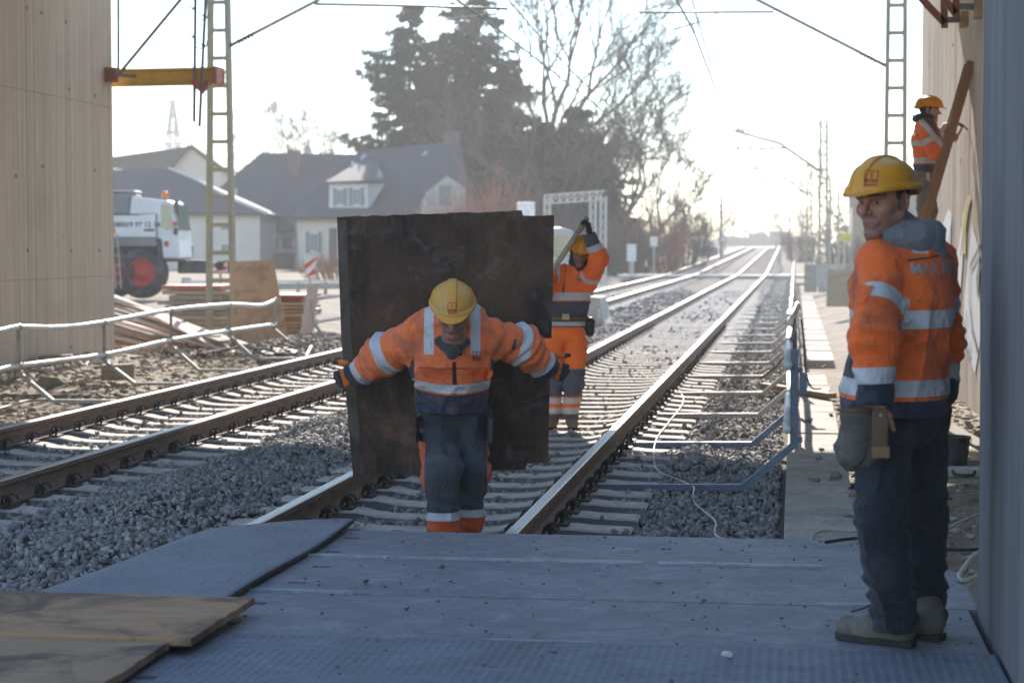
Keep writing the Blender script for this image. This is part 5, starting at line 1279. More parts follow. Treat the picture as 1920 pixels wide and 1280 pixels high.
class Garment:
    def __init__(s, blend=.05, fold=.007, fscale=8.0, seed=1): s.p = []; s.blend = blend; s.cuts = []; s.fold = fold; s.fs = fscale; s.seed = seed; s.rip = []
    def add(s, g, a, b, ra, rb, n=None, k=1.0): s.p.append((g, a, b, ra, rb, n, k)); return s
    def cut(s, p, n, rad=9.0): s.cuts.append((A3(p), A3(Vector(n).normalized()), rad)); return s
    def ripple(s, c, ax, rad, wl, amp): s.rip.append((A3(c), A3(Vector(ax).normalized()), rad, wl, amp)); return s
    def sdf(s, P):
        gd_ = {}
        for g, a, b, ra, rb, n, k in s.p:
            e = seg(P, a, b, ra, rb, n, k); gd_[g] = smin(gd_[g], e, s.blend) if g in gd_ else e
        d = None
        for e in gd_.values(): d = e if d is None else smin(d, e, .022)
        near = np.abs(d) < .06
        if s.fold and near.any():
            Q = P[near]; S = np.array([1, 1, .55], np.float32)
            w1 = .55 - np.sqrt(np.abs(vnoise(Q * S + .1 * vnoise(Q, 5.0, 3)[..., None], s.fs, s.seed))) * 1.6
            w2 = 1 - np.abs(vnoise(Q * np.array([.6, .6, 1.3], np.float32), s.fs * 1.9, s.seed + 5)) * 2
            add = s.fold * 1.7 * w1 + s.fold * .55 * w2 + s.fold * .9 * vnoise(Q, s.fs * .45, s.seed + 9)
            for c, ax, rad, wl, amp in s.rip:
                r = Q - c; al = r @ ax; ra_ = np.sqrt(np.maximum((r * r).sum(-1), 0)); ph = 2 * math.pi * (al / wl + .6 * vnoise(Q, 7.0, 2))
                add = add + amp * np.sin(ph) * np.exp(-(ra_ / rad) ** 2)
            d[near] += -add
        for p, n, rad in s.cuts:
            e = -((P - p) @ n)
            d = np.maximum(d, e) if rad > 5 else np.where(((P - p) ** 2).sum(-1) < rad * rad, np.maximum(d, e), d)
        return d
    def groups(s, V_):
        gs = {}
        for g, a, b, ra, rb, n, k in s.p:
            e = seg(V_, a, b, ra, rb, n, k); gs[g] = e if g not in gs else np.minimum(gs[g], e)
        names = list(gs); return names, np.argmin(np.stack([gs[x] for x in names]), 0)
    def mesh(s, vox, pad=.05):
        lo = np.min([np.minimum(A3(a) - ra, A3(b) - rb) for _, a, b, ra, rb, _, _ in s.p], 0) - pad; hi = np.max([np.maximum(A3(a) + ra, A3(b) + rb) for _, a, b, ra, rb, _, _ in s.p], 0) + pad
        return vdb(s.sdf, lo, hi, vox)
def band(V_, a, d, t0, hw):
    """signed: inside the slab |along - t0| < hw"""
    d = A3(Vector(d).normalized()); return hw - np.abs((V_ - A3(a)) @ d - t0)
def cloth_mat(name, base, band_c, second, third, dirt, dirt_amt=.55, rough=.8, dscale=3.0):
    m = bpy.data.materials.new(name); t, b = nodes_of(m); v = coords(t)
    def at(n): return N(t, 'ShaderNodeAttribute', attribute_name=n).outputs['Fac']
    n1 = noise_n(t, v, 7, 4); nf = noise_n(t, v, 420, 2); nd = noise_n(t, v, dscale, 6, .65, .6)
    c = mixc(t, rng_map(t, n1, .3, .7, 0, .35), base, tuple(x * .72 for x in base))
    c = mixc(t, rng_map(t, at('navy'), -.0008, .0008), c, second)
    c = mixc(t, rng_map(t, at('accent'), -.0008, .0008), c, third)
    c = mixc(t, rng_map(t, nd, .5, .68, 0, dirt_amt), c, dirt)
    rf = rng_map(t, at('refl'), -.0008, .0008); bc = mixc(t, rng_map(t, n1, .35, .65, 0, .4), band_c, tuple(x * .75 for x in band_c)); bc = mixc(t, rng_map(t, nd, .5, .7, 0, .25), bc, dirt)
    c = mixc(t, rf, c, bc); L(t, c, b.inputs['Base Color'])
    L(t, rng_map(t, rf, 0, 1, rough, .42), b.inputs['Roughness']); b.inputs['Specular IOR Level'].default_value = .3
    b.inputs['Sheen Weight'].default_value = .15
    cr = N(t, 'ShaderNodeTexNoise'); cr.inputs['Scale'].default_value = 9; cr.inputs['Detail'].default_value = 5; cr.inputs['Roughness'].default_value = .55; cr.inputs['Distortion'].default_value = 1.6; L(t, coords(t, (1, 1, .45)), cr.inputs['Vector'])
    rid = mth(t, 'ABSOLUTE', mth(t, 'SUBTRACT', cr.outputs['Fac'], .5)); rid = rng_map(t, rid, 0, .12)
    bump_n(t, b, mth(t, 'ADD', mth(t, 'MULTIPLY', nf, .06), rid), .55, .009); return m
ORANGE = (.95, .165, .028); REFL = (.56, .58, .61); NAVY = (.022, .035, .065); DIRT = (.09, .06, .045)
m_jack = cloth_mat('hi_vis_jacket_worn', ORANGE, REFL, NAVY, (.03, .025, .03), DIRT, .75, dscale=4.5)
m_jack_c = cloth_mat('hi_vis_jacket_dusty', (.9, .2, .065), REFL, NAVY, (.03, .025, .03), (.2, .12, .09), .6, dscale=5.0)
m_jack_b = cloth_mat('hi_vis_jacket_bright', (.95, .17, .03), (.5, .5, .5), (.08, .08, .095), (.03, .025, .03), DIRT, .25)
m_trs_r = cloth_mat('navy_work_trousers', (.018, .024, .037), REFL, (.02, .025, .035), (.16, .03, .04), (.1, .1, .1), .3)
m_trs_c = cloth_mat('grey_work_trousers', (.042, .049, .06), (.5, .53, .57), (.62, .1, .025), (.5, .09, .03), (.2, .22, .25), .2)
m_trs_b = cloth_mat('orange_work_trousers', (.95, .18, .03), (.55, .53, .51), (.1, .1, .12), (.95, .18, .03), DIRT, .2)
m_trs_l = cloth_mat('grey_brown_trousers', (.2, .165, .135), REFL, (.1, .09, .08), (.1, .09, .08), (.3, .26, .22), .35)
m_hood = cloth_mat('grey_hood', (.2, .215, .24), REFL, (.15, .16, .18), NAVY, (.12, .12, .13), .3)
m_hood_d = cloth_mat('dark_hood', (.05, .05, .055), REFL, (.05, .05, .055), NAVY, (.1, .1, .1), .3)
m_ocloth = mat('orange_cloth', (.85, .16, .04), (.7, .12, .03), rough=.85, scale=9, fine=.1, dirt=(.2, .11, .08), dirt_amt=.5, dirt_scale=9)
m_gcloth = mat('grey_cloth', (.055, .065, .08), (.045, .052, .065), rough=.85, scale=9, fine=.12)
m_ncloth = mat('navy_cloth_patch', (.028, .036, .055), (.022, .03, .045), rough=.85, scale=9, fine=.12)
m_boot = mat('dusty_work_boot', (.17, .155, .13), (.12, .11, .095), rough=.85, scale=9, bump=.3, bscale=60, dirt=(.28, .26, .23), dirt_amt=.6, dirt_scale=8)
m_boot_b = mat('tan_work_boot', (.3, .21, .13), (.22, .155, .1), rough=.85, scale=9, dirt=(.4, .35, .28), dirt_amt=.5)
m_sole = mat('boot_sole', (.03, .03, .032), (.05, .05, .05), rough=.9, scale=12)
m_skin = bpy.data.materials.new('skin'); _t, _b = nodes_of(m_skin); _a = N(_t, 'ShaderNodeAttribute', attribute_name='tint')
_n = noise_n(_t, coords(_t), 120, 3); L(_t, mixc(_t, rng_map(_t, _n, .3, .7, 0, .18), _a.outputs['Color'], (.25, .1, .07)), _b.inputs['Base Color']); _b.inputs['Roughness'].default_value = .55
_b.inputs['Subsurface Weight'].default_value = .08; _b.inputs['Subsurface Radius'].default_value = (.01, .004, .002); bump_n(_t, _b, _n, .15, .002)
m_eye = mat('eye_white', (.3, .27, .25), rough=.3); m_iris = mat('eye_iris', (.02, .014, .01), rough=.15)
m_hel = mat('yellow_helmet', (.74, .32, .012), (.64, .27, .012), rough=.32, scale=6, fine=.05, dirt=(.42, .25, .06), dirt_amt=.4, dirt_scale=9, spec=.5)
m_hel_c = mat('dusty_yellow_helmet', (.7, .36, .07), (.58, .29, .05), rough=.5, scale=9, fine=.08, dirt=(.45, .32, .18), dirt_amt=.7, dirt_scale=14)
m_hel_o = mat('amber_helmet', (.75, .28, .015), (.64, .23, .015), rough=.4, scale=6, fine=.05)
m_logo = mat('red_print', (.4, .05, .06), rough=.6); m_glove = cloth_mat('orange_glove', (.75, .16, .02), REFL, (.03, .03, .035), (.03, .03, .035), DIRT, .3); m_glove_k = mat('black_glove', (.03, .03, .032), (.045, .045, .045), rough=.85, scale=20)
m_leath = mat('brown_leather', (.16, .1, .055), (.11, .07, .04), rough=.7, scale=12, dirt=(.25, .2, .15), dirt_amt=.3); m_canv = mat('grey_canvas', (.14, .13, .115), (.1, .095, .085), rough=.85, scale=10, fine=.15, dirt=(.22, .2, .17), dirt_amt=.4)
m_band = mat('dark_cap', (.02, .02, .022), rough=.9)

def frame(f, up=(0, 0, 1)):
    f = Vector(f).normalized(); u = Vector(up); u = (u - f * u.dot(f)).normalized(); l = u.cross(f); return np.array([f, l, u], np.float32)   # rows f,l,u
def to_world(pts, o, Fm, s=1.0): return (pts * s) @ Fm + A3(o)
def head_sdf(P):
    d = ell(P, (-.012, 0, .035), (.1, .078, .1)); d = smin(d, ell(P, (.028, 0, -.03), (.066, .061, .088)), .03)
    for s in (-1, 1):
        d = smin(d, seg(P, (-.004, s * .054, -.05), (.066, s * .016, -.106), .021, .018), .022)
        d = smin(d, ell(P, (.058, s * .046, -.022), (.026, .022, .02)), .024)
    d = smin(d, ell(P, (.074, 0, -.108), (.02, .022, .017)), .024)
    for s in (-1, 1): d = smin(d, seg(P, (.08, s * .048, .024), (.096, s * .012, .02), .0105, .0115), .012)
    for s in (-1, 1): d = smax(d, -ell(P, (.102, s * .032, -.001), (.022, .0175, .0085)), .013)
    d = smin(d, seg(P, (.094, 0, .014), (.121, 0, -.03), .0085, .0125), .012)
    for s in (-1, 1): d = smin(d, ell(P, (.1, s * .0125, -.034), (.012, .009, .0085)), .006)
    d = smin(d, seg(P, (.082, -.026, -.07), (.09, 0, -.064), .006, .0075), .012); d = smin(d, seg(P, (.082, .026, -.07), (.09, 0, -.064), .006, .0075), .012); d = smin(d, seg(P, (.088, -.012, -.08), (.088, .012, -.08), .007, .007), .012)
    for s in (-1, 1):
        e = ell(P, (-.012, s * .082, -.002), (.02, .011, .033)); e = smax(e, -ell(P, (-.004, s * .094, .0), (.012, .009, .02)), .006); d = smin(d, e, .008)
    d = smin(d, seg(P, (-.02, 0, -.06), (-.035, 0, -.21), .057, .064), .03); return d
def head_tint(V_, skin, hair, stubble):
    f, l, u = V_.T; c = np.tile(np.array(skin, np.float32), (len(V_), 1))
    def mix(w, col):
        w = np.clip(w, 0, 1)[:, None]; return c * (1 - w) + np.array(col, np.float32) * w
    c = mix(sstep(-.055, -.075, u) * .0 + stubble * sstep(-.045, -.07, u) * sstep(-.02, .03, f) * sstep(-.17, -.13, u), (skin[0] * .45, skin[1] * .5, skin[2] * .6))
    c = mix(stubble * 1.2 * np.exp(-((u + .05) / .008) ** 2) * (np.abs(l) < .03) * (f > .08), (skin[0] * .4, skin[1] * .42, skin[2] * .5))
    c = mix(.45 * np.exp(-((u + .071) / .011) ** 2) * sstep(.026, .018, np.abs(l)) * (f > .085), (skin[0] * .8, skin[1] * .5, skin[2] * .52))
    c = mix(.7 * np.exp(-((u + .0725 - .08 * np.abs(l)) / .0028) ** 2) * sstep(.028, .02, np.abs(l)) * (f > .075), (skin[0] * .3, skin[1] * .25, skin[2] * .25))
    c = mix(.95 * np.exp(-((u - .027 + .1 * np.maximum(0, np.abs(l) - .03)) / .0065) ** 2) * sstep(.008, .014, np.abs(l)) * sstep(.062, .05, np.abs(l)) * (f > .06), hair)
    c = mix(.5 * np.exp(-((u - .004) / .014) ** 2 - ((np.abs(l) - .032) / .02) ** 2) * (f > .07), (skin[0] * .5, skin[1] * .45, skin[2] * .5))  # shade of the eye sockets painted into the skin tint
    hm = np.maximum(sstep(.032, .022, f + 1.3 * np.maximum(0, .012 - u)) * sstep(-.075, -.055, u), sstep(.06, .075, u))
    hm = np.where((np.abs(l) > .0805) & (np.abs(u + .002) < .037) & (f > -.036) & (f < .012), 0, hm); hm = np.where(u < -.12, 0, hm)
    sb = sstep(.02, .012, f) * sstep(-.008, .0, f) * (np.abs(u - .01) < .045) * (np.abs(l) > .06); c = mix(np.maximum(hm, sb * .6), hair); return c
def make_head(o, Fm, s, vox, skin, hair, stubble, root, person):
    v, q = vdb(head_sdf, (-.13, -.11, -.23), (.14, .11, .15), vox); col = head_tint(v, skin, hair, stubble); return v, q, col
def helmet_sdf(P):
    x, y, z = P[..., 0], P[..., 1], P[..., 2]
    d = ell(P, (-.004, 0, .05), (.146, .12, .116))
    rid = ell(P, (-.004, 0, .05), (.154, .126, .123)); rid = np.maximum(rid, np.abs(y) - .024); d = smin(d, rid, .006)
    for s in (-1, 1):
        sd = ell(P, (.0, s * .05, .085), (.09, .068, .064)); d = smin(d, sd, .008)
    d = np.maximum(d, .044 - z)
    rim = ell(P, (-.004, 0, .05), (.157, .131, .5)); rim = np.maximum(rim, np.abs(z - .05) - .0085); d = smin(d, rim, .012)
    zz = z - .046 + .22 * np.maximum(0, x - .07) ** 1.15; pk = np.maximum(((x - .04) / .152) ** 2 + (y / .104) ** 2 - 1, -1) * .07
    pk = np.maximum(pk, np.abs(zz) - .0035); pk = np.maximum(pk, .03 - x); d = smin(d, pk, .014)
    nap = ell(P, (-.09, 0, .038), (.075, .1, .03)); nap = np.maximum(nap, x + .05); d = smin(d, nap, .012)
    inn = ell(P, (-.006, 0, .03), (.136, .111, .115)); return smax(d, -inn, .004)
def decal(name, polys, center, right, up, target, m, parent, off=.0016, sub=.008):
    """flat print laid onto a curved surface"""
    me = target.data; n = len(me.vertices); co = np.empty(n * 3, np.float32); me.vertices.foreach_get('co', co); co = co.reshape(-1, 3)
    bv = BVHTree.FromPolygons([tuple(x) for x in co.tolist()], [tuple(p.vertices) for p in me.polygons])
    r_, u = Vector(right).normalized(), Vector(up).normalized(); nrm = r_.cross(u); c = Vector(center); bm = bmesh.new()
    for pl in polys:
        try: bm.faces.new([bm.verts.new((a, b, 0)) for a, b in pl])
        except Exception: pass
    bmesh.ops.triangulate(bm, faces=bm.faces)
    for _ in range(5):
        long_ = [e for e in bm.edges if e.calc_length() > sub]
        if not long_: break
        bmesh.ops.subdivide_edges(bm, edges=long_, cuts=1); bmesh.ops.triangulate(bm, faces=bm.faces)
    for v in bm.verts:
        p = c + r_ * v.co.x + u * v.co.y; h = bv.ray_cast(p + nrm * .15, -nrm, .35)
        v.co = (h[0] + nrm * off) if h[0] is not None else p
    m2 = bpy.data.meshes.new(name); bm.to_mesh(m2); bm.free(); m2.materials.append(m); o = bpy.data.objects.new(name, m2); COL.objects.link(o); adopt(o, parent); return o
def rect(x0, y0, x1, y1): return [(x0, y0), (x1, y0), (x1, y1), (x0, y1)]
LOGO = [rect(-.024, -.024, -.021, .026), rect(.021, -.024, .024, .026), rect(-.021, .023, .021, .026), rect(-.021, -.024, .021, -.0215), rect(-.002, -.006, .002, .023)] + [rect(-.02 + .0105 * k, -.0195, -.0125 + .0105 * k, -.009) for k in range(4)] + [rect(-.022, -.034, .022, -.029)]
def make_helmet(o, Fm, s, vox, m, root, logo=True, logo_front=0.0):
    v, q = vdb(helmet_sdf, (-.19, -.16, -.03), (.22, .16, .2), vox); ob = np_mesh('helmet', to_world(v, o, Fm, s), q, m, root, smooth=True)
    if logo:
        f, l, u = [Vector(x) for x in Fm]; a = logo_front; d = (f * math.cos(a) + l * math.sin(a)); rt = u.cross(d); c = Vector(o) + (d * .14 + u * .1) * s; up = (u * .85 - d * .5).normalized()
        decal('emblem', [[(x * s, y * s) for x, y in p] for p in LOGO], c, rt, up, ob, m_logo, ob, .0018)
    return ob
def hand_segs(w, d, n, side, s=1.0, curl=(.5, .8, .7), thumb=.5, spread=.1):
    """wrist w, direction d, palm normal n (palm faces n), side = thumb side vector sign; returns round cones of a five-fingered hand"""
    w, d, n = Vector(w), Vector(d).normalized(), Vector(n); n = (n - d * n.dot(d)).normalized(); t = d.cross(n) * side; out = []
    k0 = w + d * .092 * s
    for i, (off, ln) in enumerate(((.03, .076), (.0105, .084), (-.009, .078), (-.028, .062))):
        b = k0 + t * off * s - d * abs(off - .01) * .25 * s; out.append((w + d * .012 * s + t * off * .55 * s, b, .0155 * s, .0125 * s))
        dd = (d + t * off * spread * 8).normalized(); p = b; ax = dd.cross(n)
        for j, fr in enumerate((.44, .31, .25)):
            dd = dd.copy(); dd.rotate(Matrix.Rotation(curl[j], 3, ax)); e = p + dd * ln * fr * s; out.append((p, e, (.0108 - .001 * j) * s, (.0102 - .0013 * j) * s)); p = e
    tb = w + d * .022 * s + t * .03 * s; d1 = (d * .55 + t * .75 + n * thumb * .5).normalized(); m1 = tb + d1 * .042 * s; d2 = (d * .8 + t * .25 + n * thumb).normalized(); m2 = m1 + d2 * .034 * s; m3 = m2 + (d2 + n * .2).normalized() * .028 * s
    out += [(w + d * .01 * s, tb, .017 * s, .0155 * s), (tb, m1, .0145 * s, .0125 * s), (m1, m2, .0122 * s, .0112 * s), (m2, m3, .011 * s, .0092 * s)]; return out
def segs_mesh(ss, vox, blend=.008):
    lo = np.min([np.minimum(A3(a), A3(b)) - max(ra, rb) for a, b, ra, rb in ss], 0) - .012; hi = np.max([np.maximum(A3(a), A3(b)) + max(ra, rb) for a, b, ra, rb in ss], 0) + .012
    def fn(P):
        d = None
        for a, b, ra, rb in ss:
            e = seg(P, a, b, ra, rb); d = e if d is None else smin(d, e, blend)
        return d
    return vdb(fn, lo, hi, vox)
def boot(heel, toe, ank, w_, vox, root, mb_, zg):
    """one boot: upper with toe cap, shaft and a separate sole"""
    h, t = A3(heel), A3(toe); d = t - h; ln = float(np.linalg.norm(d)); d /= ln; sd = np.cross(d, np.array([0, 0, 1], np.float32)); sd /= np.linalg.norm(sd); nrm = Vector(sd)
    z = lambda p, k: np.array([p[0], p[1], zg + k], np.float32)
    def fn(P):
        e = seg(P, z(h + d * .055, .064), z(h + d * ln * .55, .057), .057, .051); e = smin(e, seg(P, z(h + d * ln * .55, .052), z(t - d * .052, .05), .051, .05, np.array([0, 0, 1], np.float32), .92), .03)
        e = smin(e, seg(P, z(h + d * .06, .1), A3(ank) * .5 + z(h + d * .06, .17) * .5, .058, .06), .03); e = np.maximum(e, zg + .028 - P[..., 2]); return e
    lo = np.minimum(np.minimum(h, t), A3(ank)) - .11; hi = np.maximum(np.maximum(h, t), A3(ank)) + .11; lo[2] = zg - .01
    v, q = vdb(fn, lo, hi, vox); o = np_mesh('boot', v, q, mb_, root, smooth=True)
    mb = MB(); H, T, S, Dv = Vector(h), Vector(t), Vector(sd), Vector(d); prof = [(0, .03), (.02, .036), (.1, .037), (.16, .036), (.22, .045), (ln - .05, .047), (ln - .02, .036), (ln, .014)]
    poly = [H + Dv * a + S * b for a, b in prof] + [H + Dv * a - S * b for a, b in reversed(prof)]
    mb.prism([(p.x, p.y, zg + .002) for p in poly], (0, 0, .028)); mb.build('sole', m_sole, o, bevel=.004); return o
def inner_body(joints, head_o, Fm, s, skin, hair, stubble, root, vox, extra=()):
    """the body itself: one mesh, mostly under the clothes; head and bare hands show"""
    hv, hq = vdb(head_sdf, (-.13, -.11, -.23), (.14, .11, .15), vox); col = head_tint(hv, skin, hair, stubble); VV = [to_world(hv, head_o, Fm, s)]; QQ = [hq]; CC = [col]; off = len(hv)
    ss = [(a, b, ra, rb) for a, b, ra, rb in joints]; v, q = segs_mesh(ss, .02, .03); VV.append(v); QQ.append(q + off); CC.append(np.tile(np.array(skin, np.float32), (len(v), 1))); off += len(v)
    for h in extra:
        v, q = segs_mesh(h, max(.0035, vox), .008); VV.append(v); QQ.append(q + off); CC.append(np.tile(np.array(skin, np.float32), (len(v), 1))); off += len(v)
    return np_mesh('body', np.concatenate(VV), np.concatenate(QQ), m_skin, root, smooth=True, attrs={'tint': ('FLOAT_COLOR', np.concatenate(CC))})
def eyes(o, Fm, s, look, root):
    for sd in (-1, 1):
        c = to_world(np.array([[.0735, sd * .0315, -.001]], np.float32), o, Fm, s)[0]
        def ball(p, r, nm, m, par):
            bm = bmesh.new(); bmesh.ops.create_uvsphere(bm, u_segments=14, v_segments=10, radius=r); bmesh.ops.translate(bm, verts=bm.verts, vec=Vector(p)); me = bpy.data.meshes.new(nm); bm.to_mesh(me); bm.free(); me.materials.append(m); me.polygons.foreach_set('use_smooth', [True] * len(me.polygons)); ob = bpy.data.objects.new(nm, me); COL.objects.link(ob); adopt(ob, par); return ob
        e = ball(c, .0118 * s, 'eye', m_eye, root); ld = Vector(look).normalized(); ball(Vector(c) + ld * .0066 * s, .0064 * s, 'iris', m_iris, e)
def dress(name, g, vox, m, root, paint):
    v, q = g.mesh(vox); at = {'refl': np.full(len(v), -1.0), 'navy': np.full(len(v), -1.0), 'accent': np.full(len(v), -1.0)}
    names, gi = g.groups(v)
    def put(key, val, grp=None):
        if grp is not None:
            ok = np.isin(gi, [names.index(x) for x in grp]); val = np.where(ok, val, -1.0)
        at[key] = np.maximum(at[key], val)
    paint(v, put); return np_mesh(name, v, q, m, root, smooth=True, attrs={k: ('FLOAT', x) for k, x in at.items()})
SK = (.36, .19, .135)

# ------------------------------------------------------------------ the standing man on the right
def man_right():
    root = thing('person', 'man standing on the deck at the right, orange jacket and navy trousers, looking back', 'person', gz(1690, 1205, .06), group='railway workers')
    f = Vector((-.84, .54, 0)).normalized(); l = Vector((0, 0, 1)).cross(f); u = V(0, 0, 1)
    c_sh, c_ch, c_lo = gd(1706, 492, 7.58), gd(1692, 560, 7.58), gd(1680, 728, 7.58)
    Ls, Rs = c_sh + l * .185 + f * .02, c_sh - l * .165; Le, Lw = gd(1638, 632, 7.27), gd(1642, 742, 7.27); Re, Rw = gd(1771, 640, 7.78), gd(1769, 735, 7.72)
    neck = gd(1676, 446, 7.56)
    J = Garment(.06, .009, 7.5, 3)
    J.add('torso', c_lo - u * .12, c_ch, .222, .228, f, .82).add('torso', c_ch, c_sh - u * .03, .228, .165, f, .82).add('torso', Ls - l * .05, Rs + l * .05, .095, .095)
    J.add('torso', c_lo + f * .115 - u * .02 - l * .03, c_ch + f * .085 - l * .05, .135, .11)
    J.add('torso', c_sh + u * .01, neck - u * .005, .125, .075)
    J.add('arm_l', Ls, Le, .09, .08).add('arm_l', Le, Lw, .08, .071); J.add('arm_r', Rs, Re, .09, .08).add('arm_r', Re, Rw, .08, .068)
    hem = gd(1690, 776, 7.58).z
    J.cut((0, 0, hem), (0, 0, 1)); J.cut(neck + u * .02, (-u * .9 + f * .0)[:])
    for a, e, w_ in ((Ls, Le, Lw), (Rs, Re, Rw)): J.ripple(e, w_ - a, .16, .055, .006)
    J.ripple(c_lo, (0, .2, 1), .25, .085, .005)
    zb1, zb2 = gd(1690, 594, 7.58).z, gd(1690, 722, 7.58).z
    def paint(v, put):
        T = ['torso']; put('refl', .034 - np.abs(v[:, 2] - zb1 + .02 * (v - A3(c_ch)) @ A3(l)), T); put('refl', .031 - np.abs(v[:, 2] - zb2), T)
        put('navy', zb2 - .047 - v[:, 2], T); fr = (v - A3(c_ch)) @ A3(f); put('navy', np.minimum(np.minimum(zb1 - .05 - v[:, 2], v[:, 2] - zb2), fr - .03 * 0 - .085), T)
        lat = (v - A3(c_sh)) @ A3(l); put('refl', np.minimum(.024 - np.abs(lat - .105), v[:, 2] - (c_sh.z + .035)), T)
        bk = -fr; put('accent', np.minimum(.0035 - np.abs(v[:, 2] - (c_sh.z + .03 - .12 * np.abs(lat - .0))), bk - .02), T)
        for g, a, e, w_ in (('arm_l', Ls, Le, Lw), ('arm_r', Rs, Re, Rw)):
            la = (e - a).length; put('refl', np.minimum(band(v, a, e - a, la * .54, .03), .118 - seg(v, a, e, 0.0, 0.0)), [g, 'torso'] if g == 'arm_l' else [g]); d2 = (w_ - e); put('refl', band(v, e, d2, d2.length - .075, .03), [g]); put('navy', (v - A3(e)) @ A3(d2.normalized()) - (d2.length - .045), [g])
    J.cut(Lw + (Lw - Le).normalized() * .035, Le - Lw, .15); 
    jk = dress('jacket', J, .0065, m_jack, root, paint)
    # lettering across the back
    bk = text_mesh('MAX BÖGL', .055, 'lettering', m_white, None, None, .0016, 1.05)
    me = bk.data; bm = bmesh.new(); bm.from_mesh(me); polys = [[(v.co.x, v.co.y) for v in fc.verts] for fc in bm.faces]; bm.free(); bpy.data.objects.remove(bk)
    bc = c_sh - f * .2 + l * .035 - u * .04; decal('lettering', polys, bc, -l, u, jk, mat('reflective_print', (.42, .42, .44), rough=.5), jk, .003, .02)
    pf = (f * .35 + l * .94).normalized(); pc = Ls.lerp(Le, .42) + l * .1 + f * .02
    decal('sleeve_pocket', [[(-.05, -.035), (.05, -.035), (.05, .03), (.0, .036), (-.05, .03)]], pc, u.cross(pf), u, jk, m_ocloth, jk, .006, .015)
    # trousers
    Lh, Lk, La = gd(1660, 800, 7.5), gd(1648, 960, 7.43), gd(1676, 1158, 7.5); Rh, Rk, Ra = gd(1722, 800, 7.7), gd(1728, 960, 7.72), gd(1737, 1150, 7.74)
    T = Garment(.04, .008, 8.0, 6)
    T.add('hips', gd(1688, 775, 7.6) - l * .09, gd(1688, 775, 7.6) + l * .08, .15, .15)
    T.add('leg_l', Lh, Lk, .118, .096).add('leg_l', Lk, La, .094, .088); T.add('leg_r', Rh, Rk, .112, .092).add('leg_r', Rk, Ra, .09, .084)
    for k_, a in ((Lk, La), (Rk, Ra)): T.ripple(a + (k_ - a) * .14, (.15, .1, 1), .13, .062, .011); T.ripple(k_, (.3, .1, 1), .15, .07, .006)
    T.cut(gd(1690, 1183, 7.5), (0, 0, 1))
    def paintT(v, put): put('accent', np.minimum(.006 - np.abs((v - A3(Lk)) @ A3(l) - .05), (v - A3(Lk)) @ A3(f) - .05), ['leg_l'])
    tr = dress('trousers', T, .0075, m_trs_r, root, paintT)
    decal('cargo_pocket', [rect(-.075, -.1, .075, .1)], Lh.lerp(Lk, .42) + l * .1 + f * .02, u.cross(l), u, tr, m_ncloth, tr, .008, .03)
    lb = boot(gz(1714, 1214, .062), gz(1568, 1196, .062), La, .09, .005, root, m_boot, .062); rb_ = boot(gz(1768, 1202, .062), gz(1668, 1188, .062), Ra, .09, .006, root, m_boot, .062)
    hl = gz(1714, 1214, .062); tl = gz(1568, 1196, .062)
    mb = MB(); q = hl.lerp(tl, .5) + u * .115
    for k in range(4): mb.tube([hl.lerp(tl, .42 + .06 * k) + u * (.13 - .012 * k) + l * .03, hl.lerp(tl, .44 + .06 * k) + u * (.14 - .014 * k), hl.lerp(tl, .46 + .06 * k) + u * (.125 - .012 * k) - l * .03], .0035, 4)
    mb.build('laces', m_logo, lb)
    # head
    hf = Vector((-.62, -.78, -.05)).normalized(); Fm = frame(hf, (-.02, .03, 1)); ho = gd(1657, 379, 7.5)
    inner_body([(c_lo, c_sh, .12, .12), (Ls, Le, .045, .04), (Le, Lw, .04, .03), (Rs, Re, .045, .04), (Re, Rw, .04, .03), (Lh, Lk, .07, .055), (Lk, La, .05, .04), (Rh, Rk, .07, .055), (Rk, Ra, .05, .04), (c_sh, neck, .07, .06), (c_lo, Lh, .1, .08), (c_lo, Rh, .1, .08)], ho, Fm, 1.08, (.46, .225, .155), (.012, .01, .01), .75, root, .0028,
               [hand_segs(Lw - u * .01, (-.25, .1, -1), -l, 1, 1.0, (.5, .6, .4))])
    eyes(ho, Fm, 1.08, (-.5, -.86, 0), root)
    make_helmet(ho, Fm, 1.03, .0032, m_hel, root, True, .32)
    # hood bunched round the neck
    Hd = Garment(.03, .007, 12.0, 8); nb = gd(1684, 442, 7.57); ring = []
    for k in range(13):
        a = math.pi * (-.86 + 1.72 * k / 12); back = .5 - .5 * math.cos(a + math.pi); back = (1 - math.cos(a)) / 2
        back = (1 + math.cos(a)) / 2; d = -f * math.cos(a) + l * math.sin(a); ring.append((nb + d * (.085 + .03 * back) + u * (.01 - .012 * back), .03 + .028 * back))
    for (a, ra), (b, rb) in zip(ring, ring[1:]): Hd.add('hood', a, b, ra, rb)
    Hd.add('hood', nb - f * .1 - u * .01, nb - f * .15 - u * .07 - l * .04, .055, .035).add('hood', nb + u * .02, nb - u * .02, .08, .1)
    Hd.cut(nb - u * .11, u); dress('hood', Hd, .0055, m_hood, root, lambda v, put: None)
    # tool pouch on the hip
    pc = gd(1604, 818, 7.26); e1 = Vector((.99, .14, 0)); pu = thing('tool_pouch', 'grey canvas tool pouch with leather loop on the hip of the standing man', 'tool pouch', pc - u * .1)
    Pg = Garment(.02, .005, 14, 4); Pg.add('p', pc + u * .07, pc - u * .05, .064, .07, Vector((-.14, .99, 0)), .55); Pg.add('p', pc - u * .05 + e1 * .02, pc - u * .065 - e1 * .02, .06, .05, Vector((-.14, .99, 0)), .55); Pg.cut(pc + u * .1, -u)
    dress('bag', Pg, .005, m_canv, pu, lambda v, put: None)
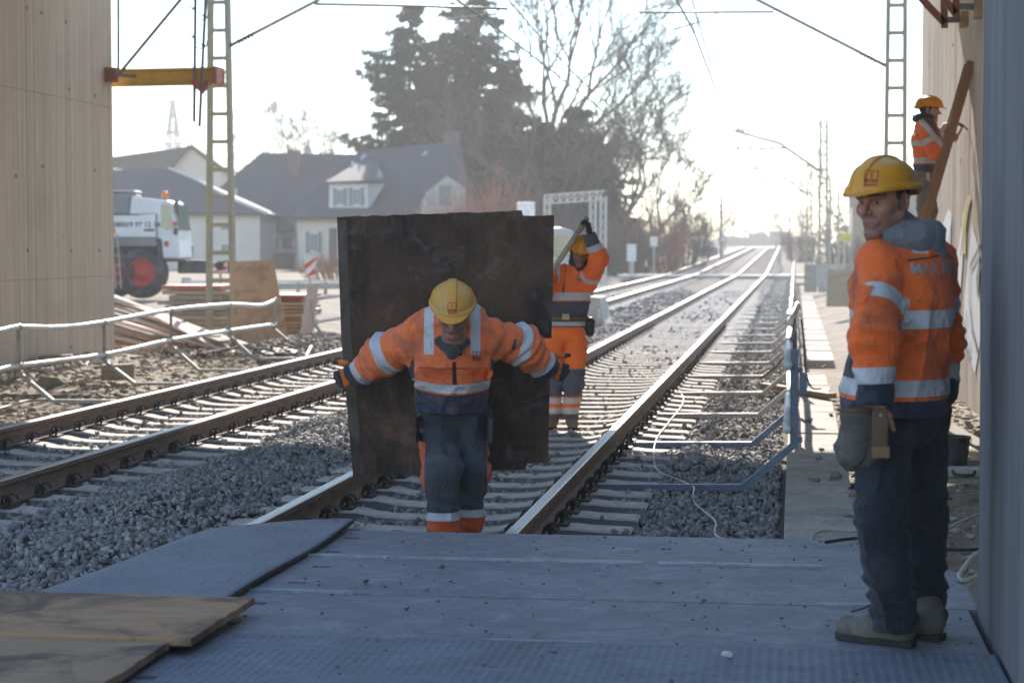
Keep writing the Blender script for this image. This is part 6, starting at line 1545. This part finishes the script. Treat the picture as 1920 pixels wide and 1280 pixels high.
    Pg = Garment(.02, .004, 14, 5); q = pc - V(-.14, .99, 0) * .03; Pg.add('p', q + u * .0 - e1 * .012, q - u * .055 - e1 * .012, .048, .053, Vector((-.14, .99, 0)), .5); Pg.cut(q + u * .02, -u); dress('front_pocket', Pg, .005, m_canv, pu, lambda v, put: None)
    MB().tube([pc + u * .098 + e1 * .06 * math.cos(t) + V(-.14, .99, 0) * .034 * math.sin(t) for t in np.linspace(0, 6.28, 17)], .008, 6).build('rim', m_leath, pu, smooth=True)
    MB().obox(pc + e1 * .085 + u * .02 - V(-.14, .99, 0) * .01, (e1, V(-.14, .99, 0), u), (.03, .018, .085)).build('leather_loop', m_leath, pu, bevel=.006); MB().obox(pc + e1 * .087 - u * .055 - V(-.14, .99, 0) * .014, (e1, V(-.14, .99, 0), u), (.034, .018, .022)).build('loop_tip', mat('tan_leather', (.3, .19, .1), rough=.7), pu, bevel=.005)
    MB().cyl(pc + e1 * .085 + u * .08 - V(-.14, .99, 0) * .03, pc + e1 * .085 + u * .08 - V(-.14, .99, 0) * .026, .007, n=8).build('rivet', m_galv, pu)
man_right()

# ------------------------------------------------------------------ the man carrying the board
def man_centre():
    root = thing('person', 'man bowed under the dark board with outstretched arms, face lowered', 'person', gd(853, 1045, 11.3), group='railway workers')
    f = -Vector((-math.sin(YAW), math.cos(YAW), 0)); l = V(0, 0, 1).cross(f); u = V(0, 0, 1)      # l points to image right
    hip, low, ch, sh = gd(850, 790, 11.46), gd(850, 742, 11.36), gd(849, 655, 11.24), gd(849, 616, 11.24)
    Ls, Rs = gd(915, 632, 11.24), gd(784, 632, 11.24); Le, Lw = gd(978, 648, 11.36), gd(1024, 690, 11.5); Re, Rw = gd(718, 666, 11.38), gd(668, 703, 11.5); nk = gd(849, 592, 11.12)
    J = Garment(.06, .008, 8.0, 11)
    J.add('torso', low - u * .06, ch, .205, .235, f, .68).add('torso', ch, sh, .235, .19, f, .7).add('torso', Ls, Rs, .115, .115).add('torso', sh, nk, .13, .095)
    J.add('torso', low + f * .06, low - u * .05 + f * .05, .13, .13)
    J.add('arm_l', Ls, Le, .128, .112).add('arm_l', Le, Lw, .112, .078); J.add('arm_r', Rs, Re, .128, .115).add('arm_r', Re, Rw, .115, .078)
    hz_ = gd(850, 772, 11.36).z; J.cut((0, 0, hz_), (0, 0, 1)); J.cut(nk + u * .03 + f * .0, (-u - f * .4)[:], .2)
    for a, e, w_ in ((Ls, Le, Lw), (Rs, Re, Rw)):
        J.ripple(e, w_ - a, .2, .075, .011); J.ripple(a, w_ - a, .14, .07, .007); J.cut(w_ + (w_ - e).normalized() * .03, e - w_, .2)
    J.ripple(low, (.3, .1, 1), .2, .09, .009); J.ripple(ch - u * .02, (.7, 0, .7), .15, .08, .004)
    r_ax = Vector((math.cos(YAW), math.sin(YAW), 0))
    zband = gd(850, 728, 11.2).z
    def paint(v, put):
        T = ['torso']; x = (v - A3(ch)) @ A3(r_ax); z = v[:, 2]; fr = (v - A3(ch)) @ A3(f)
        zb = zband + .55 * x * x; put('refl', .024 - np.abs(z - zb), T); put('navy', zb - .034 - z, T); put('navy', np.minimum(np.abs(x) - .215, z * 0 + .05 + (ch.z - .02 - z)), T)
        for s in (-1, 1): put('refl', np.minimum(np.minimum(.028 - np.abs(x - s * .13), z - (ch.z - .02)), .3 - np.abs(z - ch.z)), T + ['arm_l', 'arm_r'])
        put('accent', np.minimum(.0025 - np.abs(z - (ch.z - .098)), .19 - np.abs(x)), T)
        put('accent', np.minimum(np.minimum(.010 + .12 * (ch.z - .06 - z) * .2 - np.abs(x - .012 - .04 * (ch.z - z) * .3), (ch.z - .06) - z), z - (zband - .03)), T)
        for g, e, a, w_ in (('arm_l', Le, Ls, Lw), ('arm_r', Re, Rs, Rw)):
            d1 = e - a; put('refl', band(v, a, d1, d1.length * .83, .034), [g]); d2 = w_ - e; put('refl', band(v, e, d2, d2.length - .055, .024), [g]); put('navy', (v - A3(e)) @ A3(d2.normalized()) - (d2.length - .029), [g])
    jk = dress('jacket', J, .0072, m_jack_c, root, paint)
    cf = f; decal('emblem', [[(x * .9, y * .9) for x, y in p] for p in LOGO], gd(893, 668, 11.0), r_ax, u, jk, mat('dark_print', (.05, .03, .05), rough=.7), jk, .003, .02)
    for s, px in ((-1, 815), (1, 895)):
        o = decal('pocket_flap', [[(-.085, .0), (.085, .0), (.085, -.03), (.05, -.055), (-.05, -.055), (-.085, -.03)]], gd(px, 694, 11.0), r_ax, u, jk, m_ocloth, jk, .009, .02)
    decal('sleeve_label', [rect(-.009, -.03, .009, .03)], gd(964, 648, 11.1), r_ax, (u + r_ax * .25), jk, m_txt, jk, .004, .02)
    # placket and open zip
    decal('collar_tab', [[(-.035, .03), (.03, .035), (.035, -.05), (-.03, -.045)]], gd(853, 652, 10.95), r_ax, u, jk, mat('navy_cloth', NAVY, rough=.8), jk, .006, .02)
    T = Garment(.05, .009, 8.0, 14)
    Lh, Lk, La = gd(884, 800, 11.45), gd(884, 885, 11.38), gd(876, 1000, 11.5); Rh, Rk, Ra = gd(822, 800, 11.42), gd(830, 885, 11.2), gd(831, 1012, 11.22)
    T.add('hips', gd(828, 785, 11.45), gd(872, 785, 11.45), .15, .15); T.add('leg_l', Lh, Lk, .118, .108).add('leg_l', Lk, La, .104, .084); T.add('leg_r', Rh, Rk, .12, .112).add('leg_r', Rk, Ra, .108, .09)
    for k_, a in ((Lk, La), (Rk, Ra)): T.ripple(k_, (.4, 0, 1), .2, .1, .008); T.ripple(a + u * .12, (.2, 0, 1), .14, .07, .008)
    T.cut(gd(850, 1018, 11.3), (0, 0, 1)); T.cut(gd(850, 752, 11.4), (0, 0, -1))
    def paintT(v, put):
        for g, k_, a in (('leg_l', Lk, La), ('leg_r', Rk, Ra)):
            zb = gd(850, 961 if g == 'leg_r' else 966, a.y if False else 11.3).z; z = v[:, 2]; put('refl', .023 - np.abs(z - zb), [g]); put('navy', zb - .023 - z, [g])
        x = (v - A3(Rk)) @ A3(r_ax); put('accent', np.minimum(-.1 - x, .012 + 0 * x), ['leg_r']); x = (v - A3(Lk)) @ A3(r_ax); put('accent', np.minimum(x - .09, .02 + 0 * x), ['leg_l'])
    tr = dress('trousers', T, .008, m_trs_c, root, paintT)
    for px in (803, 900): decal('pocket', [rect(-.07, -.09, .07, .05)], gd(px, 800, 11.2), r_ax, u, tr, m_gcloth, tr, .006, .03)
    zg = -.205
    for a, dx in ((La, .02), (Ra, -.02)): boot(V(a.x, a.y + .08, zg), V(a.x + dx, a.y - .21, zg), a, .09, .007, root, m_boot, zg)
    hf = (f * .88 - u * .475).normalized(); Fm = frame(hf, (0, 0, 1)); ho = gd(849, 582, 10.86); s = 1.08
    inner_body([(hip, sh, .12, .12), (Ls, Le, .05, .045), (Le, Lw, .045, .035), (Rs, Re, .05, .045), (Re, Rw, .045, .035), (Lh, Lk, .07, .055), (Lk, La, .05, .04), (Rh, Rk, .07, .055), (Rk, Ra, .05, .04), (sh, ho, .07, .06)], ho, Fm, s, (.34, .18, .135), (.02, .015, .012), .3, root, .0032)
    make_helmet(ho, Fm, .99, .0032, m_hel_c, root, True, 0.0)
    cb = Garment(.02, .003, 10, 3); Fv = [Vector(x) for x in Fm]
    for k in range(16):
        a0, a1 = 2 * math.pi * k / 16, 2 * math.pi * (k + 1) / 16; P_ = lambda a: ho + (Fv[0] * (.108 * math.cos(a) - .004) + Fv[1] * .09 * math.sin(a) + Fv[2] * .04) * s
        cb.add('b', P_(a0), P_(a1), .016, .016)
    dress('headband', cb, .005, m_band, root, lambda v, put: None)
    # scarf in the collar
    sc_ = Garment(.02, .004, 12, 6); sc_.add('s', gd(826, 640, 11.0), gd(848, 662, 10.93), .03, .032).add('s', gd(848, 662, 10.93), gd(874, 640, 11.0), .032, .03); dress('neck_warmer', sc_, .006, m_hood_d, root, lambda v, put: None)
    # gloves closed on the board edges
    for w_, sd, px, py in ((Rw, -1, 655, 706), (Lw, 1, 1030, 690)):
        d = (r_ax * sd * .9 - u * .25 - f * .1).normalized(); n = -f
        hs = hand_segs(w_ - d * .02, d, n, -1 if sd < 0 else 1, 1.3, (.9, 1.15, .6), .2, .06)
        v, q = segs_mesh(hs, .0045, .01); dist = (v - A3(w_)) @ A3(d)
        fr = (v - A3(w_)) @ A3(f)
        o = np_mesh('glove', v, q, m_glove, root, smooth=True, attrs={'navy': ('FLOAT', np.where(dist > .085, .01, -.01)), 'refl': ('FLOAT', np.full(len(v), -1.)), 'accent': ('FLOAT', np.full(len(v), -1.))})
man_centre()
def carried_board():
    m = bpy.data.materials.new('stained_dark_board'); t, b = nodes_of(m); v = coords(t)
    n1 = noise_n(t, coords(t, (1.3, 1.3, .7)), 2.2, 6, .65, .6); n2 = noise_n(t, coords(t, (14, 14, 1.0)), 3.0, 5, .65); n3 = noise_n(t, v, 7, 6, .7, .8); n4 = noise_n(t, v, 38, 3); n5 = noise_n(t, v, 3.2, 5, .7, 1.2)
    c = mixc(t, rng_map(t, n1, .38, .62), (.12, .07, .048), (.036, .03, .027)); c = mixc(t, rng_map(t, n2, .4, .75, 0, .5), c, (.1, .062, .044)); c = mixc(t, rng_map(t, n3, .52, .7, 0, .6), c, (.15, .145, .145)); c = mixc(t, rng_map(t, n5, .58, .75, 0, .5), c, (.24, .135, .085)); c = mixc(t, rng_map(t, n4, .72, .78, 0, .6), c, (.16, .155, .15))
    tc = t.nodes.new('ShaderNodeAttribute'); tc.attribute_name = 'edge'; c = mixc(t, mth(t, 'MULTIPLY', tc.outputs['Fac'], .75), c, (.085, .082, .08)); L(t, c, b.inputs['Base Color'])
    L(t, rng_map(t, n3, .3, .7, .45, .7), b.inputs['Roughness']); b.inputs['Specular IOR Level'].default_value = .22; bump_n(t, b, mth(t, 'ADD', n2, n3), .3, .004)
    r_ = random.Random(9); out = [(662, 893), (640, 640), (632, 408)]
    for k in range(1, 26): out.append((632 + 345 * k / 26, 408 - 12 * k / 26 + r_.uniform(-1.8, 1.2)))
    out += [(978, 395), (981, 405)]
    for k in range(1, 5): out.append((981 + 57 * k / 5, 406 - 2 * k / 5 + r_.uniform(-1, 1)))
    out += [(1039, 404), (1037, 520), (1034, 634), (991, 634), (992, 655), (1016, 654), (1032, 657), (1030, 760), (1028, 866), (988, 868), (985, 880), (870, 884), (760, 889)]
    tl, tr_, bl_ = gd(632, 408, 11.56), gd(1039, 404, 11.62), gd(662, 893, 11.86); nrm = (tr_ - tl).cross(bl_ - tl).normalized()
    if nrm.y > 0: nrm = -nrm
    def onp(px, py):
        d = Vector(ray(px, py)); o = V(0, 0, CAM_H); k = (tl - o).dot(nrm) / d.dot(nrm); return o + d * k
    pts = [onp(*p) for p in out]
    bm = bmesh.new(); vs = [bm.verts.new(p) for p in pts]; fc = bm.faces.new(vs); r2 = bmesh.ops.extrude_face_region(bm, geom=[fc]); nv = [x for x in r2['geom'] if isinstance(x, bmesh.types.BMVert)]
    bmesh.ops.translate(bm, verts=nv, vec=-nrm * .021); bmesh.ops.recalc_face_normals(bm, faces=bm.faces); me = bpy.data.meshes.new('carried_board'); bm.to_mesh(me); bm.free(); me.materials.append(m)
    # worn paler strip down the left margin
    o = bpy.data.objects.new('carried_board', me); COL.objects.link(o); tag(o, 'big dark stained formwork board carried on the back of the bowed man', 'board')
    strip = [onp(*p) + nrm * .0025 for p in ((633, 411), (650, 410), (659, 640), (682, 889), (663, 891), (641, 640))]
    MB().prism(strip, nrm * .001).build('worn_margin', mat('worn_board_margin', (.13, .11, .098), (.085, .068, .058), rough=.7, scale=5, stretch=(6, 6, 1), fine=.25, dirt=(.02, .018, .017), dirt_amt=.7, dirt_scale=4), o)
carried_board()

# ------------------------------------------------------------------ the worker with the pole
def man_back():
    root = thing('person', 'worker in full orange with one arm raised to his helmet, holding a pole', 'person', gz(1062, 800, -.19), group='railway workers')
    f = -Vector((-math.sin(YAW), math.cos(YAW), 0)); l = V(0, 0, 1).cross(f); u = V(0, 0, 1); r_ax = Vector((math.cos(YAW), math.sin(YAW), 0)); D = 19.2
    low, ch, sh = gd(1062, 606, D), gd(1066, 548, D), gd(1070, 520, D); Ls, Rs = gd(1102, 522, D), gd(1036, 516, D); Le, Lw = gd(1123, 486, D - .22), gd(1105, 440, D - .28); Re, Rw = gd(1008, 560, D - .15), gd(1010, 520, D - .3); nk = gd(1082, 503, D - .05)
    J = Garment(.05, .007, 8, 21); J.add('torso', low - u * .03, ch, .185, .2, f, .68).add('torso', ch, sh, .2, .16, f, .68).add('torso', Ls, Rs, .1, .095).add('torso', sh, nk, .1, .08)
    J.add('arm_l', Ls - u * .04, Le, .1, .09).add('arm_l', Le, Lw, .09, .062); J.add('arm_r', Rs, Re, .1, .085).add('arm_r', Re, Rw, .085, .065)
    J.cut(gd(1062, 621, D), (0, 0, 1)); J.cut(nk + u * .03, (0, 0, -1), .14); J.cut(Lw + (Lw - Le).normalized() * .01, Le - Lw, .13); J.ripple(ch - u * .1, (.5, 0, 1), .2, .09, .009); J.ripple(Le, Lw - Ls, .15, .07, .008)
    zz = lambda py: gd(1062, py, D).z
    def paint(v, put):
        T = ['torso']; z = v[:, 2]; x = (v - A3(ch)) @ A3(r_ax)
        put('refl', .036 - np.abs(z - zz(555)), T); put('navy', np.minimum(zz(564) - z, z + 9), T); put('refl', .02 - np.abs(z - zz(606)), T)
        put('accent', np.minimum(.018 * np.clip((zz(518) - z) * 4, .2, 1) - np.abs(x + .04 + .1 * (zz(520) - z) * 1.2), z - zz(562)), T)
        for s in (-.11, .14): put('refl', np.minimum(np.minimum(.025 - np.abs(x - s), z - zz(528)), 1), T)
        d1 = Le - Ls; put('refl', band(v, Ls, d1, .08, .026), ['arm_l']); d2 = Lw - Le; put('refl', band(v, Le, d2, d2.length - .13, .028), ['arm_l']); put('navy', (v - A3(Le)) @ A3(d2.normalized()) - (d2.length - .1), ['arm_l'])
    jk = dress('jacket', J, .009, m_jack_b, root, paint)
    decal('emblem', LOGO, gd(1086, 520, D - .4), r_ax, u, jk, MATS['dark_print'], jk, .004, .02)
    bl_ = MB().tube([low + u * .05 + r_ax * .205 * math.cos(t) - f * -.148 * math.sin(t) for t in np.linspace(0, 6.283, 29)], .022, 6); bl_.build('belt', m_leath, root, smooth=True)
    q = gd(1061, 594, D - .2); MB().obox(q + f * .0, (r_ax, f, u), (.035, .012, .03)).build('buckle', mat('brass', (.5, .4, .2), rough=.4, metal=.8), root, bevel=.005)
    pu = gd(1106, 604, D); Pg = Garment(.02, .004, 10, 3); Pg.add('p', pu, pu - u * .1, .05, .045); dress('hip_bag', Pg, .01, m_black, root, lambda v, put: None)
    T = Garment(.04, .007, 8, 23); Lh, Lk, La = gd(1080, 640, D), gd(1076, 715, D - .03), gd(1070, 786, D); Rh, Rk, Ra = gd(1040, 640, D), gd(1036, 715, D - .02), gd(1037, 786, D + .03)
    T.add('hips', gd(1048, 622, D), gd(1074, 622, D), .13, .13); T.add('leg_l', Lh, Lk, .112, .1).add('leg_l', Lk, La, .1, .078); T.add('leg_r', Rh, Rk, .11, .098).add('leg_r', Rk, Ra, .098, .076); T.cut(gd(1060, 783, D), (0, 0, 1)); T.cut(gd(1060, 612, D), (0, 0, -1))
    for k_ in (Lk, Rk): T.ripple(k_, (.4, 0, 1), .2, .11, .008)
    def paintT(v, put):
        z = v[:, 2]; put('navy', np.minimum(zz(690) - z, z - zz(742)), ['leg_l', 'leg_r']); put('refl', np.minimum(zz(745) - z, z - zz(755)), ['leg_l', 'leg_r']); put('refl', np.minimum(zz(763) - z, z - zz(774)), ['leg_l', 'leg_r']); put('navy', zz(775) - z, ['leg_l', 'leg_r'])
    dress('trousers', T, .009, m_trs_b, root, paintT)
    for a, dx in ((La, .05), (Ra, -.03)): boot(V(a.x, a.y + .07, -.19), V(a.x + dx, a.y - .21, -.19), a, .09, .008, root, m_boot_b, -.19)
    hf = (f * .95 - u * .26 - r_ax * .05).normalized(); Fm = frame(hf, (.12, 0, 1)); ho = gd(1089, 472, D - .12)
    inner_body([(low, sh, .1, .1), (Ls, Le, .045, .04), (Le, Lw, .04, .03), (Rs, Re, .045, .04), (Re, Rw, .04, .03), (Lh, Lk, .06, .05), (Lk, La, .05, .04), (Rh, Rk, .06, .05), (Rk, Ra, .05, .04), (sh, nk, .07, .06)], ho, Fm, 1.05, (.3, .16, .115), (.02, .015, .012), .4, root, .0045)
    make_helmet(ho, Fm, 1.0, .0045, m_hel_o, root, False)
    Hd = Garment(.02, .004, 12, 8); Fv = [Vector(x) for x in Fm]
    for s in (-1, 1): Hd.add('h', ho + Fv[1] * s * .085 + Fv[2] * .03 - Fv[0] * .02, ho + Fv[1] * s * .075 - Fv[2] * .11 + Fv[0] * .02, .028, .03).add('h', ho + Fv[1] * s * .075 - Fv[2] * .11 + Fv[0] * .02, ho - Fv[2] * .15 + Fv[0] * .05, .03, .03)
    Hd.add('h', ho - Fv[0] * .07 + Fv[2] * .02, ho - Fv[0] * .07 - Fv[2] * .14, .085, .08); dress('hood', Hd, .007, m_hood_d, root, lambda v, put: None)
    hs = hand_segs(Lw, (Lw - Le).normalized() * .5 + u * .9, f * .4 - r_ax, 1, 1.15, (.7, 1.0, .6), .5); v, q = segs_mesh(hs, .005, .01); np_mesh('glove', v, q, m_glove_k, root, smooth=True)
    hs = hand_segs(Rw, (0, 0, 1), r_ax, 1, 1.1, (.9, 1.0, .6), .5); v, q = segs_mesh(hs, .006, .01); np_mesh('glove', v, q, m_glove_k, root, smooth=True)
    o = MB().cyl(gd(1102, 408, D - .3), gd(1004, 556, D - .42), .026, n=10).build('wooden_pole', m_wood, smooth=True); tag(o, 'pale wooden pole held up at the side of the helmet', 'pole')
man_back()

# ------------------------------------------------------------------ the man on the ladder
def man_ladder():
    lad = thing('ladder', 'brown wooden ladder leaning on the graffiti wall', 'ladder', (.9, 23.0, -.22))
    ladder(V(.87, 23.0, -.24), V(1.935, 23.0, 3.62), (0, .42, 0), 13, mat('ladder_timber', (.27, .13, .065), (.21, .1, .05), rough=.7, scale=3, stretch=(4, 4, .5)), lad, .035, .1, .018)
    root = thing('person', 'man in a yellow helmet high on the ladder, holding a hammer', 'person', V(1.2, 23, 1.3), group='railway workers')
    f = V(1, .05, 0).normalized(); l = V(0, 0, 1).cross(f); u = V(0, 0, 1); D = 23.0
    low, ch, sh = gd(1737, 312, D), gd(1736, 262, D), gd(1735, 240, D); nk = gd(1737, 224, D)
    Rs, Ls = sh - l * .18, sh + l * .18; Re, Rw = gd(1752, 286, D - .3), gd(1779, 266, D - .3); Le, Lw = gd(1760, 268, D + .22), gd(1774, 240, D + .2)
    J = Garment(.05, .008, 8, 31); J.add('torso', low - u * .06, ch, .185, .195, f, .8).add('torso', ch, sh, .195, .15, f, .8).add('torso', Ls, Rs, .09, .09).add('torso', sh, nk, .1, .07)
    J.add('arm_r', Rs, Re, .1, .088).add('arm_r', Re, Rw, .088, .062); J.add('arm_l', Ls, Le, .095, .085).add('arm_l', Le, Lw, .085, .062); J.cut(gd(1736, 336, D), (0, 0, 1)); J.cut(nk + u * .03, (0, 0, -1)); J.cut(Rw + (Rw - Re).normalized() * .02, Re - Rw, .13)
    J.ripple(Re, Rw - Rs, .16, .07, .008); J.ripple(low, (.3, 0, 1), .2, .1, .008); zz = lambda py: gd(1736, py, D).z
    def paint(v, put):
        z = v[:, 2]; T = ['torso']; put('refl', .03 - np.abs(z - zz(270)), T); put('refl', .03 - np.abs(z - zz(302)), T); put('navy', zz(309) - z, T); put('navy', np.minimum((v - A3(ch)) @ A3(f) - .13, z - zz(330)), T)
        put('refl', np.minimum(.025 - np.abs((v - A3(sh)) @ A3(f) + .01), z - zz(246)), T)
        for g, a, e, w_ in (('arm_r', Rs, Re, Rw), ('arm_l', Ls, Le, Lw)):
            put('refl', band(v, a, e - a, (e - a).length * .6, .03), [g]); d2 = w_ - e; put('refl', band(v, e, d2, d2.length * .5, .028), [g]); put('navy', (v - A3(e)) @ A3(d2.normalized()) - d2.length * .68, [g])
    dress('jacket', J, .01, m_jack_b, root, paint)
    T = Garment(.04, .008, 8, 33); Rh, Rk, Ra = gd(1733, 345, D - .1), gd(1737, 402, D - .12), gd(1712, 465, D - .1); Lh, Lk, La = gd(1735, 345, D + .1), gd(1742, 395, D + .12), gd(1722, 440, D + .1)
    T.add('hips', Rh + u * .05, Lh + u * .05, .125, .125); T.add('leg_r', Rh, Rk, .115, .1).add('leg_r', Rk, Ra, .1, .085); T.add('leg_l', Lh, Lk, .112, .098).add('leg_l', Lk, La, .098, .085); T.cut(gd(1736, 322, D), (0, 0, -1)); T.ripple(Rk, (.3, 0, 1), .2, .09, .01); T.ripple(Rh, (.5, 0, 1), .2, .1, .007)
    dress('trousers', T, .01, m_trs_l, root, lambda v, put: None)
    for a in (Ra, La): boot(V(a.x - .08, a.y, a.z - .14), V(a.x + .22, a.y, a.z - .14), a, .09, .009, root, m_boot, a.z - .14)
    hf = (f - u * .02 - l * .12).normalized(); Fm = frame(hf, (.05, 0, 1)); ho = gd(1742, 208, D)
    hs = hand_segs(Rw, (Rw - Re).normalized(), l, 1, 1.05, (.8, 1.1, .7), .6)
    inner_body([(low, sh, .1, .1), (Ls, Le, .045, .04), (Le, Lw, .04, .03), (Rs, Re, .045, .04), (Re, Rw, .04, .03), (Lh, Lk, .06, .05), (Lk, La, .05, .04), (Rh, Rk, .06, .05), (Rk, Ra, .05, .04), (sh, nk, .07, .06)], ho, Fm, 1.05, (.42, .23, .17), (.03, .02, .015), .2, root, .005, [hs])
    make_helmet(ho, Fm, 1.05, .005, m_hel_o, root, False)
    Hd = Garment(.02, .004, 12, 8); nb = nk + u * .01 
    for k in range(8):
        a0, a1 = math.pi * (-.8 + 1.6 * k / 8), math.pi * (-.8 + 1.6 * (k + 1) / 8); P_ = lambda a: nb + (-f * math.cos(a) + l * math.sin(a)) * (.085 + .03 * math.cos(a)); Hd.add('h', P_(a0), P_(a1), .045, .045)
    dress('hood', Hd, .009, m_hood_d, root, lambda v, put: None)
    hg = hand_segs(Lw, (Lw - Le).normalized(), f, -1, 1.1, (.8, 1.0, .6), .5); v, q = segs_mesh(hg, .006, .01); np_mesh('glove', v, q, m_glove_k, root, smooth=True)
    MB().obox(gd(1740, 324 + 8, D - .22), (f, l, u), (.02, .01, .045)).build('pencil_pouch', m_pale, root)
    hm = thing('hammer', 'claw hammer raised in the hand of the man on the ladder', 'hammer', gd(1800, 245, D - .3)); a, b = gd(1790, 266, D - .3), gd(1805, 236, D - .3)
    MB().cyl(a, b, .014, n=8).build('handle', m_wood2, hm, smooth=True); dd = (b - a).normalized(); sx = dd.cross(l).normalized()
    mb = MB(); mb.cyl(b - sx * .01, b + sx * .055, .018, n=8); mb.beam(b - sx * .01, b - sx * .08 - dd * .02, .02, .016); mb.build('head', m_steel, hm)
man_ladder()

# ================================================================== dusty air
hz = MB().box(-430, 230, -70, 750, -3.2, 34).build('haze', None)
hz.data.materials.clear()
mh = bpy.data.materials.new('dusty_air'); mh.use_nodes = True; t = mh.node_tree; t.nodes.clear()
o_ = t.nodes.new('ShaderNodeOutputMaterial'); pv = t.nodes.new('ShaderNodeVolumePrincipled')
pv.inputs['Color'].default_value = (.93, .9, .86, 1); pv.inputs['Density'].default_value = .001; pv.inputs['Anisotropy'].default_value = .2
t.links.new(pv.outputs[0], o_.inputs['Volume']); hz.data.materials.append(mh)
tag(hz, 'pale dust hanging in the sunlit air', 'haze', kind='stuff')
